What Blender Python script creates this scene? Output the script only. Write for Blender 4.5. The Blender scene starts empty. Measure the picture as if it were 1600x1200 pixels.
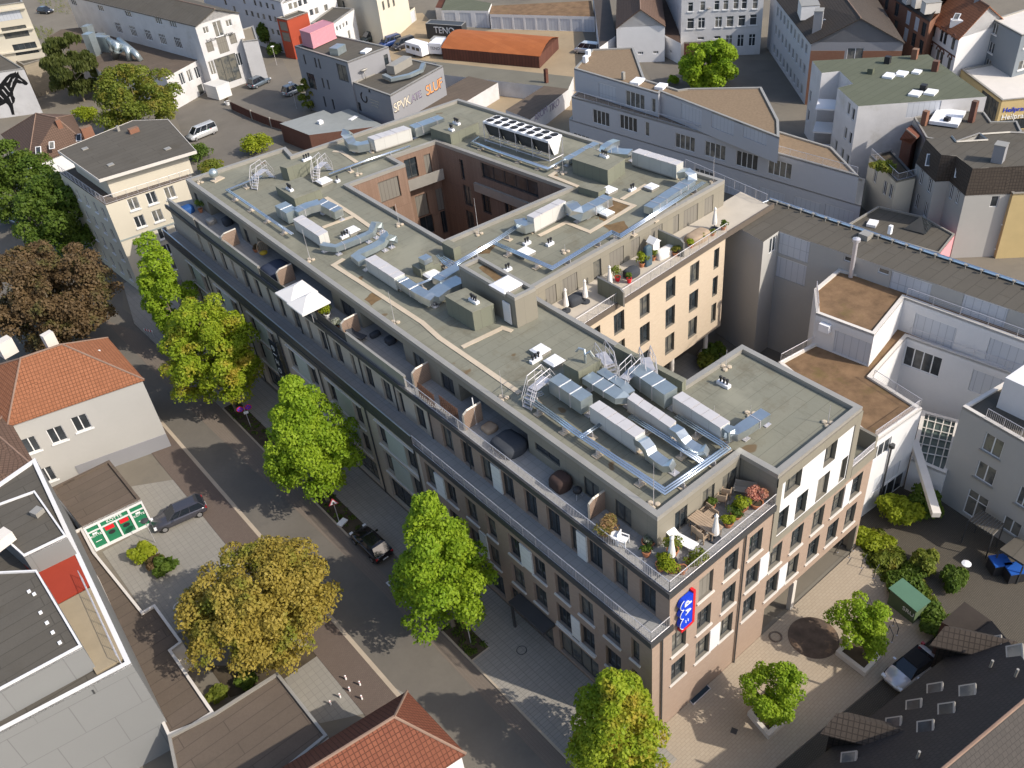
import bpy, math, random
import numpy as np
from mathutils import Vector, Matrix
from mathutils.geometry import tessellate_polygon
R=math.radians
random.seed(7)
S=bpy.context.scene; COL=S.collection
# ---------------------------------------------------------------- camera
CF=1420.03
CM=np.array([[0.7609216443849097,-0.6419664386769541,-0.09421965144805607],[-0.45986455498572576,-0.43114117813236735,-0.776300119532655],[0.4577366515523366,0.6340318415750605,-0.623282264864477]])
CC=np.array([-23.7405,-22.0353,56.2641])
cd=bpy.data.cameras.new('camera'); cam=bpy.data.objects.new('camera',cd); COL.objects.link(cam)
cd.sensor_width=36; cd.lens=CF/1600*36; cd.clip_end=3000; cd.clip_start=.5
mw=Matrix.Identity(4)
for i in range(3):
    mw[i][0]=CM[0][i]; mw[i][1]=-CM[1][i]; mw[i][2]=-CM[2][i]; mw[i][3]=CC[i]
cam.matrix_world=mw; S.camera=cam
# ---------------------------------------------------------------- sky and sun
w=bpy.data.worlds.new('World'); S.world=w; w.use_nodes=True
nt=w.node_tree; bg=nt.nodes['Background']; sky=nt.nodes.new('ShaderNodeTexSky')
sky.sky_type='NISHITA'; sky.sun_disc=False; sky.sun_elevation=R(38); sky.sun_rotation=R(155.7)
nt.links.new(sky.outputs[0],bg.inputs[0]); bg.inputs[1].default_value=.15; sky.dust_density=2.2; sky.air_density=1.0
sl=bpy.data.lights.new('sun','SUN'); sl.energy=3.3; sl.angle=R(.5); sl.color=(1,.92,.80)
so=bpy.data.objects.new('sun',sl); COL.objects.link(so)
so.rotation_euler=Vector((.41*.788,-.912*.788,.616)).to_track_quat('Z','Y').to_euler()
S.view_settings.view_transform='Standard'; S.view_settings.look='None'; S.view_settings.exposure=.5; S.view_settings.gamma=1
try: S.view_settings.use_curve_mapping=False
except Exception: pass
# ---------------------------------------------------------------- measuring helpers: a point of known height seen from the survey camera
def ray(px,py): return CM.T@np.array([(px-800)/CF,(py-600)/CF,1.])
def P(px,py,z=0):
    r=ray(px,py); q=CC+r*((z-CC[2])/r[2]); return (float(q[0]),float(q[1]),z)
def P2(px,py,z=0): return P(px,py,z)[:2]
def PL(px,py,A,B):
    """point on the vertical plane through A,B"""
    n=np.array([B[1]-A[1],A[0]-B[0],0.]); r=ray(px,py)
    t=np.dot(n,np.array([A[0],A[1],0])-CC)/np.dot(n,r); q=CC+r*t
    return tuple(float(v) for v in q)
# ---------------------------------------------------------------- mesh builder
OFF={}
class MB:
    def __init__(s): s.v=[];s.f=[];s.mi=[];s.mats=[];s.cur=0;s.smooth=False
    def mat(s,m):
        if m not in s.mats: s.mats.append(m)
        s.cur=s.mats.index(m); return s
    def face(s,pts):
        n=len(s.v); s.v+= [tuple(p) for p in pts]; s.f.append(tuple(range(n,n+len(pts)))); s.mi.append(s.cur)
    def faces(s,vs,fs):
        n=len(s.v); s.v+=[tuple(p) for p in vs]
        for f in fs: s.f.append(tuple(i+n for i in f)); s.mi.append(s.cur)
    def box(s,x0,y0,z0,x1,y1,z1):
        x0,x1=min(x0,x1),max(x0,x1);y0,y1=min(y0,y1),max(y0,y1);z0,z1=min(z0,z1),max(z0,z1)
        s.faces([(x0,y0,z0),(x1,y0,z0),(x1,y1,z0),(x0,y1,z0),(x0,y0,z1),(x1,y0,z1),(x1,y1,z1),(x0,y1,z1)],
          [(0,3,2,1),(4,5,6,7),(0,1,5,4),(1,2,6,5),(2,3,7,6),(3,0,4,7)])
        return s
    def obox(s,c,d,rz=0,tilt=None):
        m=Matrix.Rotation(rz,3,'Z')
        if tilt: m=m@Matrix.Rotation(tilt[0],3,tilt[1])
        vs=[]
        for sz in(-.5,.5):
            for sx,sy in((-.5,-.5),(.5,-.5),(.5,.5),(-.5,.5)):
                q=m@Vector((sx*d[0],sy*d[1],sz*d[2])); vs.append((c[0]+q[0],c[1]+q[1],c[2]+q[2]))
        s.faces(vs,[(0,3,2,1),(4,5,6,7),(0,1,5,4),(1,2,6,5),(2,3,7,6),(3,0,4,7)]); return s
    def prism(s,poly,z0,z1,top=True,bot=False,holes=None):
        poly=ccw(poly); n=len(poly)
        for i in range(n):
            a,b=poly[i],poly[(i+1)%n]
            s.face([(a[0],a[1],z0),(b[0],b[1],z0),(b[0],b[1],z1),(a[0],a[1],z1)])
        for h in holes or []:
            h=ccw(h)[::-1]
            for i in range(len(h)):
                a,b=h[i],h[(i+1)%len(h)]
                s.face([(a[0],a[1],z0),(b[0],b[1],z0),(b[0],b[1],z1),(a[0],a[1],z1)])
        if top: s.cap(poly,z1,holes)
        if bot: s.cap(poly,z0,holes,True)
        return s
    def cap(s,poly,z,holes=None,flip=False):
        L=[[Vector((p[0],p[1],0)) for p in poly]]+[[Vector((p[0],p[1],0)) for p in h] for h in (holes or [])]
        flat=[p for l in L for p in l]
        for t in tessellate_polygon(L):
            a,b,c=[flat[i] for i in t]
            up=(b-a).cross(c-a).z>0
            if up==flip: a,c=c,a
            s.face([(a.x,a.y,z),(b.x,b.y,z),(c.x,c.y,z)])
        return s
    def tube(s,path,r,n=8,cap=True,r2=None):
        path=[Vector(p) for p in path]; base=len(s.v); N=len(path)
        up=Vector((0,0,1))
        prev=None
        for i,p in enumerate(path):
            d=(path[min(i+1,N-1)]-path[max(i-1,0)]).normalized()
            if prev is None:
                a=d.cross(up) if abs(d.z)<.95 else d.cross(Vector((1,0,0)))
            else: a=prev-d*prev.dot(d)
            a.normalize(); prev=a; b=d.cross(a)
            rr=r if r2 is None else r+(r2-r)*i/(N-1)
            k=1
            if 0<i<N-1:
                c=(path[i]-path[i-1]).normalized().dot((path[i+1]-path[i]).normalized()); k=1/max(.5,math.sqrt((1+c)/2))
            for j in range(n):
                t=2*math.pi*j/n; q=p+a*math.cos(t)*rr*k+b*math.sin(t)*rr*k; s.v.append(tuple(q))
        for i in range(N-1):
            for j in range(n):
                s.f.append((base+i*n+j,base+i*n+(j+1)%n,base+(i+1)*n+(j+1)%n,base+(i+1)*n+j)); s.mi.append(s.cur)
        if cap:
            s.f.append(tuple(base+j for j in range(n))[::-1]); s.mi.append(s.cur)
            s.f.append(tuple(base+(N-1)*n+j for j in range(n))); s.mi.append(s.cur)
        return s
    def bar(s,a,b,w): return s.tube([a,b],w*.7,4)
    def lathe(s,c,prof,n=16,sx=1,sy=1):
        base=len(s.v)
        for r,z in prof:
            for j in range(n):
                t=2*math.pi*j/n; s.v.append((c[0]+r*sx*math.cos(t),c[1]+r*sy*math.sin(t),c[2]+z))
        for i in range(len(prof)-1):
            for j in range(n):
                s.f.append((base+i*n+j,base+i*n+(j+1)%n,base+(i+1)*n+(j+1)%n,base+(i+1)*n+j)); s.mi.append(s.cur)
        s.f.append(tuple(base+j for j in range(n))[::-1]); s.mi.append(s.cur)
        s.f.append(tuple(base+(len(prof)-1)*n+j for j in range(n))); s.mi.append(s.cur)
        return s
    def duct(s,path,w,h):
        """rectangular sheet-metal duct swept along a path; w across, h in the local up direction"""
        path=[Vector(p) for p in path]; N=len(path); base=len(s.v)
        for i,p in enumerate(path):
            d=(path[min(i+1,N-1)]-path[max(i-1,0)]).normalized()
            hd=Vector((d.x,d.y,0))
            if hd.length<.2:
                hd=(path[-1]-path[0]); hd.z=0
            side=hd.cross(Vector((0,0,1))).normalized(); up=side.cross(d).normalized()
            for a,b in((-.5,-.5),(.5,-.5),(.5,.5),(-.5,.5)): s.v.append(tuple(p+side*a*w+up*b*h))
        for i in range(N-1):
            for j in range(4):
                s.f.append((base+i*4+j,base+i*4+(j+1)%4,base+(i+1)*4+(j+1)%4,base+(i+1)*4+j)); s.mi.append(s.cur)
        s.f.append((base,base+1,base+2,base+3)[::-1]); s.mi.append(s.cur)
        e=base+(N-1)*4; s.f.append((e,e+1,e+2,e+3)); s.mi.append(s.cur)
        return s
    def mesh(s,name,mat=None,off=(0,0,0)):
        me=bpy.data.meshes.new(name)
        me.from_pydata([(v[0]-off[0],v[1]-off[1],v[2]-off[2]) for v in s.v],[],s.f)
        ms=s.mats or [mat]
        for m in ms: me.materials.append(m)
        if s.mats: me.polygons.foreach_set('material_index',s.mi)
        if s.smooth:
            me.polygons.foreach_set('use_smooth',[True]*len(s.f))
        me.update()
        return me
    def build(s,name,mat=None,parent=None,loc=None):
        off=OFF.get(parent.name,(0,0,0)) if parent else (loc or (0,0,0))
        if parent is None and loc is None and s.v:
            a=np.array(s.v); off=((a[:,0].min()+a[:,0].max())/2,(a[:,1].min()+a[:,1].max())/2,a[:,2].min()); off=tuple(float(t) for t in off)
        me=s.mesh(name,mat,off)
        o=bpy.data.objects.new(name,me); COL.objects.link(o)
        if parent: o.parent=parent
        else: o.location=off
        OFF[o.name]=off
        return o
def ccw(poly):
    a=sum(poly[i][0]*poly[(i+1)%len(poly)][1]-poly[(i+1)%len(poly)][0]*poly[i][1] for i in range(len(poly)))
    return list(poly) if a>0 else list(poly)[::-1]
def tag(o,label,cat,group=None):
    o['label']=label; o['category']=cat
    if group: o['group']=group
    return o
def thing(name,label,cat,loc=(0,0,0),group=None,rz=0):
    o=bpy.data.objects.new(name,None); COL.objects.link(o); o.location=loc; o.rotation_euler=(0,0,rz); o.empty_display_size=.3
    OFF[o.name]=tuple(loc); return tag(o,label,cat,group)
def proto(name,label,cat,group=None): return thing(name,label,cat,(0,0,0),group)
def struct(o): o['kind']='structure'; return o
def copy_tree(o,parent=None):
    c=o.copy(); COL.objects.link(c)
    if parent: c.parent=parent
    for ch in o.children: copy_tree(ch,c)
    return c
def place(o,loc,rz=0,s=1,label=None):
    o.location=loc; o.rotation_euler=(0,0,rz); o.scale=(s,s,s) if not isinstance(s,tuple) else s
    if label: o['label']=label
    return o
# ---------------------------------------------------------------- materials
MT={}
def newmat(name):
    m=bpy.data.materials.new(name); m.use_nodes=True; n=m.node_tree; b=n.nodes['Principled BSDF']; return m,n,b
def N(n,t,**k):
    o=n.nodes.new(t)
    for a,b in k.items():
        if a in o.inputs: o.inputs[a].default_value=b
        else: setattr(o,a,b)
    return o
def coords(n,vert=False):
    tc=N(n,'ShaderNodeNewGeometry')
    if not vert: return tc.outputs['Position']
    cr=N(n,'ShaderNodeVectorMath',operation='CROSS_PRODUCT'); cr.inputs[0].default_value=(0,0,1)
    n.links.new(tc.outputs['True Normal'],cr.inputs[1])
    nm=N(n,'ShaderNodeVectorMath',operation='NORMALIZE'); n.links.new(cr.outputs[0],nm.inputs[0])
    d=N(n,'ShaderNodeVectorMath',operation='DOT_PRODUCT'); n.links.new(nm.outputs[0],d.inputs[0]); n.links.new(tc.outputs['Position'],d.inputs[1])
    # second axis: up the slope
    c2=N(n,'ShaderNodeVectorMath',operation='CROSS_PRODUCT'); n.links.new(tc.outputs['True Normal'],c2.inputs[0]); n.links.new(nm.outputs[0],c2.inputs[1])
    d2=N(n,'ShaderNodeVectorMath',operation='DOT_PRODUCT'); n.links.new(c2.outputs[0],d2.inputs[0]); n.links.new(tc.outputs['Position'],d2.inputs[1])
    cb=N(n,'ShaderNodeCombineXYZ'); n.links.new(d.outputs['Value'],cb.inputs[0]); n.links.new(d2.outputs['Value'],cb.inputs[1])
    return cb.outputs[0]
def mixc(n,fac,a,b):
    m=N(n,'ShaderNodeMix',data_type='RGBA')
    for s,v in((0,fac),(6,a),(7,b)):
        if hasattr(v,'is_output'): n.links.new(v,m.inputs[s])
        else: m.inputs[s].default_value=(*v,1) if isinstance(v,tuple) and len(v)==3 else v
    return m.outputs[2]
def ramp(n,src,a,b,lo=0.,hi=1.):
    r=N(n,'ShaderNodeMapRange'); n.links.new(src,r.inputs[0]); r.inputs[1].default_value=lo; r.inputs[2].default_value=hi; r.inputs[3].default_value=a; r.inputs[4].default_value=b; return r.outputs[0]
def noise(n,co,scale,det=4,rough=.6):
    x=N(n,'ShaderNodeTexNoise',Scale=scale,Detail=det,Roughness=rough); n.links.new(co,x.inputs['Vector']); return x.outputs[0]
def bump(n,b,h,st=.3,d=.02):
    x=N(n,'ShaderNodeBump',Strength=st,Distance=d); n.links.new(h,x.inputs['Height']); n.links.new(x.outputs[0],b.inputs['Normal'])
def dim(c,k): return tuple(v*k for v in c)
def plain(name,c,rough=.8,metal=0,var=.12,scale=.8,stain=None,spec=.3):
    """painted or rendered surface with blotches and grain"""
    if name in MT: return MT[name]
    m,n,b=newmat(name); co=coords(n)
    col=mixc(n,ramp(n,noise(n,co,scale),0,1,.3,.7),dim(c,1-var),dim(c,1+var*.6))
    col=mixc(n,ramp(n,noise(n,co,scale*14,3),0,.35,.35,.75),col,dim(c,1-var*1.4))
    if stain: col=mixc(n,ramp(n,noise(n,co,.35,5,.7),0,.75,.55,.72),col,stain)
    n.links.new(col,b.inputs['Base Color']); b.inputs['Roughness'].default_value=rough; b.inputs['Metallic'].default_value=metal
    b.inputs['Specular IOR Level'].default_value=spec
    MT[name]=m; return m
def bricks(name,c,c2,mortar,bw=.24,bh=.07,ms=.012,rough=.9,var=.1,vert=True,offset=.5,bmp=.3,stain=None,rot=0,sc=.5,puddle=False):
    if name in MT: return MT[name]
    m,n,b=newmat(name); co=coords(n,vert)
    if rot:
        mp=N(n,'ShaderNodeMapping'); mp.inputs['Rotation'].default_value=(0,0,rot); n.links.new(co,mp.inputs[0]); co=mp.outputs[0]
    t=N(n,'ShaderNodeTexBrick',offset=offset); n.links.new(co,t.inputs['Vector'])
    for k,v in(('Color1',(*c,1)),('Color2',(*c2,1)),('Mortar',(*mortar,1)),('Scale',1),('Mortar Size',ms),('Brick Width',bw),('Row Height',bh),('Bias',0)): t.inputs[k].default_value=v
    g=coords(n)
    col=mixc(n,ramp(n,noise(n,g,sc,5),.0,.6,.3,.75),t.outputs[0],dim(c,1-var*2.2))
    col=mixc(n,ramp(n,noise(n,g,9,4),.0,.35,.4,.75),col,dim(c,1-var*3))
    if stain: col=mixc(n,ramp(n,noise(n,g,.28,6,.7),0,.8,.56,.7),col,stain)
    if puddle:
        mp=N(n,'ShaderNodeMapping'); mp.inputs['Scale'].default_value=(1.6,.35,1); n.links.new(g,mp.inputs[0])
        col=mixc(n,ramp(n,noise(n,mp.outputs[0],.9,6,.75),0,.55,.54,.66),col,dim(c,.62))
        col=mixc(n,ramp(n,noise(n,g,.12,5,.6),0,.6,.55,.62),col,dim(c,1.22))
        col=mixc(n,ramp(n,noise(n,g,.55,2,.4),0,.9,.715,.74),col,(.13,.09,.05))
    n.links.new(col,b.inputs['Base Color']); b.inputs['Roughness'].default_value=rough; b.inputs['Specular IOR Level'].default_value=.25
    if bmp: bump(n,b,t.outputs['Fac'],-bmp if False else bmp,.01)
    MT[name]=m; return m
def metal(name,c,rough=.35,met=.9,var=.15,sc=1.2):
    if name in MT: return MT[name]
    m=plain(name,c,rough,met,var,sc,spec=.5); return m
def glass(name,c=(.02,.028,.035),cur=(.30,.30,.27),fac=.45,rough=.06):
    if name in MT: return MT[name]
    m,n,b=newmat(name); oi=N(n,'ShaderNodeObjectInfo'); co=coords(n)
    x=mixc(n,ramp(n,oi.outputs['Random'],0,1,1-fac,1-fac+.05),c,dim(cur,.35))
    x=mixc(n,ramp(n,noise(n,co,.9,3),0,.8,.45,.6),x,dim(c,1.8))
    n.links.new(x,b.inputs['Base Color']); b.inputs['Roughness'].default_value=rough; b.inputs['Specular IOR Level'].default_value=.6
    MT[name]=m; return m
def leafmat(name,c1,c2,c3=None,tr=.45):
    if name in MT: return MT[name]
    m,n,b=newmat(name); co=coords(n)
    at=N(n,'ShaderNodeAttribute'); at.attribute_name='tint'
    col=mixc(n,at.outputs['Fac'],c1,c2)
    if c3: col=mixc(n,ramp(n,noise(n,co,.45,3),0,1,.52,.68),col,c3)
    n.links.new(col,b.inputs['Base Color']); b.inputs['Roughness'].default_value=.6; b.inputs['Specular IOR Level'].default_value=.25
    t=N(n,'ShaderNodeBsdfTranslucent'); n.links.new(col,t.inputs[0])
    mx=N(n,'ShaderNodeMixShader'); mx.inputs[0].default_value=tr
    n.links.new(b.outputs[0],mx.inputs[1]); n.links.new(t.outputs[0],mx.inputs[2])
    n.links.new(mx.outputs[0],n.nodes['Material Output'].inputs[0])
    MT[name]=m; return m
def tiles(name,c,c2,bw=.3,bh=.35,rough=.85,rot=0):
    return bricks(name,c,c2,dim(c,.35),bw,bh,.03,rough,.13,True,0,.8,None,rot)
# palette
M_brick=bricks('salmon_brick',(.36,.262,.20),(.30,.21,.16),(.30,.25,.21),.28,.08,.012,var=.05)
M_brickc=bricks('cream_brick',(.56,.46,.345),(.49,.39,.29),(.46,.39,.31),.28,.08,.012,var=.04)
M_bricks=bricks('sand_brick',(.52,.44,.35),(.46,.385,.305),(.42,.37,.3),.28,.08,.012,var=.05)
M_clad=bricks('taupe_cladding',(.235,.215,.175),(.245,.225,.18),(.17,.155,.13),1.2,3.1,.015,.55,.03,True,0,.1)
M_cope=metal('coping_metal',(.36,.34,.305),.5,.35,.08)
M_roof=bricks('bitumen_roof',(.215,.21,.165),(.195,.195,.155),(.12,.12,.095),9,1.0,.02,.9,.09,False,.4,.15,stain=(.135,.12,.085),puddle=True)
M_hut=bricks('hut_cladding',(.19,.195,.15),(.175,.182,.14),(.12,.12,.095),.95,6,.02,.9,.06,True,0,.1)
M_slab=plain('walkway_slab',(.50,.42,.32),.9,0,.1)
M_fascia=plain('dark_fascia',(.075,.075,.078),.5,.3,.08)
M_frame=plain('dark_frame',(.07,.072,.075),.45,.3,.05)
M_wframe=plain('white_frame',(.72,.72,.72),.5,0,.03)
M_glass=glass('window_glass',(.022,.028,.033),(.42,.40,.34),.5)
M_glassw=glass('curtained_glass',(.03,.035,.04),(.55,.52,.45),.6,.12)
M_shut=bricks('shutter_slats',(.20,.185,.16),(.20,.185,.16),(.10,.095,.08),.42,4,.03,.6,.03,True,0,.2)
M_shutw=bricks('white_shutter',(.52,.54,.58),(.5,.52,.56),(.30,.32,.36),.62,4,.03,.5,.03,True,0,.2)
M_white=plain('white_render',(.66,.655,.66),.85,0,.06,.3)
M_whiteb=bricks('white_boarding',(.70,.69,.66),(.67,.66,.63),(.5,.49,.46),3,.5,.02,.7,.03)
M_sill=plain('pale_sill',(.62,.58,.53),.7,0,.06)
M_pav=bricks('terrace_paving',(.30,.295,.285),(.27,.265,.26),(.2,.2,.19),.6,.6,.02,.85,.07,False,0,.2)
M_wood=bricks('cedar_boards',(.31,.205,.15),(.24,.155,.11),(.08,.055,.045),.12,4,.012,.75,.14,True,0,.5,sc=1.4)
M_zinc=metal('galvanised_sheet',(.55,.60,.62),.28,.85,.12)
M_zincd=metal('duct_sheet',(.42,.48,.50),.35,.7,.12)
M_ahu=bricks('unit_panels',(.56,.55,.52),(.53,.52,.49),(.36,.35,.33),1.5,5,.02,.5,.06,True,0,.15)
M_pipe=metal('insulated_pipe',(.62,.68,.74),.22,.9,.08)
M_galv=metal('galvanised_steel',(.60,.58,.60),.45,.5,.08)
M_black=plain('black_plastic',(.025,.025,.028),.5,0,.05)
M_dome=plain('acrylic_dome',(.78,.78,.80),.25,0,.04)
M_asph=plain('asphalt',(.15,.135,.115),.95,0,.13,.25,stain=(.115,.105,.092))
M_sun_pav=None
# ---------------------------------------------------------------- ground
def sheet(name,poly,z,mat,h=None):
    mb=MB().mat(mat)
    if h: mb.prism(poly,z-h,z)
    else: mb.cap(ccw(poly),z)
    return struct(mb.build(name,mat))
def pz(*pts,z=0): return [P2(px,py,z) for px,py in pts]
M_ground=plain('yard_ground',(.175,.155,.125),.95,0,.14,.12,stain=(.13,.118,.10))
M_lane=bricks('gutter_lane',(.20,.165,.135),(.185,.15,.125),(.12,.1,.08),.22,.11,.01,.95,.08,False,0,.2)
M_bpav=bricks('brown_clinker',(.155,.118,.098),(.135,.102,.085),(.08,.07,.06),.22,.11,.01,.95,.10,False,.5,.3)
M_side=bricks('sidewalk_pavers',(.33,.305,.27),(.29,.27,.24),(.19,.175,.155),.6,.28,.02,.92,.08,False,0,.3,rot=0)
M_plaza=bricks('plaza_pavers',(.40,.335,.255),(.37,.305,.23),(.27,.22,.17),.42,.21,.015,.92,.06,False,.5,.2)
M_kerb=plain('kerb_stone',(.42,.35,.27),.9,0,.1)
M_soil=plain('soil_bed',(.075,.058,.038),1,0,.3,1.2,stain=(.05,.07,.02))
M_yard=bricks('yard_slabs',(.27,.255,.225),(.25,.235,.21),(.19,.18,.16),.5,.5,.02,.92,.08,False,0,.2)
M_sand=plain('sandy_yard',(.33,.255,.165),.95,0,.14,.2,stain=(.25,.2,.13))
M_lawn=plain('lawn_ground',(.10,.13,.03),1,0,.3,1.5,stain=(.14,.10,.05))
M_cobble=bricks('dark_cobbles',(.115,.10,.08),(.095,.082,.066),(.05,.045,.035),.16,.12,.02,.95,.12,False,.5,.4)
M_line=plain('road_paint',(.6,.6,.58),.7,0,.1)
g=MB().mat(M_ground); g.box(-700,-500,-1.5,900,1400,0); struct(g.build('ground',M_ground))
sheet('street',[(-10.5,-80),(-5.2,-80),(-5.2,62),(-5.9,74),(-5.4,80),(-2.5,88),(4,104),(-6,110),(-12,100),(-11.6,84),(-10.9,70),(-10.6,50)],.004,M_asph)
sheet('cross_street',pz((0,330),(60,345),(160,460),(245,520),(230,600),(190,560),(120,500),(-60,480),(-60,340)),.008,M_asph)
sheet('gutter_lane',[(-6.75,-60),(-5.2,-60),(-5.2,62),(-5.9,74),(-7.9,80),(-7.6,56),(-7.1,42),(-6.3,24)],.012,M_lane)
mb=MB().mat(M_kerb); mb.box(-10.75,-60,.0,-10.42,74,.03); struct(mb.build('kerb_strip',M_kerb))
sheet('left_sidewalk',[(-13.2,-60),(-10.75,-60),(-10.75,74),(-13.2,74)],.05,M_bpav,.05)
# right sidewalk with the bays left out
sw=[(-5.2,-30),(-3.45,-30),(-3.45,-2.0),(-.3,-2.0),(-.3,-.05),(0,-.05),(0,84),(-2.2,84),(-5.4,76),(-5.2,60),(-5.2,37),(-3.45,37),(-3.45,52.6),(-5.2,52.6)]
sheet('sidewalk',[(-3.45,-2.2),(0,-2.2),(0,86),(-3.1,86),(-5.6,76),(-5.2,60),(-5.2,53.6),(-3.45,53.6)],.1,M_side,.1)
sheet('sidewalk_corner',[(-5.05,-30),(-3.45,-30),(-3.45,12.9),(-5.05,12.9)],.1,M_side,.1)
mb=MB().mat(M_kerb); mb.box(-5.2,-30,0,-5.05,12.9,.11); mb.box(-5.2,16.6,0,-5.05,17.2,.11)
for a,b in((12.9,16.6),(29.5,36.6),(44.5,53.6)):
    mb.box(-5.2,a,0,-5.05,b,.11); mb.box(-5.05,a-.12,0,-3.45,a,.11); mb.box(-5.05,b,0,-3.45,b+.12,.11)
struct(mb.build('kerb',M_kerb))
for i,(a,b) in enumerate(((12.9,16.6),(29.5,36.6),(44.5,53.6))):
    sheet('planting_bed',[(-5.05,a),(-3.45,a),(-3.45,b),(-5.05,b)],.09,M_soil)
sheet('parking_bay',[(-5.2,16.72),(-3.45,16.72),(-3.45,29.38),(-5.2,29.38)],.016,M_asph)
sheet('parking_bay',[(-5.2,36.72),(-3.45,36.72),(-3.45,44.38),(-5.2,44.38)],.016,M_asph)
mb=MB().mat(M_line)
for y in(23.2,): mb.box(-5.5,y,.02,-3.6,y+.12,.024); mb.box(-5.62,y-1.2,.02,-5.5,y+.12,.024)
for y in(18.2,19.9,21.2,): mb.box(-5.62,y,.02,-5.5,y+.8,.024)
struct(mb.build('road_marking',M_line))
pl=[(-.3,-.02),(23,-.02),(21.3,-4.2),(20.9,-7.9),(3.4,-6.9),(-.4,-4.6)]
sheet('plaza',[(0,-.02),(23.2,-.02),(22.0,-2.6),(20.4,-6.2),(19.9,-8.3),(3.4,-6.7),(-3.45,-6.4),(-3.45,-2.2),(0,-2.2)],.1,M_plaza,.1)
sheet('access_lane',[(-3.4,-6.45),(3.4,-6.75),(19.9,-8.35),(40,-12),(40,-30),(-3.4,-20)],.02,M_cobble)
sheet('garden_yard',[(23.4,0),(24.5,8),(33,9),(48,2),(48,-14),(20.4,-8.6),(20.6,-6.2),(22.2,-2.6)],.03,M_cobble)
sheet('lawn',pz((1341,838),(1375,826),(1395,850),(1440,905),(1475,960),(1480,985),(1395,925),(1352,878),z=.05),.05,M_lawn)
# west yard and its beds
sheet('shop_forecourt',pz((196,848),(230,800),(205,760),(300,745),(390,850),(520,985),(470,1020),(330,940),z=.02),.02,M_yard)
sheet('shop_forecourt',pz((160,862),(235,822),(262,842),(330,905),(300,980),(255,1000),z=.03),.03,M_yard)
sheet('yard_soil',pz((205,755),(262,722),(325,770),(300,800),(236,822),(222,785),z=.014),.014,M_ground)
sheet('tree_bed',pz((325,1040),(400,1040),(512,995),(520,1010),(445,1060),(360,1090),z=.02),.02,M_soil)
sheet('driveway',pz((445,1060),(520,1008),(556,1040),(635,1085),(640,1100),(500,1130),(470,1110),z=.024),.024,M_yard)
# inner yards north of the block
sheet('car_park',pz((270,170),(330,150),(420,165),(440,205),(440,260),(330,270),(300,250),z=.02),.02,M_asph)
sheet('street_court',pz((335,165),(400,110),(440,90),(470,150),(480,215),(440,205),z=.024),.024,M_asph)
sheet('sandy_yard',pz((520,30),(660,20),(700,60),(900,20),(935,120),(890,165),(880,235),(820,195),(700,125),(600,90),z=.02),.02,M_sand)
sheet('roof_yard',pz((690,160),(720,118),(905,120),(893,235),(800,200),z=.03),.03,M_sand)
sheet('side_yard',pz((1000,95),(1070,90),(1230,95),(1260,150),(1225,165),(1140,140),(1080,150),(1020,130),z=.02),.02,M_asph)
sheet('courtyard_floor',[(15,38),(28,38),(27,57),(15,56)],.05,M_yard)
sheet('passage_court',[(14,10),(32,9.9),(33.5,22),(33,26),(14,26)],.05,M_yard)
# ---------------------------------------------------------------- walls with openings
def wallface(mb,A,B,z0,z1,holes,mat,reveal=.18,rmat=None):
    L=math.hypot(B[0]-A[0],B[1]-A[1]); dx,dy=(B[0]-A[0])/L,(B[1]-A[1])/L; nx,ny=dy,-dx
    hs=[(max(.02,h[0]),min(L-.02,h[1]),max(z0,h[2]),min(z1,h[3])) for h in holes]; hs=[h for h in hs if h[1]-h[0]>.05 and h[3]-h[2]>.05]
    us=sorted({0,L,*[h[0] for h in hs],*[h[1] for h in hs]}); zs=sorted({z0,z1,*[h[2] for h in hs],*[h[3] for h in hs]})
    pt=lambda u,z,d=0:(A[0]+dx*u-nx*d,A[1]+dy*u-ny*d,z)
    mb.mat(mat)
    for j in range(len(zs)-1):
        zc=(zs[j]+zs[j+1])/2; run=None
        for i in range(len(us)-1):
            uc=(us[i]+us[i+1])/2
            hole=any(h[0]<uc<h[1] and h[2]<zc<h[3] for h in hs)
            if hole:
                if run is not None: mb.face([pt(run,zs[j]),pt(us[i],zs[j]),pt(us[i],zs[j+1]),pt(run,zs[j+1])]); run=None
            elif run is None: run=us[i]
        if run is not None: mb.face([pt(run,zs[j]),pt(L,zs[j]),pt(L,zs[j+1]),pt(run,zs[j+1])])
    if rmat: mb.mat(rmat)
    for u0,u1,a,b in hs:
        d=reveal
        mb.face([pt(u0,a),pt(u0,a,d),pt(u0,b,d),pt(u0,b)][::-1]); mb.face([pt(u1,a),pt(u1,a,d),pt(u1,b,d),pt(u1,b)])
        mb.face([pt(u0,a),pt(u1,a),pt(u1,a,d),pt(u0,a,d)]); mb.face([pt(u0,b),pt(u1,b),pt(u1,b,d),pt(u0,b,d)][::-1])
    mb.mat(mat)
WC={}
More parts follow.
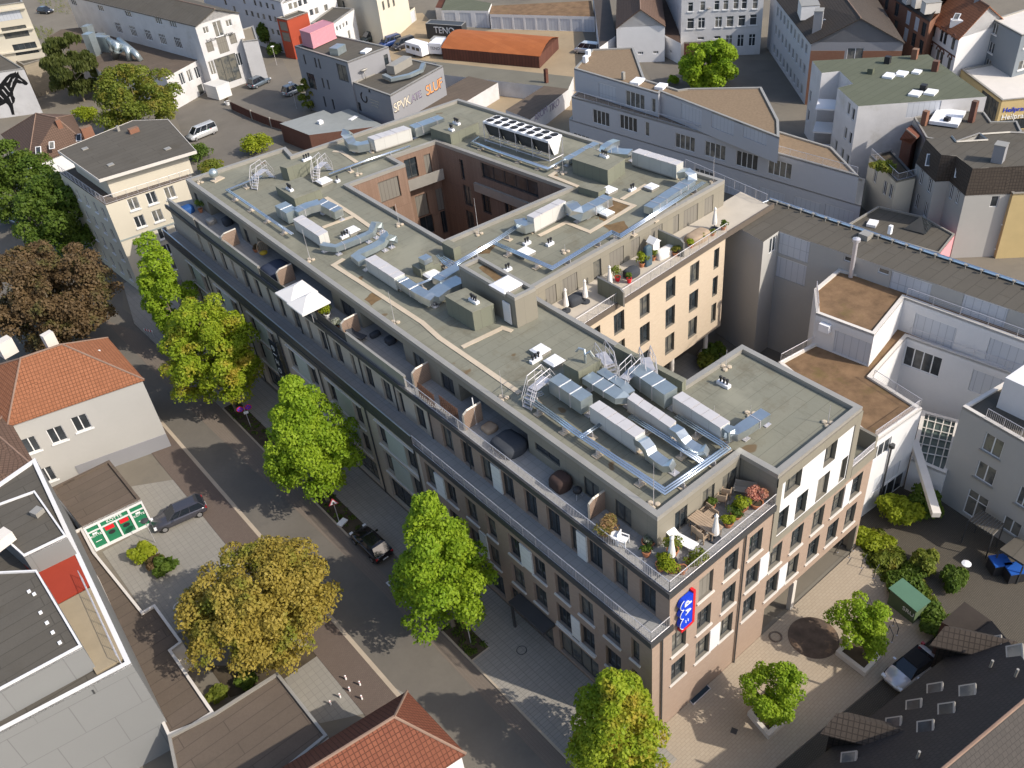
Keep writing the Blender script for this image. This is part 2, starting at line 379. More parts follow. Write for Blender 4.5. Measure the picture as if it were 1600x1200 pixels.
def winmesh(w,h,style):
    k=(round(w,1),round(h,1),style)
    if k in WC: return WC[k]
    w,h=max(.3,k[0]),max(.3,k[1]); f=MB(); g=MB(); t=.07
    fm=M_wframe if 'w' in style else M_frame
    D=0.0
    if 'S' in style: # closed slat shutter
        g.mat(M_shutw if 'w' in style else M_shut); g.box(-w/2+.03,-.1,-h/2+.02,w/2-.03,-.05,h/2-.02)
        f.mat(fm); f.box(-w/2,-.12,h/2-.06,w/2,-.0,h/2); f.box(-w/2,-.05,-h/2,-w/2+.05,0,h/2); f.box(w/2-.05,-.05,-h/2,w/2,0,h/2)
    else:
        f.mat(fm)
        f.box(-w/2,-.06,-h/2,-w/2+t,0,h/2); f.box(w/2-t,-.06,-h/2,w/2,0,h/2)
        f.box(-w/2+t,-.06,h/2-t,w/2-t,0,h/2); f.box(-w/2+t,-.06,-h/2,w/2-t,0,-h/2+t)
        n={'2':2,'3':3,'4':4,'5':5}.get(style[-1:],2 if w>1.15 else 1)
        for i in range(1,n):
            x=-w/2+w*i/n; f.box(x-.045,-.065,-h/2+t,x+.045,.005,h/2-t)
        if 'b' in style: # lower rail panel
            x=0 if n==1 else w/2-w/n/2
            f.box(0.045,-.065,-.05,w/2-t,.0,.02)
        if 'c' in style: f.box(-w/2+t,-.06,h*.18,w/2-t,.002,h*.18+.06)
        g.mat(M_glassw if 'w' in style else M_glass); g.face([(-w/2+t,-.03,-h/2+t),(w/2-t,-.03,-h/2+t),(w/2-t,-.03,h/2-t),(-w/2+t,-.03,h/2-t)])
    # local frame: x along wall, outward is -y
    WC[k]=(f.mesh('window_frame'),g.mesh('window_pane')); return WC[k]
class Facade:
    """one wall plane A->B (outward normal to the right) that collects openings"""
    def __init__(s,bld,A,B,z0,z1,mat,reveal=.18,rmat=None,sill=None,style=''):
        s.b=bld;s.A=A;s.B=B;s.z0=z0;s.z1=z1;s.mat=mat;s.h=[];s.reveal=reveal;s.rmat=rmat;s.sill=sill;s.style=style
        s.L=math.hypot(B[0]-A[0],B[1]-A[1]); s.d=((B[0]-A[0])/s.L,(B[1]-A[1])/s.L); s.wins=[]
    def u(s,px,py):
        q=PL(px,py,s.A,s.B); return (q[0]-s.A[0])*s.d[0]+(q[1]-s.A[1])*s.d[1],q[2]
    def at(s,u,z,d=0): # d outward
        return (s.A[0]+s.d[0]*u+s.d[1]*d,s.A[1]+s.d[1]*u-s.d[0]*d,z)
    def win(s,u0,u1,a,b,style=None,sill=None,name='window'):
        if u1<u0: u0,u1=u1,u0
        if u0<.05 or u1>s.L-.05 or a<s.z0 or b>s.z1:
            u0=max(u0,.08);u1=min(u1,s.L-.08);a=max(a,s.z0+.02);b=min(b,s.z1-.05)
            if u1-u0<.3 or b-a<.3: return
        for h in s.h:
            if u0<h[1]+.02 and u1>h[0]-.02 and a<h[3]+.02 and b>h[2]-.02: return
        s.h.append((u0,u1,a,b)); s.wins.append((u0,u1,a,b,style if style is not None else s.style,s.sill if sill is None else sill,name))
    def wp(s,px,py,w,h,style=None,**k):
        u,z=s.u(px,py); s.win(u-w/2,u+w/2,z-h/2,z+h/2,style,**k)
    def row(s,p0,p1,n,w,h,style=None,**k):
        a=s.u(*p0);b=s.u(*p1)
        for i in range(n):
            t=i/(n-1) if n>1 else 0; u=a[0]+(b[0]-a[0])*t; z=(a[1]+b[1])/2; s.win(u-w/2,u+w/2,z-h/2,z+h/2,style,**k)
    def grid(s,us,zs,w,h,style=None,**k):
        for z in zs:
            for u in us: s.win(u-w/2,u+w/2,z,z+h,style,**k)
    def emit(s,wall):
        wallface(wall,s.A,s.B,s.z0,s.z1,s.h,s.mat,s.reveal,s.rmat)
        rz=math.atan2(s.d[1],s.d[0]); off=OFF[s.b.name]
        for u0,u1,a,b,st,sill,nm in s.wins:
            if st=='hole': continue
            fm,gm=winmesh(u1-u0,b-a,st)
            o=bpy.data.objects.new(nm,fm); COL.objects.link(o); o.parent=s.b
            q=s.at((u0+u1)/2,(a+b)/2,-s.reveal+.0)
            # frame sits just proud of the back of the reveal
            o.location=(q[0]-off[0],q[1]-off[1],q[2]-off[2]); o.rotation_euler=(0,0,rz)
            o.scale=((u1-u0)/max(.3,round(u1-u0,1)),1,(b-a)/max(.3,round(b-a,1)))
            g=bpy.data.objects.new('shutter' if 'S' in st else 'pane',gm); COL.objects.link(g); g.parent=o
            if sill:
                mb=MB().mat(sill); w=u1-u0
                mb.box(-w/2-.12,-s.reveal-.12,-.1-(b-a)/2,w/2+.12,-s.reveal+.0,-(b-a)/2+.03)
                k='sill%.1f%.1f%s'%(w,b-a,sill.name)
                if k not in WC: WC[k]=mb.mesh('window_sill')
                l=bpy.data.objects.new('sill',WC[k]); COL.objects.link(l); l.parent=o
def ring(mb,poly,w,z0,z1):
    """parapet: a band of width w running inside the outline poly"""
    poly=ccw(poly); n=len(poly); inn=[]
    for i in range(n):
        a,b,c=Vector(poly[i-1]),Vector(poly[i]),Vector(poly[(i+1)%n])
        d1=(b-a).normalized();d2=(c-b).normalized(); n1=Vector((-d1.y,d1.x));n2=Vector((-d2.y,d2.x)); m=(n1+n2); k=w/max(.3,(1+n1.dot(n2)))
        inn.append((b.x+m.x*k,b.y+m.y*k))
    for i in range(n):
        a,b,c,d=poly[i],poly[(i+1)%n],inn[(i+1)%n],inn[i]
        mb.faces([(a[0],a[1],z0),(b[0],b[1],z0),(c[0],c[1],z0),(d[0],d[1],z0),(a[0],a[1],z1),(b[0],b[1],z1),(c[0],c[1],z1),(d[0],d[1],z1)],[(4,5,6,7),(0,1,5,4),(2,3,7,6)])
    return inn
def railing(name,path,z,h,parent,style='bars',mat=None,step=.14,post=1.3):
    mat=mat or M_galv; mb=MB().mat(mat)
    for i in range(len(path)-1):
        a=Vector((*path[i],z));b=Vector((*path[i+1],z)); L=(b-a).length
        if L<.05: continue
        d=(b-a)/L; up=Vector((0,0,h))
        mb.tube([a+up,b+up],.028,6); mb.tube([a+Vector((0,0,.1)),b+Vector((0,0,.1))],.015,4)
        n=max(1,round(L/post))
        for k in range(n+1): q=a+d*(L*k/n); mb.tube([q,q+up],.022,4)
        if style=='bars':
            m=int(L/step)
            for k in range(1,m): q=a+d*(L*k/m); mb.tube([q+Vector((0,0,.1)),q+up],.009,3,cap=False)
        elif style=='mesh':
            for k in range(1,6): zz=Vector((0,0,h*k/6)); mb.tube([a+zz,b+zz],.008,3,cap=False)
    return mb.build(name,mat,parent)
# ================================================================ the hotel and housing block
BL=thing('apartment_block','large flat roofed brick block with two long street terraces filling the middle','building',(0,0,0))
wall=MB(); F={}
LE=(.35,72.3)      # far west end of the street wall
TE0,TE1=(35.66,64.05),(38.83,27.1)
# --- lower street wall, floors 0-2, split where the brick changes
sy=24.2
f1=Facade(BL,(.12,sy),(0,0),0,10.05,M_brick,.28,sill=M_sill)
f2=Facade(BL,LE,(.12,sy),0,10.05,M_bricks,.28)
def yw(f,ya,yb,z0,z1,*a,**k): # openings by world y along a wall that runs towards -y
    L0=f.A[1]; f.win(L0-max(ya,yb),L0-min(ya,yb),z0,z1,*a,**k)
for a,b in((13.6,12.25),(11.05,9.7),(8.75,7.35),(6.4,5.1),(4.1,2.7),(1.75,1.05),(16.1,15.0),(18.5,17.2),(21.0,19.7),(23.6,22.2)): yw(f1,a,b,6.95,9.15)
for a,b in((13.7,12.3),(11.3,9.9),(8.85,7.45),(6.45,5.15),(4.1,2.7),(1.75,1.05),(16.4,15.1),(18.7,17.3),(21.1,19.8),(23.6,22.3)): yw(f1,a,b,3.75,5.95,)
for a,b,z in((14.3,13.3,.3),(8.9,4.9,.35),(4.1,2.7,.9),(1.8,1.1,1.2),(18.8,15.1,.35),(24.6,19.9,.35)): yw(f1,a,b,z,2.9,'4' if a-b>2 else '',sill=False,name='shop_window')
yw(f1,13.1,9.6,0.02,2.9,'3',sill=False,name='shop_window')
bays=[(30.4,24.95),(38.2,32.7),(45.3,40.2),(53.2,48.0),(60.6,55.6),(67.6,62.8)]
for a,b in bays:
    for z in(3.75,6.9):
        yw(f2,a,a-1.35,z,z+2.25); yw(f2,b+1.35,b,z,z+2.25)
    yw(f2,a+.1,b-.2,.35,2.95,'4',name='shop_window')
f1.emit(wall); f2.emit(wall)
def each(name,mat,boxes,parent=None):
    for q in boxes:
        mb=MB().mat(mat); mb.box(*q); mb.build(name,mat,parent or BL)
pan=[]
for a,b,z0,z1 in((12.25,11.05,6.95,9.2),(7.35,6.5,3.75,6.0),(16.4,17.2,4.0,6.6),(21.05,22.2,6.9,9.1)): pan.append((-.03,a,z0,.09,b,z1))
each('facade_panel',M_whiteb,pan); pan=[]
M_mint=plain('mint_panel',(.40,.42,.36),.8,0,.05)
for a,b in bays:
    for z in(3.7,6.85): pan.append((-.045+.0045*b,a-1.4,z,.2+.0032*b,b+1.4,z+2.35))
each('facade_panel',M_mint,pan)
tr=[]
for a,b in bays:
    for z in(3.45,6.6,9.25): tr.append((-.1+.0045*b,a+.12,z,.1+.0032*b,b-.12,z+.12))
tr+=[(-.16,8.95,3.5,-.02,5.05,3.62)]
each('string_course',M_sill,tr)
can=MB().mat(M_fascia); can.box(-1.1,13.0,2.9,-.0,9.2,3.15); can.box(-1.0,13.0,0,-.85,12.8,2.9); can.build('entrance_canopy',M_fascia,BL)
# --- first terrace slab and fascia
def strip(name,pts_out,z0,z1,wid,mat,parent=BL):
    mb=MB().mat(mat)
    for i in range(len(pts_out)-1):
        a=Vector(pts_out[i]);b=Vector(pts_out[i+1]); d=(b-a).normalized(); nn=Vector((d.y,-d.x))*-1
        c=b+nn*wid; e=a+nn*wid
        mb.prism([tuple(a),tuple(b),tuple(c),tuple(e)],z0,z1,bot=True)
    return mb.build(name,mat,parent)
fx=lambda y,x0,k:x0+k*y
sl=MB().mat(M_pav); sl.prism([(0,.0),(1.6,.0),(1.95,72.4),(.35,72.4)],10.0,10.42); sl.build('lower_terrace',M_pav,BL)
fb=MB().mat(M_fascia)
fb.prism([(-.22,-.12),(-.06,-.12),(.12,40),(-.04,40)],10.0,10.5); fb.box(-.06,-.12,10.0,1.75,-.0,10.5)
fb.prism([(-.04,40),(.12,40),(.40,72.4),(.24,72.4)],10.0,10.5)
fb.prism([(-.1,24.5),(.0,24.5),(.38,72.4),(.28,72.4)],10.5,11.3)
fb.build('lower_fascia',M_fascia,BL)
fc=MB().mat(M_zinc); fc.prism([(-.13,24.5),(-.03,24.5),(.38,72.4),(.26,72.4)],11.31,11.34); fc.build('fascia_cap',M_zinc,BL)
railing('lower_railing',[(-.05,24.4),(-.1,.0),(1.5,.0)],10.45,1.0,BL)
railing('end_railing',[(.4,72.35),(1.7,72.1)],10.45,1.0,BL)
# --- floor 3 wall behind the first terrace
g1=Facade(BL,(1.52,sy),(1.48,0),10.42,13.4,M_brick,.25)
g2=Facade(BL,(1.75,72.2),(1.52,sy),10.42,13.4,M_bricks,.25)

d3=[(65.6,64.9),(62.9,61.9),(60.2,59.2),(57.7,57.1),(55.4,54.3),(52.8,51.7),(50.1,49.6),(48.0,46.9),(45.4,44.3),(42.7,42.1),(40.5,39.4),(38.0,36.8),(35.3,34.7),(33.2,32.0),(30.6,29.3),(28.3,27.6),(26.0,24.7)]
for a,b in d3: yw(g2,a,b,10.5,12.75,name='terrace_door')
for a,b in ((22.5,21.2),(20.1,18.8),(17.8,16.5),(15.5,14.2),(13.1,11.8),(10.8,9.5),(8.5,7.8),(6.9,5.6),(4.6,3.4),(2.4,1.1)): yw(g1,a,b,10.5,12.85,'3' if 0 else '',name='terrace_door')
g1.emit(wall); g2.emit(wall)
each('facade_panel',M_whiteb,[(1.4,16.5,10.5,1.6,15.5,12.9),(1.36,7.8,10.5,1.6,6.95,12.9)])
# --- gable front: grid of window columns and rows read off the photograph
GX=[2.4,4.7,7.05,9.4,11.8,14.1,16.45,18.7,20.9]
w1,h1=1.3,2.15
gA=Facade(BL,(0,0),(1.48,0),0,10.05,M_brick,.3)
gB=Facade(BL,(1.48,0),(11.0,0),0,13.42,M_brick,.3,sill=M_sill,rmat=M_clad,style='b')
gC=Facade(BL,(11.0,0),(22.6,0),0,10.0,M_brick,.3,sill=M_sill,rmat=M_clad,style='b')
gD=Facade(BL,(11.0,0),(19.7,0),10.0,16.05,M_white,.35,rmat=M_clad,style='b')
gB.grid([GX[i]-1.48 for i in(0,1,2,3)],[4.1,7.2],w1,h1)
gB.grid([GX[1]-1.48],[10.4],w1,h1,'S',name='shuttered_window'); gB.grid([GX[2]-1.48,GX[3]-1.48],[10.4],w1,h1)
gC.win(11.8-11-.65,11.8-11+.65,4.1,6.25); gC.win(11.8-11-.65,11.8-11+.65,7.2,9.35)
gC.grid([x-11 for x in GX[5:]],[4.1,7.2],w1,h1)
gC.win(.3,11.4,.02,3.15,'hole',False)
gD.win(.55,1.65,10.45,12.6); gD.win(2.45,3.65,10.45,12.6); gD.win(4.7,6.0,10.45,12.6,'S',name='shuttered_window'); gD.win(7.3,8.0,10.45,12.6,'S',name='shuttered_window')
gD.win(.9,2.6,13.6,15.3,''); gD.win(5.0,6.3,13.4,15.3,'')
for q in(gA,gB,gC,gD): q.emit(wall)
spl=[]
for (xa,xb,z) in((5.4,6.4,4.1),(10.1,11.05,7.2),(12.5,13.4,4.1),(19.4,20.2,7.2)): spl.append((xa,-.05,z-.1,xb,.03,z+2.25))
each('facade_panel',M_white,spl)
fr=MB().mat(M_clad)
fr.box(10.98,-.07,9.75,11.5,.02,16.05); fr.box(10.98,-.09,15.35,19.72,.02,16.1); fr.box(19.1,-.07,9.9,19.72,.02,15.35); fr.box(11.5,-.065,9.75,19.1,.02,10.35); fr.box(11.0,-.06,9.2,11.3,.02,9.75)
fr.build('window_surround',M_clad,BL)
def pipe1(pts,r):
    m=MB().mat(M_frame); m.tube(pts,r,6); m.build('downpipe',M_frame,BL)
for x,z in((.78,10.0),(8.2,13.4)): pipe1([(x,-.1,.05),(x,-.1,z)],.06)
for y in(54.0,49.4,44.0,38.9,33.7,28.6,23.9,19.2): pipe1([(1.4+.003*y,y,10.45),(1.4+.003*y,y,13.3)],.05)
for y in(61.6,54.3,46.6,39.2,31.7,24.7): pipe1([(-.04+.0032*y,y,.1),(-.04+.0032*y,y,10)],.06)
# passage under the east end
ps=MB().mat(M_bricks); ps.box(11.0,.3,0,11.3,9.8,3.2); ps.mat(M_clad); ps.box(22.3,.02,0,22.58,.5,3.2); ps.box(11.3,6,0,22.5,6.2,3.15); ps.mat(M_white); ps.prism([(11.3,.3),(22.6,.3),(22.6,6),(11.3,6)],3.15,3.3,bot=True)
ps.build('passage_wall',M_bricks,BL)
cl=MB().mat(M_sill); cl.box(14.5,-.1,0,14.85,.25,3.2); cl.build('column',M_sill,BL)
# --- second terrace slab
us=MB().mat(M_pav); us.prism([(1.35,-.05),(11,-.05),(11,2.9),(6.5,3),(6.5,70.2),(1.55,72.2)],13.4,13.76); us.build('upper_terrace',M_pav,BL)
uf=MB().mat(M_fascia)
uf.prism([(1.22,-.18),(1.38,-.05),(1.58,72.2),(1.42,72.3)],13.38,13.86); uf.prism([(1.22,-.18),(11.0,-.18),(11,-.04),(1.38,-.04)],13.38,13.86); uf.build('upper_fascia',M_fascia,BL)
pa=MB().mat(M_cope)
for ya,yb in((71.2,64.6),(63.4,50.5),(43.7,40.2),(35.2,26.8)): pa.box(1.58,ya,13.8,1.8,yb,14.85)
pa.mat(M_fascia)
for ya,yb in((64.5,63.5),(50.4,43.8),(40.1,35.3)): pa.box(1.62,ya,13.8,1.68,yb,14.7)
pa.build('parapet_panel',M_cope,BL)
railing('upper_railing',[(1.5,26.6),(1.36,-.04),(10.95,-.04)],13.8,1.02,BL)
# --- set-back top storey with its sheltered bays
TW=lambda y:3.36+.0083*y
prof=[]
rec=[(65.8,58.4),(54.6,40.6),(36.0,29.6),(22.4,14.6)]
path=[(TW(70.4),70.4)]
for a,b in rec: path+=[(TW(a),a),(TW(a)+2.3,a),(TW(b)+2.3,b),(TW(b),b)]
path+=[(TW(2.76),2.76)]
Z0,Z1,ZP=13.76,15.45,16.05
doors={0:[(69.3,68.2)],2:None}
for i in range(len(path)-1):
    A,B=path[i],path[i+1]
    f=Facade(BL,A,B,Z0,Z1,M_clad,.15)
    if abs(A[0]-B[0])<.4 and A[1]>B[1]+1:
        deep=A[0]>5
        L=A[1]-B[1]
        if deep:
            n=int(L//3.2)
            for k in range(n): c=L*(k+.5)/n; f.win(c-1.35,c+1.35,Z0+.05,Z1-.1,'3',name='terrace_door')
        else:
            for ya,yb,za,zb in((69.3,68.4,0,1.6),(57.6,56.7,0,1.6),(39.2,36.8,0,1.62),(28.3,26.8,0,1.62),(24.7,23.1,0,1.62),(13.9,11.4,.75,1.45),(9.1,7.7,0,1.62),(6.3,4.9,0,1.62)):
                if ya<A[1] and yb>B[1]: yw(f,ya,yb,Z0+za+.03,Z0+zb,'' ,name='terrace_door')
    f.emit(wall)
up=Facade(BL,path[0],path[-1],Z1,ZP,M_clad,.15); up.emit(wall)
soff=MB().mat(M_clad)
for a,b in rec: soff.cap(ccw([(TW(a),a),(TW(a)+2.3,a),(TW(b)+2.3,b),(TW(b),b)]),Z1,flip=True)
# top storey south walls
SD=Facade(BL,(3.38,2.76),(10.9,2.76),Z0,ZP,M_clad,.15)
for u in(2.1,4.6): SD.win(u-.55,u+.55,Z0+.03,15.55,'2',name='terrace_door')
SD.win(5.9,7.3,Z0+.03,15.5,'2',name='terrace_door'); SD.emit(wall)
Facade(BL,(10.95,2.76),(10.98,0),Z0-.3,ZP,M_clad).emit(wall)
# head block east and north walls
Facade(BL,(19.7,0),(19.85,9.85),10.0,ZP,M_clad).emit(wall)
Facade(BL,(22.6,0),(22.75,9.8),0,10.4,M_bricks).emit(wall)
Facade(BL,(22.75,9.8),(13.95,10.0),0,10.4,M_bricks).emit(wall); Facade(BL,(19.85,9.85),(13.95,10.0),10.4,ZP,M_clad).emit(wall)
mx=Facade(BL,(13.95,10.0),(14.15,26.8),0,ZP,M_brickc,.2); mx.grid([3,6.5,10],[4,7.1,10.3],1.3,2.1); mx.emit(wall)
# wing, south front
wf=Facade(BL,(14.1,22.7),(34.95,23.6),3.5,13.42,M_brickc,.3,rmat=M_clad)
for x in(17.66,20.6,23.85,27.3,30.6): wf.grid([x-14.1],[4.6,7.6,10.6],1.3,2.1)
wf.grid([33.75-14.1],[4.6,7.6,10.6],.75,2.1); wf.emit(wall)
Facade(BL,(34.95,23.6),(35.2,27.2),3.5,13.42,M_bricks).emit(wall)
lw=MB().mat(M_clad); lw.box(14.2,25.8,0,27.5,26,3.6); lw.cap(ccw([(14.1,22.7),(34.95,23.6),(35.2,30),(14.1,30)]),3.5,flip=True); lw.mat(M_plain if False else M_clad); lw.box(14.2,30,0,35,30.2,3.6); lw.build('undercroft_wall',M_clad,BL)
for x,y in((27.9,23.5),(33.0,23.75)):
    q=MB().mat(M_sill); q.lathe((x,y,0),[(.22,0),(.22,3.55)],12); q.build('column',M_sill,BL)
wt=MB().mat(plain('pale_terrace',(.46,.41,.34),.9,0,.08)); wt.prism([(14.1,22.75),(34.9,23.62),(41.5,23.8),(42,27.6),(39,27.5),(14.1,27.2)],13.42,13.76); wt.build('wing_terrace',None,BL)
wfa=MB().mat(plain('brown_fascia',(.14,.115,.095),.6,.2,.08)); wfa.prism([(14.1,22.55),(35.0,23.45),(35.0,23.6),(14.1,22.73)],13.3,13.86); wfa.prism([(35,23.45),(35,23.6),(42,23.8),(42,23.65)],13.3,13.86); wfa.build('wing_fascia',None,BL)
railing('wing_railing',[(14.2,22.65),(34.95,23.55)],13.8,1.0,BL,step=.22)
railing('side_railing',[(41.5,24.2),(42.4,35)],13.8,1.0,BL,'mesh')
ww=Facade(BL,(14.85,26.8),(38.83,27.1),Z0,ZP,M_clad,.15)
for px,py,wd,hh,st in((863,483,1.2,1.75,'S'),(892,462,1.7,1.9,'S'),(934,431,.95,1.9,''),(964,414,1.75,1.95,'S'),(993,397,1.1,1.9,'S'),(1026,379,1.5,1.9,'S'),(1056,357,.8,1.75,'S'),(1079,348,2.0,2.0,'S'),(1107,328,1.25,1.9,'S')):
    u,_=ww.u(px,py); ww.win(u-wd/2,u+wd/2,Z0+.04,Z0+.04+min(hh,1.75),st,name='terrace_door')
ww.emit(wall)
# --- back walls
PJ1,PJ2=P2(457,241,16.4),P2(446,229,16.4)
Facade(BL,TE1,TE0,0,ZP,M_clad).emit(wall); Facade(BL,TE0,PJ1,0,ZP,M_bricks).emit(wall); Facade(BL,PJ1,PJ2,0,ZP,M_bricks).emit(wall)
TW0=(TW(70.5),70.5)
Facade(BL,PJ2,TW0,0,ZP,M_bricks).emit(wall)
Facade(BL,TW0,(1.8,72.0),0,13.4,M_bricks).emit(wall); Facade(BL,(1.75,72.2),LE,0,10.2,M_bricks).emit(wall)
wm=MB().mat(M_frame); wm.tube([(-.2,68.9,4.4),(-.2,68.9,4.9),(-.35,68.8,4.4)],.1,6); wm.build('wall_lamp',M_frame,BL)
# --- inner courtyard, clad in cedar boards
C1,C2,C3,C4,C5,C6=(14.6,38.65),(28.4,37.5),(26.72,56.45),(21.45,57.2),(21.34,54.5),(14.86,55.2)
ck1=Facade(BL,C6,C5,0,ZP,M_wood,.25); ck2=Facade(BL,C5,C4,0,ZP,M_wood,.25); ck3=Facade(BL,C4,C3,0,ZP,M_wood,.25); ck4=Facade(BL,C3,C2,0,ZP,M_wood,.25); ck5=Facade(BL,C2,C1,0,ZP,M_wood,.25); ck6=Facade(BL,C1,C6,0,ZP,M_wood,.25)
ck1.wp(609,296,2.4,2.3,'S',name='shuttered_window'); ck1.wp(609,340,1.6,2.2,''); ck1.wp(661,322,1.5,2.4,'S',name='shuttered_window'); ck1.wp(663,352,1.6,2.2,'')
ck3.wp(643,263,1.5,2.3,'2'); ck3.wp(669,256,.8,2.2,'S',name='shuttered_window'); ck3.wp(660,321,1.5,2.6,'S',name='shuttered_window'); ck3.wp(693,310,1.7,2.7,'S',name='shuttered_window'); ck3.wp(668,352,1.6,2.3,''); ck3.wp(700,345,1.6,2.8,'2')
ck4.wp(722,265,.6,2.3,''); ck4.wp(731,306,1.3,2.4,'2'); ck4.wp(735,344,1.2,2.2,'2'); ck4.wp(760,318,1.3,2.4,'2'); ck4.wp(796,326,1.3,2.2,''); ck4.wp(795,281,8.2,1.7,'5')
for q in(ck1,ck2,ck3,ck4,ck5,ck6): q.emit(wall)
bc=MB().mat(M_cope)
a=ck3.at(0,0);  u0,_=ck3.u(642,290); z=12.9
bc.prism([ck3.at(.05,0,0)[:2],ck3.at(5.0,0,0)[:2],ck3.at(5.0,0,1.5)[:2],ck3.at(.05,0,1.5)[:2]],z,z+.15,bot=True)
bc.prism([ck3.at(.05,0,1.42)[:2],ck3.at(5.0,0,1.42)[:2],ck3.at(5.0,0,1.55)[:2],ck3.at(.05,0,1.55)[:2]],z-.25,z+.95,bot=True)
ua,_=ck4.u(741,270);ub,_=ck4.u(850,300)
bc.prism([ck4.at(ua,0,.02)[:2],ck4.at(ub,0,.02)[:2],ck4.at(ub,0,.3)[:2],ck4.at(ua,0,.3)[:2]],12.3,13.25,bot=True)
bc.build('balcony',M_cope,BL)
wall.build('wall',M_brick,BL); soff.build('soffit',M_clad,BL)
# --- roof decks and parapets
RP=[(TW(2.76),2.76),(10.9,2.76),(10.98,0),(19.7,0),(19.85,9.85),(13.95,10.0),(14.1,25.6),(14.85,26.8),TE1,TE0,PJ1,PJ2,TW0]
HO=[C1,C2,C3,C4,C5,C6]
rf=MB().mat(M_roof); rf.cap(ccw(RP),16.06,[HO]); rf.cap([(19.72,.05),(22.55,.05),(22.7,9.75),(19.8,9.8)],10.42); rf.build('roof',M_roof,BL)
rp=MB().mat(M_cope); ring(rp,RP,.42,ZP,16.4); ring(rp,HO,-.42,ZP,16.4); rp.build('coping',M_cope,BL)
ef=MB().mat(M_clad); ef.box(19.75,-.08,9.95,22.68,.1,10.85); ef.box(22.45,.02,10.4,22.7,3.2,11.9); ef.build('end_terrace_upstand',M_clad,BL)
railing('end_terrace_railing',[(19.8,.0),(22.4,.0)],10.85,.7,BL,'mesh')
# signs on the block
def text(name,body,size,mat,parent,loc,rot,depth=.03,spacing=1.0,align='CENTER'):
    cu=bpy.data.curves.new(name,'FONT'); cu.body=body; cu.size=size; cu.extrude=depth; cu.align_x=align; cu.align_y='CENTER'; cu.space_character=spacing
    o=bpy.data.objects.new('tmp',cu); COL.objects.link(o)
    dg=bpy.context.evaluated_depsgraph_get(); me=bpy.data.meshes.new_from_object(o.evaluated_get(dg)); bpy.data.objects.remove(o)
    me.materials.clear(); me.materials.append(mat)
    m=rot.to_4x4() if isinstance(rot,Matrix) else Matrix(rot).to_4x4()
    m.translation=Vector(loc); me.transform(m)
    off=OFF.get(parent.name,(0,0,0)) if parent else (0,0,0)
    me.transform(Matrix.Translation(-Vector(off)))
    q=bpy.data.objects.new(name,me); COL.objects.link(q); q.parent=parent; OFF[q.name]=off; return q
def rotcols(x,y):
    x=Vector(x).normalized(); y=Vector(y).normalized(); z=x.cross(y); return Matrix((x,y,z)).transposed()
M_blue=plain('sign_blue',(.01,.05,.55),.35,0,.03); M_red=plain('sign_red',(.62,.02,.03),.35,0,.03); M_signw=plain('sign_white',(.8,.8,.8),.4,0,.02)
sg=thing('facade_sign','tall blue and red company sign with white marks on the brick corner of the block','sign',(2.9,-.02,10.3))
mb=MB().mat(M_blue)
def blob(z0,z1,bul):
    v=[];n=12
    for i in range(n+1):
        t=i/n; v.append((2.35-bul*math.sin(math.pi*t)**.6,z0+(z1-z0)*t))
    return v
outline=blob(9.75,10.75,.28)+blob(10.75,11.6,.30)+blob(11.6,12.45,.30)
n=len(outline)
front=[(x,-.32,z) for x,z in outline]+[(3.15,-.32,12.45),(3.15,-.32,9.75)]; back=[(x,-.05,z) for x,y,z in front]
mb.face(front); mb.faces(front+back,[(i,(i+1)%len(front),(i+1)%len(front)+len(front),i+len(front)) for i in range(len(front))])
mb.build('blue_panel',M_blue,sg)
mb=MB().mat(M_red); mb.box(3.16,-.34,9.55,3.36,-.04,12.6); mb.box(2.2,-.34,9.5,3.16,-.04,9.74); mb.build('red_edge',M_red,sg)
mb=MB().mat(M_signw)
for i in range(len(outline)-1):
    a,b=outline[i],outline[i+1]; mb.tube([(a[0]-.0,-.33,a[1]),(b[0]-.0,-.33,b[1])],.022,4)
mb.build('white_outline',M_signw,sg)
RX=rotcols((0,0,-1),(1,0,0))
text('lettering','d',.9,M_signw,sg,(2.66,-.34,12.0),rotcols((0,0,1),(-1,0,0)) if 0 else rotcols((0,0,-1),(1,0,0)))
text('lettering','A',.7,M_signw,sg,(2.7,-.34,11.2),rotcols((0,0,-1),(1,0,0))); text('lettering','::',.6,M_signw,sg,(2.7,-.34,10.3),rotcols((0,0,-1),(1,0,0)))
hs=thing('hotel_sign','black vertical banner sign with round emblem and white letters HOT on the street facade','sign',(.0,47.6,6))
M_bsign=plain('banner_black',(.02,.025,.035),.5,0,.03)
hx=.02; mb=MB().mat(M_bsign); mb.box(-.42,47.9,2.4,-.3,46.7,9.0); mb.build('banner',M_bsign,hs)
mb=MB().mat(M_frame); 
for z in(3,8.6): mb.box(-.32,47.2,z,.12,47.3,z+.06)
mb.build('bracket',M_frame,hs)
TR=rotcols((0,-1,0),(0,0,1))
for ch,z in(('H',6.55),('O',5.55),('T',4.55),('E',3.6),('L',2.85)): text('lettering',ch,.85,M_signw,hs,(-.43,47.3,z),TR,.01)
mb=MB().mat(M_signw); mb.faces([(-.435,47.3+.33*math.cos(t*.524),8.25+.33*math.sin(t*.524)) for t in range(12)],[tuple(range(12))[::-1]]); mb.box(-.44,47.65,7.45,-.42,46.95,7.52)
mb.build('emblem',M_signw,hs)
mb=MB().mat(M_bsign)
for k in(-1,0,1): mb.box(-.445,47.3+.5*abs(k)*0+k*.12-.015,7.98,-.436,47.3+k*.12+.015,8.5)
mb.box(-.445,47.02,8.23,-.436,47.58,8.26); mb.build('emblem_lines',M_bsign,hs)
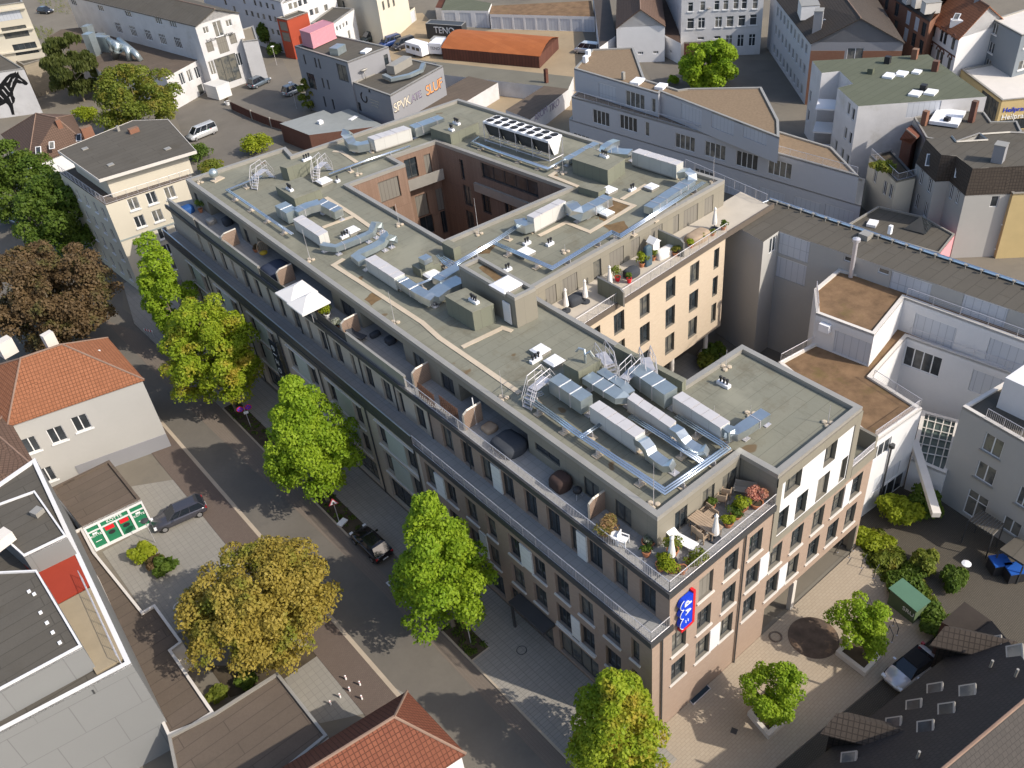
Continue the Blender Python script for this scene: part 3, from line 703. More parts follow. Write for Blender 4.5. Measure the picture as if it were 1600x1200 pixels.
# ================================================================ things on the big roof (deck at 16.06 m)
DZ=16.07
def quad_px(n,l,r,z):
    n=P2(*n,z);l=P2(*l,z);r=P2(*r,z)
    return [n,r,(r[0]+l[0]-n[0],r[1]+l[1]-n[1]),l]
def pxbox(name,label,cat,n,l,r,h,mat,top=None,group=None,parts=None,lip=.05,zb=DZ,raise_=0):
    q=ccw(quad_px(n,l,r,zb+h)); c=(sum(p[0] for p in q)/4,sum(p[1] for p in q)/4)
    t=thing(name,label,cat,(c[0],c[1],zb),group)
    mb=MB().mat(mat); mb.prism(q,zb+raise_,zb+h-.04,bot=True); mb.build('body',mat,t)
    mb=MB().mat(top or mat); mb.prism([(c[0]+(p[0]-c[0])*1.015,c[1]+(p[1]-c[1])*1.015) for p in q],zb+h-.04,zb+h+.02,bot=True); mb.build('lid',top or mat,t)
    return t,q
hg='bitumen clad roof huts'
hA,_=pxbox('roof_hut','grey green roof hut behind the west step-over stair','roof hut',(447.8,263),(437,260),(495.6,246),1.45,M_hut,M_roof,hg)
hB,_=pxbox('roof_hut','low wide grey green roof hut above the western air handling unit','roof hut',(459.6,310.8),(430.4,291),(501,295.6),.95,M_hut,M_roof,hg)
hC,_=pxbox('roof_hut','grey green roof hut left of the big white cooler','roof hut',(703.4,210.5),(671.9,200),(747.4,191),1.25,M_hut,M_roof,hg)
hD,_=pxbox('roof_hut','tall grey green roof hut right of the big white cooler','roof hut',(949.3,266.3),(893.8,248.3),(976.3,248.3),1.55,M_hut,M_roof,hg)
hE,_=pxbox('roof_hut','small grey green roof hut at the east corner of the inner courtyard','roof hut',(935,300.8),(903.5,291.8),(947,294),.65,M_hut,M_roof,hg)
hF,_=pxbox('roof_hut','small grey green roof hut at the near corner of the inner courtyard','roof hut',(708,389),(690,379),(718.5,384),1.15,M_hut,M_roof,hg)
hG,_=pxbox('roof_hut','low grey green roof hut carrying a square metal cap','roof hut',(656.5,422),(643.5,414),(688,410),.8,M_hut,M_roof,hg)
pxb=MB().mat(M_hut); q=ccw(quad_px((662.5,408),(653.5,403),(675,402),DZ+1.7)); pxb.prism(q,DZ+.82,DZ+1.3); pxb.build('neck',M_hut,hG)
pxb=MB().mat(M_zinc); q=[(9.9+(x-9.9)*1.0,y) for x,y in q]; pxb.prism(q,DZ+1.25,DZ+1.75,bot=True); pxb.build('metal_cap',M_zinc,hG)
hH,_=pxbox('roof_hut','grey green roof hut in front of the taller stair tower','roof hut',(738,488),(695,462.5),(771,475),1.75,M_hut,M_roof,hg)
hI,_=pxbox('roof_hut','grey green roof hut with a bent silver exhaust pipe between the long duct units','roof hut',(903.8,580.9),(879.8,567.8),(938.9,562.3),1.65,M_hut,M_roof,hg)
mb=MB().mat(M_zinc); x,y,_z=P(915,568,17.7); mb.tube([(x,y,17.7),(x,y,18.5),(x+.1,y+.15,18.75),(x-.1,y+.5,18.8),(x-.2,y+.7,18.5)],.09,7); mb.tube([(x,y,17.7),(x,y,18.5),(x+.25,y-.25,18.75),(x+.4,y-.45,18.3)],.07,7); mb.build('exhaust_pipe',M_zinc,hI)
# stair tower
q=ccw(quad_px((803.8,466),(716.9,415),(836.9,450),DZ+2.75)); st=thing('stair_tower','taller taupe clad stair tower with a parapet and one white door','roof hut',(*q[0],DZ))
mb=MB().mat(M_clad); mb.prism(q,DZ,DZ+2.5,top=False); mb.build('wall',M_clad,st)
mb=MB().mat(M_roof); mb.cap(q,DZ+2.45); mb.build('roof',M_roof,st); mb=MB().mat(M_cope); ring(mb,q,.3,DZ+2.5,DZ+2.78); mb.build('coping',M_cope,st)
mb=MB().mat(M_white); qa,qb=P2(738,466,DZ+.3),P2(803.8,466,DZ+2.75)
dx0=Vector(q[0]);
mb.box(10.33,24.3,DZ+.15,10.43,25.15,DZ+2.0); mb.build('door',M_white,st)
pxbox('parapet_hut','low grey green upstand box set on the parapet beside the step-over stairs','roof hut',(1066,597),(960,542),(1072,592),1.0,M_hut,M_roof)
def dome(px,py,w,label,z=DZ):
    x,y,_=P(px,py,z+.35); t=thing('skylight_dome',label,'skylight',(x,y,z),'white skylight domes on the big roof')
    mb=MB().mat(M_cope); mb.box(x-w/2,y-w/2,z,x+w/2,y+w/2,z+.28); mb.build('curb',M_cope,t)
    mb=MB().mat(M_dome); a=w/2+.04; b=w/2*.75
    v=[(x-a,y-a,z+.28),(x+a,y-a,z+.28),(x+a,y+a,z+.28),(x-a,y+a,z+.28),(x-b,y-b,z+.42),(x+b,y-b,z+.42),(x+b,y+b,z+.42),(x-b,y+b,z+.42)]
    mb.faces(v,[(0,1,5,4),(1,2,6,5),(2,3,7,6),(3,0,4,7),(4,5,6,7)]); mb.build('dome',M_dome,t)
for px,py,w,l in((550,358,1.1,'white skylight dome framed by the western pale slab path'),(506,281,1.3,'white skylight dome beside the upper western hut'),(951,295,1.2,'white skylight dome touching the small hut east of the courtyard'),(1018,290,1.0,'white skylight dome at the end of a pale slab path behind the wing'),(948,331,1.0,'white skylight dome on the mossy patch inside the eastern slab loop'),(820,392,1.3,'white skylight dome beside the dark pipe run above the wing terrace'),(675,427,1.2,'white skylight dome below the hut with the square metal cap'),(844,545,1.1,'white skylight dome farther from the exhaust pipe hut, of the pair'),(866,562,1.1,'white skylight dome nearer the exhaust pipe hut, of the pair')): dome(px,py,w,l)
dome(791,443,1.9,'large white skylight dome on top of the stair tower',DZ+2.45)
def vent(px,py,n,label,rz=0.,z=DZ):
    x,y,_=P(px,py,z+.3); t=thing('roof_vent',label,'roof vent',(x,y,z),'black vent pipes on white curbs'); L=.28*n+.15
    mb=MB().mat(M_dome); mb.obox((x,y,z+.12),(.36,L,.24) if rz else (L,.36,.24)); mb.build('curb',M_dome,t)
    for i in range(n):
        d=(i-(n-1)/2)*.28; mb=MB().mat(M_black); cx,cy=(x,y+d) if rz else (x+d,y)
        mb.lathe((cx,cy,z+.24),[(.07,0),(.07,.3),(.115,.3),(.115,.42),(.05,.46)],8); mb.build('vent_pipe',M_black,t)
for px,py,n,l,rz,z in((452,293,3,'black vent pipes on top of the low wide western hut',1,DZ+.95),(479,246,3,'black vent pipes on top of the hut behind the west stair',0,DZ+1.45),(527,280,1,'single black vent pipe beside the notch of the inner courtyard',0,DZ),(539,366,3,'black vent pipes near the skylight dome of the western slab path',0,DZ),
  (713,190,3,'black vent pipes farther back on the hut left of the cooler',1,DZ+1.25),(705,200,2,'black vent pipes nearer on the hut left of the cooler',1,DZ+1.25),(944,241,3,'black vent pipes on the tall hut right of the cooler',1,DZ+1.55),(988,293,2,'two black vent pipes between two skylight domes behind the wing',0,DZ),(823,377,2,'black vent pipes left of the other pair on the open deck above the wing',0,DZ),(859,378,2,'black vent pipes right of the other pair on the open deck above the wing',0,DZ),
  (793,418,2,'black vent pipes behind the stair tower',0,DZ),(740,467,3,'black vent pipes on the hut in front of the stair tower',1,DZ+1.75),(837,559,3,'black vent pipes between the pair of domes and the silver duct units',0,DZ),(1131,597,3,'black vent pipes on the empty deck of the head block',1,DZ),(396,275,1,'lone black vent pipe behind the bright pipe run at the west end',0,DZ)): vent(px,py,n,l,rz,z)
def rod(px,py,h,label,z=DZ):
    x,y,_=P(px,py,z); t=thing('lightning_rod',label,'lightning rod',(x,y,z),'lightning rods on the big roof')
    for a in(90,210,330):
        mb=MB().mat(M_slab); mb.lathe((x+.25*math.cos(R(a)),y+.25*math.sin(R(a)),z),[(.18,0),(.18,.1),(.12,.13)],10); mb.build('foot',M_slab,t)
    mb=MB().mat(M_galv); mb.tube([(x,y,z),(x,y,z+h)],.03,5,r2=.012); mb.build('rod',M_galv,t)
for px,py,h,l in((485,407,3.2,'lightning rod in front of the western air handling unit'),(617,505,3,'lightning rod at the street edge below the middle unit'),(786,623,2.5,'lightning rod at the street edge near the steps'),(1021,790,3.6,'lightning rod at the street corner of the roof'),(1134,575,1.6,'lightning rod by the parapet of the head block deck'),(1293,663,1.6,'lightning rod at the gable corner of the head block'),(1114,286,2.8,'lightning rod at the far corner of the wing'),(748,366,3.6,'lightning rod on the near courtyard parapet'),(624,352,2.2,'lightning rod on the left courtyard parapet'),(880,271,3,'lightning rod between cooler and tall hut'),(312,286,.6,'short lightning rod at the west corner'),(1115,652,1.0,'short mast on a dark edged slab on the head block'),(1172,648,.8,'short white mast left of the duct mouth on the head block'),(883,394,.8,'short white mast on open deck above the wing'),(560,273,.8,'short white mast beside the courtyard notch')): rod(px,py,h,l)
# pale slab paths
def spath(pts,label,w=.42,name='slab_path'):
    mb=MB().mat(M_slab); q=[Vector(P2(*p,DZ+.05)) for p in pts]
    for i in range(len(q)-1):
        a,b=q[i],q[i+1]; d=(b-a).normalized(); s=Vector((-d.y,d.x))*w/2; a=a-d*w/2*(1 if i else 0); 
        mb.prism([tuple(a-s),tuple(b-s),tuple(b+s),tuple(a+s)],DZ+.0,DZ+.05+.003*(i%2))
    o=mb.build(name,M_slab); tag(o,label,'slab path','pale slab paths on the big roof')
for pts,l in(([(537,404),(521,413.8),(566,442.5),(660,503.8),(687,528),(750,571),(812,614)],'long pale slab path running along the street side of the roof'),([(722,542),(785,512),(800,517)],'short pale slab path from the long path to the stair tower'),([(509,308),(553,336),(597,367)],'pale slab path between the western unit and the courtyard'),([(553,337),(504,355)],'pale slab cross path beside the western skylight dome'),([(520,236),(533,237),(557,253)],'pale slab path below the curved bright duct'),([(842,368),(884,347),(921.5,362),(990,321),(953,309)],'pale slab loop on the deck of the wing'),([(971,311),(1010,288)],'pale slab path towards two domes behind the wing'),([(872,266),(860,274),(903,291)],'pale slab path along the far courtyard edge')): spath(pts,l)
# moss patches
M_moss=plain('brown_moss',(.17,.11,.055),1,0,.3,1.5,stain=(.19,.185,.145))
def patch(poly,label,z=DZ+.004):
    mb=MB().mat(M_moss); q=[P2(*p,z) for p in poly]; c=(sum(a for a,b in q)/len(q),sum(b for a,b in q)/len(q)); pts=[]
    for i in range(len(q)):
        for t in(0,.33,.66):
            a,b=q[i],q[(i+1)%len(q)]; x=a[0]+(b[0]-a[0])*t;y=a[1]+(b[1]-a[1])*t; k=1+random.uniform(-.16,.12); pts.append((c[0]+(x-c[0])*k,c[1]+(y-c[1])*k))
    mb.cap(ccw(pts),z); o=mb.build('moss_patch',M_moss); o['kind']='stuff'
for p in([(568,468),(583,455),(605,462),(580,478)],[(930,330),(960,310),(985,320),(950,345),(935,345)],[(942,352),(975,345),(985,360),(960,368)],[(748,385),(775,382),(765,396),(745,396)]): patch(p,'')
patch([(685,416),(760,452),(820,460),(800,440)][:0] or [(745,417),(760,414),(790,436),(775,440)],'',DZ+2.455)
# --- air handling units: unit body of panels on rails, ducts
def unit(label,n,l,r,h,mat=M_ahu,base=.22,n_p=5,name='air_handling_unit',group='long air handling units'):
    q=quad_px(n,l,r,DZ+h); c=(sum(p[0] for p in q)/4,sum(p[1] for p in q)/4)
    t=thing(name,label,'air unit',(c[0],c[1],DZ),group); cq=ccw(q)
    mb=MB().mat(mat); mb.prism(cq,DZ+base,DZ+h-.05,bot=True); mb.build('housing',mat,t)
    N0,Rr,B,L=[Vector(p) for p in q]
    long=(L-N0) if (L-N0).length>(Rr-N0).length else (Rr-N0); short=(Rr-N0) if long==(L-N0) or (L-N0).length>(Rr-N0).length else (L-N0)
    d=long.normalized(); s=short.normalized(); LL=long.length; W=short.length
    for k in range(n_p):
        a=N0+d*(LL*k/n_p+.02); b=N0+d*(LL*(k+1)/n_p-.02); o=s*.03
        mb=MB().mat(M_top); mb.prism(ccw([tuple(a-o),tuple(b-o),tuple(b+s*W+o),tuple(a+s*W+o)]),DZ+h-.05,DZ+h+.015*(k%2)+.01,bot=True); mb.build('lid_panel',M_top,t)
    mb=MB().mat(M_cope)
    for e in(.08,W-.08): mb.prism(ccw([tuple(N0+s*(e-.06)),tuple(N0+d*LL+s*(e-.06)),tuple(N0+d*LL+s*(e+.06)),tuple(N0+s*(e+.06))]),DZ+.08,DZ+base)
    mb.build('base_rail',M_cope,t)
    for k in range(3):
        a=N0+d*LL*(.12+.38*k)+s*W/2; mb=MB().mat(M_slab); mb.obox((a.x,a.y,DZ+.04),(.5,W+.4,.08) if abs(d.y)>.7 else(W+.4,.5,.08),0); mb.build('foot_slab',M_slab,t)
    return t
M_top=metal('unit_lid',(.60,.57,.56),.45,.25,.06)
def duct(label,path,w,h,mat=None,name='air_duct',legs=True,group='sheet metal ducts on the big roof'):
    """path of (px,py,z)"""
    mat=mat or M_zinc; q=[P(*p) if len(p)==3 else p[1] for p in path]; q=[tuple(v) for v in q]
    t=thing(name,label,'duct',(q[0][0],q[0][1],DZ),group)
    mb=MB().mat(mat); mb.duct(q,w,h); mb.build('duct_body',mat,t)
    fl=MB().mat(M_galv)
    for i in range(len(q)-1):
        a,b=Vector(q[i]),Vector(q[i+1]); L=(b-a).length; m=int(L/1.3); d=(b-a).normalized()
        for k in range(1,m+1):
            c=a+d*L*k/(m+1); fl.duct([c-d*.03,c+d*.03],w+.07,h+.07)
    if fl.v: fl.build('flange',M_galv,t)
    if legs:
        for i in range(len(q)):
            if i in(0,len(q)-1) or i%2==0:
                x,y,z=q[i]
                if z-h/2>DZ+.2:
                    mb=MB().mat(M_galv); mb.tube([(x+.15,y,DZ+.05),(x+.15,y,z-h/2)],.03,5); mb.obox((x+.15,y,DZ+.03),(.5,.5,.06)); mb.build('support',M_galv,t)
    return t
def arc(c,r,a0,a1,ax,n=7):
    """vertical arc around c (world), ax = horizontal unit direction"""
    o=[]
    for i in range(n+1):
        t=R(a0+(a1-a0)*i/n); o.append((None,(c[0]+ax[0]*r*math.cos(t),c[1]+ax[1]*r*math.cos(t),c[2]+r*math.sin(t))))
    return o
u1=unit('long grey air handling unit nearest the street on the front roof',(992.8,683.5),(921,634.5),(1007.8,673.8),1.5)
u2=unit('shorter grey air handling unit in the middle of the front three',(1047.5,667.8),(980,622),(1056.5,658.5),1.3,n_p=4)
u3=unit('long grey air handling unit farthest from the street of the front three',(1126,668.5),(1051,620),(1140.5,659.5),1.4)
u4=unit('long grey air handling unit on the west part of the roof',(498,369),(458,342.5),(512,362),1.3,n_p=6)
M_ahus=bricks('splashed_panels',(.50,.50,.47),(.47,.47,.44),(.3,.3,.28),1.4,5,.02,.5,.08,True,0,.15,stain=(.28,.28,.26))
u5=unit('stained air handling unit beside the slab path in the middle of the roof',(616,435),(570,405),(632,428),1.35,M_ahus,n_p=6)
u6=unit('white air handling unit along the far edge behind the courtyard notch',(584.4,218.8),(573.8,214.4),(641.9,200.6),1.5,n_p=5)
u7=unit('white air handling unit with a small blue fan beside the courtyard',(833.8,340.8),(823,337),(884,314.5),1.6,n_p=4)
x,y,_=P(864,330,DZ+.9); mb=MB().mat(M_blue); mb.tube([(x,y-.12,DZ+1.0),(x-.0,y-.45,DZ+1.0)],.26,12); mb.build('fan_cowl',M_blue,u7)
u8=unit('stained air handling unit along the far edge of the wing',(1057,258),(987.5,237),(1067.8,252.8),1.55,M_ahus,n_p=7)
duct('flat topped duct box joining the nearest street unit to its west',[(867,598,17.1),(917,632,17.1)],1.05,1.15,M_zincd)
duct('flat topped duct box feeding the farthest of the front three units',[(992,583,17.1),(1048,622,17.1)],1.15,1.2,M_zincd)
duct('twin duct running from the exhaust pipe hut to the middle unit',[(918,590,17.25),(968,621,17.25),(978,620,17.0)],1.0,.5,M_zincd)
duct('second twin duct running parallel beside the first one from the exhaust pipe hut',[(938,582,17.25),(975,606,17.25),(985,617,17.1)],.7,.5,M_zincd)
duct('curved bright duct dropping from the nearest street unit to a square white mouth',[(998,687,17.1),(1007,692,17.3),(1014,701,17.1),(1018,711,16.75),(1030,721,16.65),(1041,728,16.65),(1051,727,16.85)],.75,.5)
duct('curved bright duct dropping from the middle unit to a square white mouth',[(1052,671,17.1),(1062,677,17.2),(1068,686,17.0),(1074,694,16.75),(1086,702,16.65),(1095,706,16.65),(1104,704,16.85)],.7,.5)
duct('straight bright duct on legs leading away from the farthest front unit',[(1134,675,16.95),(1150,678,16.95),(1163,670,17.0),(1196,648,17.0)],.8,.6)
duct('white faced box duct at the end of the farthest front unit',[(1131,678,16.95),(1141,672,17.0)],.9,.85,M_zincd,legs=False)
duct('long low duct sweeping from the western unit towards the courtyard',[(503,384,16.75),(512,386,16.75),(525,388,16.75),(548,379,16.75),(572,369,16.75),(581,364,16.85),(583,357,17.1),(585,351,17.3),(592,351,17.1),(594,355,16.6)],.6,.5,M_zincd)
duct('duct with a round elbow beside the middle unit',[(567,410,16.9),(556,402,16.9),(566,396,16.9),(585,387,16.9),(597,380,16.9),(601,372,17.2),(606,368,17.35),(612,371,17.1),(614,377,16.5)],.85,.5,M_zincd)
duct('low duct box from the western unit to the wide hut',[(440,326,16.9),(458,338,16.9)],1.2,1.1,M_zincd)
duct('pale duct bridging from the western unit to the hut wall',[(462,334,17.1),(482,325,17.1),(500,320,17.1)],1.2,.7,M_zinc)
duct('short duct ending in a crumpled box near the western slab path',[(500,319,17.0),(515,326,16.9),(530,334,16.8)],1.0,.8,M_zinc)
duct('pale duct behind the stained middle unit',[(624,438,16.9),(640,449,16.9),(655,459,16.9),(668,466,16.85),(676,470,16.7)],.9,.7,M_zinc)
duct('blue shaded duct in front of the stair tower',[(676,466,16.75),(690,455,16.75),(700,449,16.75),(720,440,16.75)],1.4,.6,M_zinc)
duct('flat duct arching over beside the stair tower',[(682,441,16.9),(700,430,16.9),(716,421,17.0),(719,425,16.6)],1.0,.6,M_zinc)
duct('blue grey duct on legs behind the white rear unit',[(645,205,16.95),(668,197,16.95),(690,189,16.95)],1.3,1.0,M_zinc)
duct('bright curved duct at the west end of the white rear unit',[(577,227,16.9),(562,230,16.9),(551,228,16.8),(545,219,17.1),(541,211,17.6),(544,205,17.9)],1.0,.8,M_zinc)
duct('large round elbow duct beside the white unit with the blue fan',[(888,322,17.0),(894,324,17.3),(899,330,17.2),(904,336,16.8),(915,331,16.75),(935,321,16.75),(950,312,16.75)],1.1,.8,M_zinc)
duct('short elbow duct at the near end of the white unit with the blue fan',[(829,352,16.8),(822,355,16.8),(814,352,16.8),(812,347,16.9)],1.0,.8,M_zinc)
duct('long straight duct following the edge of the wing roof',[(1080,285,16.75),(1045,307,16.75),(1013,329,16.75)],1.0,.7,M_zinc)
duct('rounded elbow duct at the corner of the wing roof',[(1062,272,17.1),(1074,270,17.4),(1080,275,17.2),(1081,284,16.8)],.9,.6,M_zinc)
duct('low duct behind the tall hut',[(884,252,16.6),(905,241,16.6),(932,226,16.6)],.8,.5,M_zinc)
duct('arched duct behind the tall hut',[(941,240,17.3),(944,232,17.9),(953,226,17.9),(963,222,17.7)],.8,.5,M_zinc)
duct('flat duct joining the stained far unit',[(950,236,16.8),(968,239,16.8),(985,240,16.9)],1.3,.4,M_zinc)
# --- insulated pipe runs: each run is one thing of parallel pipes on slab supports
def pipes(label,pts,n=3,gap=.17,z=16.6,r=.065):
    q=[P2(px,py,z) for px,py in pts]; t=thing('pipe_run',label,'pipes',(q[0][0],q[0][1],DZ),'insulated pipe runs on the big roof')
    for k in range(n):
        o=(k-(n-1)/2)*gap; path=[]
        for i,p in enumerate(q):
            a=Vector(q[max(i-1,0)]);b=Vector(p);c=Vector(q[min(i+1,len(q)-1)]); d1=(b-a).normalized() if i else (c-b).normalized(); d2=(c-b).normalized() if i<len(q)-1 else d1
            n1=Vector((-d1.y,d1.x));n2=Vector((-d2.y,d2.x)); m=(n1+n2)/max(.4,1+n1.dot(n2)); path.append((b.x+m.x*o,b.y+m.y*o,z))
        mb=MB().mat(M_pipe); mb.smooth=True; mb.tube(path,r,8); mb.build('pipe',M_pipe,t)
    for i in range(len(q)-1):
        a=Vector(q[i]);b=Vector(q[i+1]); L=(b-a).length; m=max(1,int(L/2.6)); d=(b-a).normalized()
        for k in range(m):
            c=a+d*L*(k+.5)/m; mb=MB().mat(M_slab); mb.obox((c.x,c.y,DZ+.04),(.5,n*gap+.5,.08),math.atan2(d.y,d.x)); 
            mb.mat(M_galv); mb.obox((c.x,c.y,(DZ+z)/2),(.05,n*gap+.1,z-DZ-.1),math.atan2(d.y,d.x)); mb.build('pipe_support',None,t)
pipes('bright and blue pipe run turning a corner at the west end of the roof',[(410,275),(355,297),(404,330),(457,366)],2)
pipes('very bright straight pipe run between the western hut and the white rear unit',[(641,228),(577,249),(514,272)],2)
pipes('bright pipe run from the white fan unit down to the stair tower',[(808,354),(773,377),(710,414),(690,402)],3,.2)
pipes('bright pipe run crossing in front of the courtyard corner hut',[(708,419),(675,436),(641,449)],2)
pipes('dark and bright pipe run along the wing terrace edge',[(773,380),(863,419),(956,363),(969,369),(1100,285)],3)
pipes('blue pipe run along the street side of the front units and round the corner',[(848,614),(825,622),(905,679),(1039,768),(1136,701),(1127,693),(1057,650)],3)
pipes('pipe run between the street unit and the middle unit',[(1097,722),(1040,684),(984,650)],3,.16)
pipes('short pipe branch into the nearest street unit',[(907,683),(938,663)],2)
pipes('thin pipe run beside the courtyard hut leading to its blue valves',[(716,426),(695,412),(683,399)],2)
# --- big cooler
z=DZ+2.5
q=quad_px((856.7,220.8),(754.3,189.2),(878,210.5),z); Nn,Rr,Bb,Ll=[Vector(v) for v in q]
ct=thing('roof_cooler','long white cooler with two rows of black fans behind the courtyard','cooling unit',((Nn.x+Bb.x)/2,(Nn.y+Bb.y)/2,DZ))
mb=MB().mat(M_dome); mb.prism(ccw(q),z-.22,z,bot=True); mb.build('fan_deck',M_dome,ct)
D=(Ll-Nn).normalized(); W=(Rr-Nn); Wd=W.normalized(); LL=(Ll-Nn).length; WW=W.length
M_coil=bricks('cooler_coil',(.10,.105,.11),(.11,.115,.12),(.05,.05,.055),1.6,.05,.01,.6,.1)
mb=MB().mat(M_coil); zb=DZ+.75
for k in range(4):
    a=Nn+D*(LL*k/4+.05); b=Nn+D*(LL*(k+1)/4-.05); m0=.36*WW
    for s0,s1 in((.04*WW,m0),(WW*.96,WW-m0)):
        t0=[(a+Wd*s0),(b+Wd*s0)];t1=[(a+Wd*s1),(b+Wd*s1)]; pr=[(t0[0].x,t0[0].y,z-.22),(t0[1].x,t0[1].y,z-.22),(t1[1].x,t1[1].y,zb),(t1[0].x,t1[0].y,zb)]
        mb.face(pr); mb.face(pr[::-1])
mb.build('coil',M_coil,ct)
mb=MB().mat(M_white)
for e in(0,LL):
    a=Nn+D*e; mb.face([(a.x+Wd.x*.05,a.y+Wd.y*.05,z-.22),(a.x+Wd.x*WW*.95,a.y+Wd.y*WW*.95,z-.22),(a.x+Wd.x*WW*.64,a.y+Wd.y*WW*.64,zb),(a.x+Wd.x*WW*.36,a.y+Wd.y*WW*.36,zb)])
mb.build('end_panel',M_white,ct)
mb=MB().mat(M_galv)
for k in range(5):
    a=Nn+D*LL*k/4
    for s in(0,WW):
        p=a+Wd*s; mb.tube([(p.x,p.y,DZ+.2),(p.x,p.y,z-.2)],.045,4)
        c=a+Wd*WW*(.4 if s==0 else .6); mb.tube([(p.x,p.y,z-.3),(c.x+D.x*.5*(k<4),c.y+D.y*.5*(k<4),DZ+.4)],.03,4)
    b=a+Wd*WW; mb.tube([(a.x,a.y,DZ+.4),(b.x,b.y,DZ+.4)],.04,4)
for s in(0,WW*.4,WW*.6,WW):
    a=Nn+Wd*s;b=a+D*LL; mb.tube([(a.x,a.y,DZ+.4),(b.x,b.y,DZ+.4)],.04,4)
mb.build('frame',M_galv,ct)
for k in range(8):
    for s in(.27,.73):
        c=Nn+D*LL*(k+.5)/8+Wd*WW*s; mb=MB().mat(M_dome); mb.lathe((c.x,c.y,z),[(.52,0),(.5,.07),(.47,.07),(.47,.02)],18); mb.mat(M_black); mb.lathe((c.x,c.y,z+.02),[(.465,0),(.465,.012)],18); mb.lathe((c.x,c.y,z+.03),[(.13,0),(.13,.05)],10)
        for a in range(5): mb.obox((c.x+.25*math.cos(a*1.257),c.y+.25*math.sin(a*1.257),z+.045),(.42,.1,.012),a*1.257)
        mb.build('fan',None,ct)
pipes('thick blue grey pipe loop in front of the big white cooler',[(748,215),(737,223),(857,264),(880,251)],1,.2,16.45,.14)
# --- light steel stairs over the ducts
def stepover(px,py,rz,label,w=.75,L=1.5,h=1.3):
    x,y,_=P(px,py,DZ); t=thing('step_over_stair',label,'roof stairs',(x,y,DZ),'step-over stairs on the big roof',rz)
    off=OFF.pop(t.name); OFF[t.name]=(0,0,0)
    mb=MB().mat(M_galv); mb.box(-L/2,-w/2,h-.04,L/2,w/2,h); mb.build('platform',M_galv,t)
    for s in(-1,1):
        mb=MB().mat(M_galv)
        for e in(-w/2,w/2): mb.tube([(s*L/2,e,h-.05),(s*(L/2+h*.55),e,.05)],.03,4)
        for k in range(5):
            u=(k+.5)/5; cx=s*(L/2+h*.55*u); mb.obox((cx,0,h*(1-u)),(.2,w,.03))
        mb.build('stair_flight',M_galv,t)
        mb=MB().mat(M_galv); e=s*w/2
        path=[(-(L/2+h*.55),e,1.0),(-L/2,e,h+1.0),(L/2,e,h+1.0),(L/2+h*.55,e,1.0)]; mb.tube(path,.025,5); mb.tube([(a,b,c-.5) for a,b,c in path],.018,4)
        for a,b,c in path+[(0,e,h+1)]: mb.tube([(a,b,c-1.0),(a,b,c)],.022,4)
        mb.build('handrail',M_galv,t)
for px,py,rz,l in((845,622,.15,'step-over stair farthest left among the front duct units'),(946,583,1.2,'step-over stair beside the exhaust pipe hut'),(985,606,.2,'step-over stair between two front duct units'),(1012,592,1.0,'step-over stair over the farthest front duct box'),(505,276,.5,'step-over stair beside the upper western hut'),(412,287,.4,'step-over stair over the bright pipe run at the west end')): stepover(px,py,rz,l)
# globe antenna
x,y,_=P(337,282,DZ); t=thing('globe_antenna','grey globe shaped antenna on a pale slab at the west corner of the roof','antenna',(x,y,DZ))
mb=MB().mat(M_slab); mb.obox((x+.2,y,DZ+.05),(1.3,.9,.1),.2); mb.build('slab',M_slab,t)
mb=MB().mat(M_zincd); mb.smooth=True; mb.lathe((x,y,DZ+.35),[(.05,0)]+[(.48*math.sin(a*math.pi/9),.5-.48*math.cos(a*math.pi/9)) for a in range(1,9)]+[(.02,.98)],18); mb.build('globe',M_zincd,t)
mb=MB().mat(M_galv); mb.tube([(x,y,DZ+.1),(x,y,DZ+.5)],.06,6); mb.build('stub',M_galv,t)
# ================================================================ foliage helpers
rng=np.random.default_rng(11)
def leafmesh(name,clumps,n,size,mat,flat=.0,droop=0.):
    """clumps: list of (x,y,z,rx,rz); n leaf sprays of half-size `size` on and in them"""
    c=np.array(clumps,float); wgt=c[:,3]**2; wgt/=wgt.sum(); idx=rng.choice(len(c),n,p=wgt)
    d=rng.normal(size=(n,3)); d/=np.linalg.norm(d,axis=1)[:,None]; d[:,2]=np.where(d[:,2]<-.35,-d[:,2],d[:,2])
    r=rng.uniform(.72,1.08,n)**1
    p=c[idx,:3]+d*np.stack([c[idx,3],c[idx,3],c[idx,4]],1)*r[:,None]
    nn=d*.8+rng.normal(size=(n,3))*.55+np.array([0,0,.35]); nn/=np.linalg.norm(nn,axis=1)[:,None]
    t=np.cross(nn,rng.normal(size=(n,3))); t/=np.linalg.norm(t,axis=1)[:,None]; b=np.cross(nn,t)
    if droop: t=t*.4+np.array([0,0,-droop]); t/=np.linalg.norm(t,axis=1)[:,None]
    s=size*rng.uniform(.65,1.35,n)[:,None]
    V=np.stack([p-t*s,p+b*s*.62+nn*s*.15,p+t*s,p-b*s*.62+nn*s*.15],1).reshape(-1,3)
    me=bpy.data.meshes.new(name); me.vertices.add(4*n); me.vertices.foreach_set('co',V.ravel()); me.loops.add(4*n); me.loops.foreach_set('vertex_index',np.arange(4*n)); me.polygons.add(n); me.polygons.foreach_set('loop_start',np.arange(0,4*n,4)); me.polygons.foreach_set('loop_total',np.full(n,4))
    ct=rng.uniform(0,1,len(c)); tint=np.clip(ct[idx]*.6+rng.uniform(0,.4,n),0,1)
    a=me.attributes.new('tint','FLOAT','FACE'); a.data.foreach_set('value',tint.astype(np.float32))
    me.materials.append(mat); me.update(); me.validate(); return me
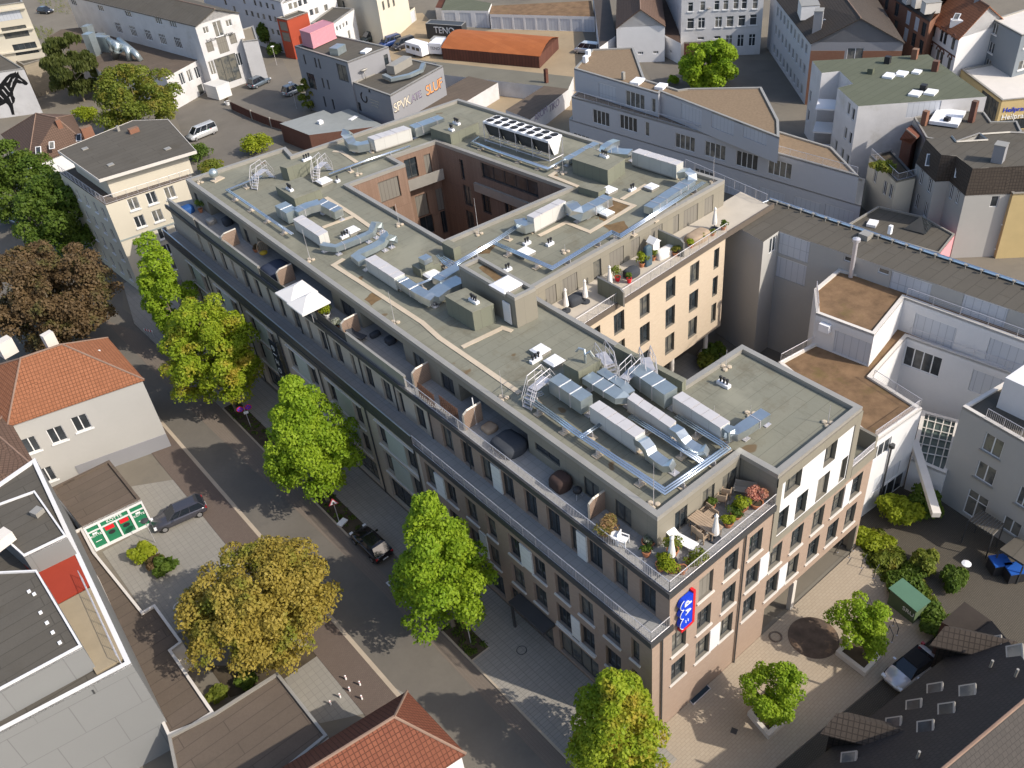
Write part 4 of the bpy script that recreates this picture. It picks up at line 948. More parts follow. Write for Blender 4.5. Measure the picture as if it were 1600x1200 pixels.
def crown(H0,H1,R,prof,nc,rc,seed,lump=.22):
    """clump centres filling an envelope of height H0..H1 and radius R*prof(t)"""
    g=np.random.default_rng(seed); o=[]
    lob=[(g.uniform(0,6.28),g.uniform(.0,1),g.uniform(.5,1)) for _ in range(7)]
    for i in range(nc):
        t=g.uniform(0,1)**.9; a=g.uniform(0,6.283); k=1+lump*sum(math.cos(a-l[0])*l[2]*math.exp(-((t-l[1])/.22)**2) for l in lob)*.6
        rr=R*prof(t)*k*(g.uniform(.0,1)**.38); q=rc*g.uniform(.6,1.25)*(.65+.5*prof(t))
        o.append((rr*math.cos(a),rr*math.sin(a),H0+(H1-H0)*t,q,q*.85))
    return o
def trunk(mb,H0,H1,r,clumps,nb=9,seed=1):
    g=random.Random(seed); mb.mat(M_bark); top=H0+(H1-H0)*.75
    mb.tube([(0,0,-.05),(g.uniform(-.08,.08),g.uniform(-.08,.08),H0*.5),(g.uniform(-.15,.15),g.uniform(-.15,.15),H0),(g.uniform(-.3,.3),g.uniform(-.3,.3),top)],r,8,r2=r*.22)
    for c in g.sample(clumps,min(nb,len(clumps))):
        z=max(H0*.85,min(top,c[2]-math.hypot(c[0],c[1])*.6)); mb.tube([(0,0,z),(c[0]*.5,c[1]*.5,(z+c[2])/2+.1),(c[0]*.92,c[1]*.92,c[2])],r*.4,5,r2=r*.1)
M_bark=plain('tree_bark',(.20,.165,.12),.95,0,.2,3)
egg=lambda t: max(.12,math.sin(math.pi*min(1,.16+t*.84))**.8*(1.12-.55*t))
ball=lambda t: max(.15,math.sin(math.pi*(.08+.86*t))**.6)
def tree(name,label,x,y,H0,H1,R,mat,n,size,prof=egg,nc=70,rc=1.0,seed=1,tr=.2,group='trees around the block',cat='tree',droop=0,lump=.22):
    t=thing(name,label,cat,(x,y,0),group); OFF[t.name]=(0,0,0)
    c=crown(H0,H1,R,prof,nc,rc,seed,lump)
    o=bpy.data.objects.new('crown',leafmesh('crown',c,n,size,mat,droop=droop)); COL.objects.link(o); o.parent=t
    mb=MB(); trunk(mb,H0,H1,tr,c,seed=seed); mb.build('trunk',M_bark,t)
    return t
L_amber=leafmat('sweetgum_leaves',(.19,.28,.015),(.34,.41,.03),(.42,.33,.045))
L_street=leafmat('street_tree_leaves',(.17,.29,.016),(.33,.44,.03))
L_gold=leafmat('golden_maple_leaves',(.30,.235,.04),(.42,.33,.07),(.20,.22,.03))
L_copper=leafmat('copper_beech_leaves',(.10,.066,.032),(.16,.105,.05),(.10,.10,.03),.3)
L_dark=leafmat('dark_leaves',(.065,.12,.015),(.14,.20,.028))
L_mid=leafmat('mid_green_leaves',(.12,.165,.02),(.23,.26,.04),(.26,.22,.04))
L_weep=leafmat('weeping_leaves',(.07,.09,.02),(.13,.15,.04))
L_bright=leafmat('bright_yellow_green_leaves',(.21,.27,.012),(.34,.38,.03))
L_flow=leafmat('pink_flowers',(.60,.22,.17),(.50,.32,.22),(.12,.16,.03))
L_white=leafmat('white_flowers',(.55,.55,.5),(.1,.16,.03))
L_mix=leafmat('orange_flower_mix',(.14,.18,.03),(.50,.28,.15),(.42,.30,.12))
# ================================================================ neighbouring buildings
M_cream=plain('cream_render',(.58,.53,.43),.9,0,.05,.25)
M_grnr=plain('grey_green_render',(.30,.33,.31),.9,0,.05,.25)
M_felt=bricks('dark_felt',(.105,.095,.08),(.095,.085,.07),(.055,.05,.04),6,1.0,.03,.95,.12,False,.4,.3,stain=(.075,.065,.05))
M_feltb=bricks('brown_felt',(.135,.105,.082),(.12,.094,.072),(.07,.055,.045),7,1.05,.03,.95,.14,False,.4,.3,stain=(.085,.07,.055))
M_feltg=bricks('green_felt',(.115,.125,.09),(.105,.115,.08),(.065,.07,.05),7,1.0,.03,.95,.10,False,.4,.3)
M_sedum=plain('sedum_roof',(.20,.125,.07),1,0,.35,.9,stain=(.13,.10,.035))
M_gravel=plain('gravel_roof',(.215,.155,.10),1,0,.2,3.5)
M_lgrey=plain('pale_grey_render',(.47,.475,.50),.9,0,.04,.2)
M_lbeige=plain('pale_beige_render',(.40,.39,.37),.9,0,.05,.2)
M_mgrey=plain('mid_grey_render',(.25,.25,.265),.9,0,.05,.2)
M_conc=bricks('board_concrete',(.33,.28,.21),(.30,.255,.19),(.22,.19,.14),2.5,.35,.015,.95,.12)
M_wold=plain('old_white_paint',(.56,.55,.55),.9,0,.10,.5,stain=(.42,.40,.37))
M_brickd=bricks('dark_red_brick',(.16,.065,.045),(.13,.05,.035),(.14,.10,.08),.25,.075,.012,.9,.12)
M_brickr=bricks('red_brick',(.27,.115,.07),(.22,.09,.055),(.2,.15,.11),.25,.075,.012,.9,.1)
M_tor=tiles('orange_tiles',(.33,.135,.068),(.27,.105,.05))
M_tred=tiles('red_brown_tiles',(.20,.072,.042),(.165,.056,.034),.28,.34)
M_tbr=tiles('brown_tiles',(.15,.095,.07),(.125,.08,.058))
M_tdk=tiles('dark_brown_tiles',(.085,.068,.056),(.07,.056,.046))
M_slate=bricks('slate_roof',(.062,.054,.050),(.052,.046,.043),(.03,.027,.025),.35,.3,.02,.7,.16,True,.5,.4)
M_rust=bricks('rusty_sheet',(.40,.13,.045),(.34,.105,.035),(.22,.07,.03),.9,9,.015,.9,.16,False,0,.2)
M_rwood=bricks('red_stained_boards',(.16,.07,.05),(.12,.05,.038),(.05,.03,.025),.6,4,.04,.95,.2,True,0,.4)
M_gridw=bricks('white_wall_panels',(.21,.212,.21),(.203,.206,.203),(.14,.14,.14),3.6,2.9,.03,.8,.03,True,.5,.2)
M_redf=plain('red_terrace_floor',(.30,.04,.02),.8,0,.06)
M_beigef=plain('beige_terrace_floor',(.30,.245,.165),.9,0,.1)
M_green=plain('green_shop_panel',(.02,.17,.085),.5,0,.06)
M_pink=bricks('pink_container',(.58,.30,.34),(.55,.28,.32),(.42,.18,.24),.25,9,.06,.7,.1,True,0,.4,stain=(.62,.5,.52))
M_pinkw=plain('pink_wall',(.60,.27,.30),.9,0,.06)
M_yel=plain('yellow_render',(.52,.40,.20),.9,0,.06)
def inset(poly,w):
    poly=ccw(poly); n=len(poly); o=[]
    for i in range(n):
        a,b,c=Vector(poly[i-1]),Vector(poly[i]),Vector(poly[(i+1)%n]); d1=(b-a).normalized();d2=(c-b).normalized()
        n1=Vector((-d1.y,d1.x));n2=Vector((-d2.y,d2.x)); k=w/max(.3,1+n1.dot(n2)); o.append((b.x+(n1+n2).x*k,b.y+(n1+n2).y*k))
    return o
class B:
    def __init__(s,name,label,px,z,wm,rm,par=.3,base=0,cat='building',cm=None,group=None,style='',sill=None,reveal=.15,world=False):
        s.p=[tuple(p) if world else P2(p[0],p[1],z) for p in px]; s.z=z; q=s.p; n=len(q)
        area=sum(q[i][0]*q[(i+1)%n][1]-q[(i+1)%n][0]*q[i][1] for i in range(n)); s.ccw=area>0
        c=(sum(a for a,b in q)/n,sum(b for a,b in q)/n)
        s.t=thing(name,label,cat,(c[0],c[1],base),group); s.E=[]
        for i in range(n):
            A,Bq=q[i],q[(i+1)%n]
            if not s.ccw: A,Bq=Bq,A
            s.E.append(Facade(s.t,A,Bq,base,z,wm,reveal,sill=sill,style=style))
        s.wm=wm;s.rm=rm;s.par=par;s.cm=cm or M_cope
    def __getitem__(s,i): return s.E[i]
    def done(s,roof=True,skip=()):
        w=MB()
        for i,f in enumerate(s.E):
            if i not in skip: f.emit(w)
        w.build('wall',s.wm,s.t)
        if roof:
            m=MB().mat(s.rm); m.cap(ccw(s.p),s.z-(.15 if s.par else 0)); m.build('roof',s.rm,s.t)
            if s.par: m=MB().mat(s.cm); ring(m,s.p,min(.3,s.par),s.z-.2,s.z+.04); m.build('coping',s.cm,s.t)
        return s.t
def slab3(mb,pts,t=.14):
    n=len(pts); top=[Vector(p) for p in pts]; bot=[p-Vector((0,0,t)) for p in top]
    mb.faces([tuple(p) for p in top+bot],[tuple(range(n)),tuple(range(2*n-1,n-1,-1))]+[(i,i+n,(i+1)%n+n,(i+1)%n) for i in range(n)])
class H(B):
    """pitched roof on four corners; ridge from above edge 3-0 side to edge 1-2 side"""
    def __init__(s,name,label,px,z,wm,rm,r0,r1,zr,gable=(False,False),over=.35,world=False,**k):
        super().__init__(name,label,px,z,wm,rm,0,world=world,**k)
        s.r0=(*P2(*r0,zr),zr) if not world else (*r0,zr); s.r1=(*P2(*r1,zr),zr) if not world else (*r1,zr)
        c=Vector((sum(a for a,b in s.p)/4,sum(b for a,b in s.p)/4))
        e=[Vector(p) for p in s.p]; s.e=[(*(p+(p-c).normalized()*over),z-.05) for p in e]
        s.gb=gable;s.over=over
    def done(s):
        w=MB()
        for f in s.E: f.emit(w)
        r0,r1,e=s.r0,s.r1,s.e
        # gable triangles
        for g,(i,j),r in((s.gb[0],(3,0),r0),(s.gb[1],(1,2),r1)):
            if g:
                a,b=s.p[i],s.p[j]; tri=[(*a,s.z),(*b,s.z),(r[0],r[1],r[2]-.14)]
                w.face(tri); w.face(tri[::-1])
        w.build('wall',s.wm,s.t)
        m=MB().mat(s.rm)
        ex=Vector(r1)-Vector(r0); ex=ex.normalized()*s.over; R0=tuple(Vector(r0)-ex) if s.gb[0] else r0; R1=tuple(Vector(r1)+ex) if s.gb[1] else r1
        slab3(m,[e[0],e[1],R1,R0]); slab3(m,[e[2],e[3],R0,R1])
        if not s.gb[0]: slab3(m,[e[3],e[0],r0])
        if not s.gb[1]: slab3(m,[e[1],e[2],r1])
        m.build('roof',s.rm,s.t)
        m=MB().mat(M_ridge); m.tube([tuple(Vector(R0)+Vector((0,0,.02))),tuple(Vector(R1)+Vector((0,0,.02)))],.1,6)
        if not s.gb[0]: m.tube([r0,e[0]],.09,6); m.tube([r0,e[3]],.09,6)
        if not s.gb[1]: m.tube([r1,e[1]],.09,6); m.tube([r1,e[2]],.09,6)
        m.build('ridge',s.rm if False else M_ridge,s.t)
        return s.t
M_ridge=plain('ridge_mortar',(.24,.16,.12),.9,0,.15)
def rbox(parent,name,px,py,z,w,d,h,mat,rz=0.,top=None):
    x,y,_=P(px,py,z); mb=MB().mat(mat); mb.obox((x,y,z+h/2),(w,d,h),rz)
    if top: mb.mat(top); mb.obox((x,y,z+h+.04),(w+.1,d+.1,.08),rz)
    return mb.build(name,mat,parent)
def velux(parent,px,py,z,w,l,nrm,mat=None):
    """roof light lying on a slope with normal nrm"""
    x,y,_=P(px,py,z); nn=Vector(nrm).normalized(); s=Vector((0,0,1)).cross(nn).normalized(); u=nn.cross(s); c=Vector((x,y,z))+nn*.06
    mb=MB().mat(M_wframe); v=[]
    for a,b in((-1,-1),(1,-1),(1,1),(-1,1)): v.append(tuple(c+s*a*w/2+u*b*l/2))
    v2=[tuple(Vector(p)-nn*.1) for p in v]; mb.faces(v+v2,[(0,1,2,3),(0,4,5,1),(1,5,6,2),(2,6,7,3),(3,7,4,0)]); o=mb.build('skylight_frame',M_wframe,parent)
    mb=MB().mat(mat or M_glassw); mb.face([tuple(c+nn*.012+s*a*(w/2-.1)+u*b*(l/2-.1)) for a,b in((-1,-1),(1,-1),(1,1),(-1,1))]); g=mb.build('pane',M_glassw,o)
# --- west side, far corner
b=B('concrete_building','beige concrete building with ribbon windows in the top left corner',[(36,3),(-45,15),(-70,-30),(15,-32)],16,M_cream,M_felt,.3)
for px,py,w,st in((12,23,4.6,'wS3'),(24,50,4.4,'4'),(40,76,4.2,'4')): b[0].wp(px,py,w,2.0,st)
b.done()
m=MB().mat(M_cream); 
for zz in(15.2,11.6,8.0): 
    a0=b[0].at(0,0,.5)
    m.prism([b[0].at(.0,0,0)[:2],b[0].at(b[0].L,0,0)[:2],b[0].at(b[0].L,0,.45)[:2],b[0].at(0,0,.45)[:2]],zz-.25,zz,bot=True)
m.build('ledge',M_cream,b.t)
B('concrete_annex','windowless board marked concrete annex below the beige building',[(36,101),(81,88),(60,70),(12,88)],6.2,M_conc,M_felt,.25).done()
b=B('mural_building','white walled building with a black horse painted on it at the left edge',[(37,107),(-45,118),(-60,72),(0,84)],8.05,M_wold,M_felt,.25); b.done()
hp=[(120,600),(128,588),(136,606),(150,588),(156,612),(175,640),(205,660),(232,686),(225,702),(205,703),(185,690),(160,690),(142,684),(122,722),(108,760),(112,790),(126,812),(122,842),(106,860),(112,895),(122,948),(98,948),(84,900),(68,868),(48,852),(18,868),(-60,900),(-120,890),(-120,760),(-40,720),(-5,700),(20,668),(52,630),(86,608)]
F0=b[0]; vv=[]
for u,v in hp:
    q=PL(u*.1891,v*.1891,F0.A,F0.B); vv.append((q[0]+F0.d[1]*.02,q[1]-F0.d[0]*.02,q[2]))
m=MB().mat(M_black)
fl=[Vector(v) for v in vv]; uu=[((v-fl[0]).x*F0.d[0]+(v-fl[0]).y*F0.d[1],v.z) for v in fl]
for t in tessellate_polygon([[Vector((a,b_,0)) for a,b_ in uu]]): m.face([vv[i] for i in t]); m.face([vv[i] for i in t][::-1])
mu=m.build('horse_mural',M_black,b.t)
m=MB().mat(M_wold)
for a,b_ in(((60,680),(85,640)),((90,720),(110,650)),((150,650),(185,672)),((20,740),(60,790)),((40,710),(80,760)),((80,800),(100,850)),((-20,770),(30,820)),((95,690),(125,640))):
    q1=PL(a[0]*.1891,a[1]*.1891,F0.A,F0.B);q2=PL(b_[0]*.1891,b_[1]*.1891,F0.A,F0.B); n_=(F0.d[1]*.03,-F0.d[0]*.03,0)
    q1=[q1[i]+n_[i] for i in range(3)];q2=[q2[i]+n_[i] for i in range(3)]; w_=.12; m.face([(q1[0]-F0.d[0]*w_,q1[1]-F0.d[1]*w_,q1[2]),(q1[0]+F0.d[0]*w_,q1[1]+F0.d[1]*w_,q1[2]),(q2[0]+F0.d[0]*.05,q2[1]+F0.d[1]*.05,q2[2]),(q2[0]-F0.d[0]*.05,q2[1]-F0.d[1]*.05,q2[2])][::-1])
m.build('mural_highlight',M_wold,mu)
b=H('hipped_house','white house with a brown tiled hipped roof near the horse mural on the left',[(44,258),(134,224),(112,180),(4,210)],5.3,M_white,M_tbr,(56,177),(88,184),9.2)
b.done()
rbox(b.t,'chimney',96,203,7.6,.7,.5,1.6,M_brickr); rbox(b.t,'chimney',141,218,6.0,1.6,1.0,2.0,M_brickr)
for px,py,z in((60,235,6.9),(81,227,6.9),(123,215,6.3)): velux(b.t,px,py,z,.8,1.2,(-.35,-.55,.8))
# beige corner building
b=B('corner_building','beige five storey corner building with a flat overhanging roof left of the block',[(165,321),(93,270),(215,225),(300,277)],12,M_cream,M_feltb,0,style='',sill=M_wframe)
f=b[3]
for px,py in((208.7,318.7),(237,309.5),(265.5,301),(218.7,346),(246.5,337),(273.5,327.5),(228,372.5),(255,364),(281,355.5),(236,398),(262,390),(286,382),(243,424),(268,415)): f.wp(px,py,1.15,1.45,'w1')
f=b[0]
for i in range(6):
    for z in(1.2,4.0,6.8,9.6): f.win(1.2+i*2.6,2.0+i*2.6,z,z+1.5,'w1')
b.done(roof=False)
m=MB().mat(M_feltb); m.cap(ccw(b.p),11.9); m.build('roof',M_feltb,b.t)
m=MB().mat(M_grnr); f=b[3]
A_,B_=f.at(-.02,0,.04),f.at(f.L+.02,0,.04); m.prism(ccw([A_[:2],B_[:2],f.at(f.L,0,-.1)[:2],f.at(0,0,-.1)[:2]]),0,5.6); f.mat=M_cream
# the grey green base leaves the window openings clear: four bands between them
m=MB().mat(M_grnr); 
for za,zb in((0,1.0),(7.25,7.45)): m.prism(ccw([A_[:2],B_[:2],f.at(f.L,0,-.0)[:2],f.at(0,0,-.0)[:2]]),za,zb,bot=True)
m.build('base_band',M_grnr,b.t)
railing('roof_railing',[f.at(.1,0,-.1)[:2],f.at(f.L,0,-.1)[:2]],12,1.0,b.t,'mesh'); railing('roof_railing',[b[0].at(.1,0,-.1)[:2],b[0].at(b[0].L,0,-.1)[:2]],12,1.0,b.t,'mesh')
q=[P2(*p,14.7) for p in((155,281),(91,236),(207,189),(262,187),(306,236))]; qi=inset(q,.9)
m=MB().mat(M_cream); m.prism(qi,11.9,14.5); m.build('penthouse_wall',M_cream,b.t)
m=MB().mat(M_felt); m.prism(ccw(q),14.45,14.72,bot=True); m.build('penthouse_roof',M_felt,b.t)
m=MB().mat(M_sill); ring(m,q,-.06,14.4,14.76); m.build('roof_edge',M_sill,b.t)
rbox(b.t,'chimney',210,207,14.7,1.2,.7,.6,M_brickr); rbox(b.t,'vent',186,205,14.7,.3,.3,.7,M_cope)
for px,py in((133,233),(262,233),(173,258)): rbox(b.t,'roof_hatch',px,py,14.7,.7,.7,.12,M_cope)
# arts factory
b=H('arts_factory','long white factory hall with a grey pitched roof and a windowed gable, top left',[(304,40),(372,19),(262,-10),(103,-8)],12,M_wold,M_felt,(300,0),(337,24),13.6)
q=b.p; mid=lambda a,c:((a[0]+c[0])/2,(a[1]+c[1])/2)
b.r1=(*mid(q[0],q[1]),13.7); b.r0=(*mid(q[3],q[2]),13.7)
# reorder so the ridge runs from the far end to the gable
b.p=[q[3],q[0],q[1],q[2]]; cc_=Vector((sum(a for a,c in b.p)/4,sum(c for a,c in b.p)/4)); b.e=[(*(Vector(p)+(Vector(p)-cc_).normalized()*.4),11.95) for p in b.p]; b.gb=(True,True)
fg,fl=b[0],b[3]
for px,py,w,h in((321.7,47,1.0,1.1),(341,45,1.6,2.6),(357.6,36,1.1,1.1)): fg.wp(px,py,w,h,'w2')
for px,py,w,h in((328,73,1.3,1.7),(348,70,1.9,2.8),(364,60.5,1.3,1.7)): fg.wp(px,py,w,h,'S',name='coloured_window')
for px,py,w,h in((331.7,106,1.0,2.4),(374,92.7,1.0,2.2)): fg.wp(px,py,w,h,'w2')
fg.wp(356,108,4.2,4.6,'3',name='entrance')
for px,py in((115,4),(157,13),(200,22),(247.6,33),(270,38)): fl.wp(px,py,2.2,1.1,'w3')
for px,py in((185,43.5),(208,49),(231.6,55),(254,61.5),(278,67)): fl.wp(px,py,2.2,1.9,'wc4')
b.done()
for px,py,wd in((330,62,'kultur'),(357,53,'etage')):
    u,z=fg.u(px,py); q0=fg.at(u,z,.03); text('lettering',wd,.8,M_frame,b.t,q0,rotcols((fg.d[0],fg.d[1],0),(0,0,1)),.02)
B('factory_wing','low white wing with two purple windows right of the factory gable',[(379,65),(403,62),(396,40),(370,48)],7.6,M_wold,M_conc,.3).done()
b=B('low_hall','low white hall with a wide brown roof carrying big grey ducts, top left',[(259,121),(318,89),(132,42),(95,46),(72,60),(138,92),(155,112)],5.7,M_wold,M_feltb,0)
for px,py in((284.8,123),(296.7,118),(308.5,113.5)): b[0].wp(px,py,1.1,2.0,'w2')
b[0].wp(314,141,1.2,2.0,'',name='door'); b.done()
m=MB().mat(plain('pink_sign',(.55,.05,.2),.6,0,.05)); u,z=b[6].u(264,147) if len(b.E)>6 else (0,3); q0=b[6].at(u,z,.1); m.obox(q0,(1.8,.12,1.2),math.atan2(b[6].d[1],b[6].d[0])); m.build('pink_sign',None,b.t)
t=thing('roof_duct_plant','cluster of large grey ducts and boxes on the brown roof top left','duct plant',P(150,88,5.7))
for px,py,w,d,h in((150,86,1.6,1.6,4.0),(160,72,1.8,1.8,2.2),(168,80,1.2,2.5,2.8),(145,66,1.6,1.4,3.2)): rbox(t,'duct_box',px,py,5.7,w,d,h,M_zincd,.5)
for p in([(170,62,8),(185,76,8),(180,90,6)],[(178,66,8.2),(200,78,7.6),(203,94,5.8)],[(186,62,8.2),(212,84,7),(221,95,5.7)]):
    m=MB().mat(M_zincd); m.smooth=True; m.tube([P(*q) for q in p],.5,10); m.build('round_duct',M_zincd,t)
t=thing('white_container','white corrugated shipping container by the factory entrance','container',P(337,150,0))
q=quad_px((337,136),(318,131),(357,128),2.5); m=MB().mat(M_whiteb); m.prism(ccw(q),.1,2.5,bot=True); m.build('box',M_whiteb,t); m=MB().mat(M_white); ring(m,ccw(q),-.05,2.4,2.52); m.build('top_rail',M_white,t)
# top left white blocks
b=B('office_block','long pale grey office block with rows of small windows behind the factory',[(438,3),(310,-28),(335,-62),(468,-34)],10,M_lgrey,M_felt,.3)
for r in(((381,2),(398,4.7),(407,7),(417,9),(426,11)),((385,20),(394,22),(403,24.6),(412,26.5),(421.5,28.7),(430,30.6)),((366,14),(352,4)),((417,47),(426,49.5),(434.7,51.4)),((420,66),(430,70),(438,72))):
    for px,py in r: b[0].wp(px,py,1.0,1.2,'w1')
b.done()
b=B('white_office','white office wing with two rows of violet windows at the top edge',[(440,5),(521,-24),(500,-52),(425,-26)],9.5,M_white,M_felt,.3)
for px,py in((454,10),(462,8),(469,5),(477,2),(487,19.5),(495,17),(509.6,12)): b[0].wp(px,py,.9,1.2,'w1')
b.done()
b=B('white_annex','white two storey annex with four small windows behind the pink container',[(485,36),(521,36),(553,13),(519,11)],6.5,M_white,M_felt,.3)
for px,py in((527,44.8),(532,42.5),(537,39.3),(542,36.5)): b[1].wp(px,py,.7,.9,'w1')
b[1].wp(546,54,.9,1.6,'w1'); b.done()
b=B('red_stair_building','narrow dark red rendered building with pale stairwell panels',[(432,28),(448,31),(480.6,19),(466,16)],7.4,plain('dark_red_render',(.33,.06,.03),.9,0,.06),M_felt,.25)
for z in(3.2,5.2): b[0].win(.4,b[0].L-.4,z,z+1.7,'S')
b.done()
# grey building
Pu=P2(543,97.4,10.5); zl=min(((abs(P2(551.6,128.6,z/20)[0]-Pu[0])+abs(P2(551.6,128.6,z/20)[1]-Pu[1])),z/20) for z in range(60,200))[1]
b=B('grey_building','dark grey rendered cube building carrying a pink container, upper storeys',[(460,72),(543,97.4),(607,73),(525,55)],10.5,M_mgrey,M_felt,.3)
for px,py,w,h in((476,93,.5,1.6),(493,98,.5,1.6),(499,99.6,.5,1.6),(504.7,129.5,.5,1.6),(513,132.4,.5,1.6),(507.5,159,.5,1.8),(521,163.5,.5,1.8)): b[0].wp(px,py,w,h,'')
b[0].wp(535,114,2.6,2.6,'2'); b[0].wp(487,127,2.2,2.6,'2'); b[1].wp(604,95,.8,2.0,''); b.done()
rbox(b.t,'roof_hatch',529,83,10.4,2.2,1.6,1.1,M_zincd,.4); rbox(b.t,'skylight',572,81,10.4,1.8,1.0,.3,M_dome,.4)
q=PL(563,110,b[1].A,b[1].B); m=MB().mat(M_cope); m.smooth=True; m.tube([(q[0]+.35,q[1]-.5,q[2]-1.4),(q[0]+.35,q[1]-.5,q[2])],.05,6); m.lathe((q[0]+.35,q[1]-.55,q[2]-.1),[(.02,-.05),(.6,.12),(.75,.3)],16,.9,.3); m.build('satellite_dish',M_cope,b.t)
b2=B('grey_extension','lower grey building part with graffiti along its pale right wall',[(551.6,128.6),(609.6,149.4),(692,103),(637,91)],zl,M_mgrey,M_felt,.3)
b2[0].wp(576,137,.5,1.6,''); b2[0].wp(555,164,3.2,1.4,'3'); b2.done()
rbox(b2.t,'ac_unit',625,108,zl-.1,4.5,1.6,1.3,M_cope,.3); 
m=MB().mat(M_zincd); m.duct([P(600,118,zl+.5),P(612,124,zl+.5),P(640,118,zl+.5),P(658,110,zl+.5),P(662,100,zl+.8)],.7,.5); m.build('duct',M_zincd,b2.t)
f=b2[0]; u,z=f.u(569,152); m=MB().mat(M_black); m.smooth=False
m.tube([f.at(u+.75*math.cos(R(a)),z+.75*math.sin(R(a)),.04) for a in range(115,400,15)],.11,6); m.build('ring_logo',M_black,b2.t)
m=MB().mat(M_cope)
for k in range(3): 
    q0=f.at(u+2.6,z+.1-.45*k,.03); m.obox(q0,(2.6-.4*k,.03,.12),math.atan2(f.d[1],f.d[0]))
m.build('small_lettering',M_cope,b2.t)
f=b2[1]
for s,px,py,sz,c in(('SPVK',628,163,1.9,'a'),('ATE',650,151,1.4,'b'),('SLUF',678,136,2.1,'c')):
    u,z=f.u(px,py); mat={'a':plain('graffiti_cream',(.62,.56,.45),.8,0,.1),'b':plain('graffiti_violet',(.28,.24,.33),.8,0,.2),'c':plain('graffiti_orange',(.75,.33,.12),.8,0,.15,2,stain=(.05,.08,.35))}[c]
    text('graffiti',s,sz*1.15,plain('graffiti_dark',(.05,.04,.06),.8),b2.t,f.at(u+.08,z-.06,.02),rotcols((f.d[0],f.d[1],0),(0,0,1)),.01,.8)
    text('graffiti',s,sz,mat,b2.t,f.at(u,z,.05),rotcols((f.d[0],f.d[1],0),(0,0,1)),.01,.9)
t=thing('pink_container','pink faded shipping container standing on the roof of the grey building','container',P(490,60,10.5))
q=quad_px((484.4,52),(468,47),(521,36),12.9); m=MB().mat(M_pink); m.prism(ccw(q),10.5,12.9,bot=True); m.build('box',M_pink,t); m=MB().mat(M_pinkw); ring(m,ccw(q),-.05,12.8,12.94); ring(m,ccw(q),-.05,10.5,10.62); m.build('frame_rail',M_pinkw,t)
b=B('skylight_shed','low building with a pale grey folded roof and brick side behind the block',[(437,193),(483,211),(600,196),(545,170),(518,178),(506,172)],3.0,M_brickd,plain('pale_sheet_roof',(.27,.285,.28),.7,.1,.08),0)
b.done(); rbox(b.t,'vent',501,193,3.0,.7,.7,.5,M_dome); rbox(b.t,'skylight',552,185,3.0,1.6,.7,.12,M_dome,.3)
# garages
b=B('garage_row','row of garages with a brown felt roof and white graffiti covered fronts behind the block',[(732,119),(778,129),(655,203),(610,186)],2.7,M_wold,M_feltb,0)
for k in range(4): b[1].win(.6+k*3.1,3.1+k*3.1,.05,2.2,'wS1',name='garage_door')
b.done()
b=B('garage_row','brown roofed garages with a long white graffiti wall beside the grey clinic',[(889,139),(828,187),(790,172),(850,134)],2.7,M_wold,M_feltb,0); b.done()
f=b[0] 
for s,px,py in(('AROM',845,178),('TIKO',866,165)):
    u,z=f.u(px,py); text('graffiti',s,1.5,plain('graffiti_violet',(.28,.24,.33),.8),b.t,f.at(u,z,.03),rotcols((f.d[0],f.d[1],0),(0,0,1)),.01,.9)
B('flat_shed','long grey felt roofed shed crossing behind the garages',[(640,92),(896,120),(888,139),(694,117),(682,99)],2.5,M_wold,plain('worn_grey_felt',(.155,.145,.115),.95,0,.1,.3),0).done()
rbox(bpy.data.objects['flat_shed'],'chimney',854,129,2.5,.5,.5,2.2,M_rwood)
b=B('rusty_shed','long timber shed with a rust red corrugated metal roof',[(690,75),(842,88),(872,58),(726,46)],2.1,M_rwood,M_rust,0); b.done(roof=False)
q=[Vector((*p,2.1)) for p in b.p]; a0,a1,a2,a3=q; m=MB().mat(M_rust)
prev=None
for k in range(7):
    t_=k/6; zz=1.2*math.sin(math.pi*t_); l=a0.lerp(a3,t_)+Vector((0,0,zz)); r_=a1.lerp(a2,t_)+Vector((0,0,zz)); e=(r_-l).normalized()*.2
    if prev: slab3(m,[tuple(prev[0]-e),tuple(prev[1]+e),tuple(r_+e),tuple(l-e)],.06)
    prev=(l,r_)
m.build('roof',M_rust,b.t)
m=MB().mat(M_rwood)
for A_,B_ in((a0,a3),(a1,a2)):
    pts=[tuple(A_.lerp(B_,k/6)+Vector((0,0,1.15*math.sin(math.pi*k/6)))) for k in range(7)]; m.face(pts); m.face(pts[::-1])
m.build('gable_end',M_rwood,b.t)
b=B('garage_block','three grey roller garages with white pillars at the top of the yard',[(689,16),(763,17),(768,5),(700,-8)],3.2,M_white,M_feltg,0)
for k in range(3): b[0].win(b[0].L*(k+.14)/3,b[0].L*(k+.86)/3,.05,2.8,'wS1',name='garage_door')
b.done()
b=B('garage_block','long low row of white garage doors under a mossy roof',[(765,22),(929,26),(924,1),(768,9)],2.8,M_white,M_sedum,0)
for k in range(9): b[0].win(b[0].L*(k+.08)/9,b[0].L*(k+.92)/9,.05,2.3,'wS1',name='garage_door')
b.done()
B('white_shed','small white shed with a red roof at the top edge of the yard',[(680,12),(694,13),(701,-4),(688,-5)],2.8,M_white,M_tred,0).done()
b=B('villa','beige villa with arched windows at the top edge',[(588,-2),(520,-28),(545,-64),(632,-36)],9,M_cream,M_felt,.4)
for px,py in((599,9),(607,5.5),(615,3)): b[3].wp(px,py,.9,1.6,'')
for px,py in((524,8),(537,8)): b[0].wp(px,py,.9,1.6,'')
b.done()
b=B('bin_house','small beige double garage beside two bins in the yard',[(594,22),(630,23.6),(648,11),(606,9.5)],2.6,M_cream,M_felt,0)
for k in range(2): b[1].win(b[1].L*(k+.1)/2,b[1].L*(k+.9)/2,.05,2.2,'wS1',name='garage_door')
b.done()
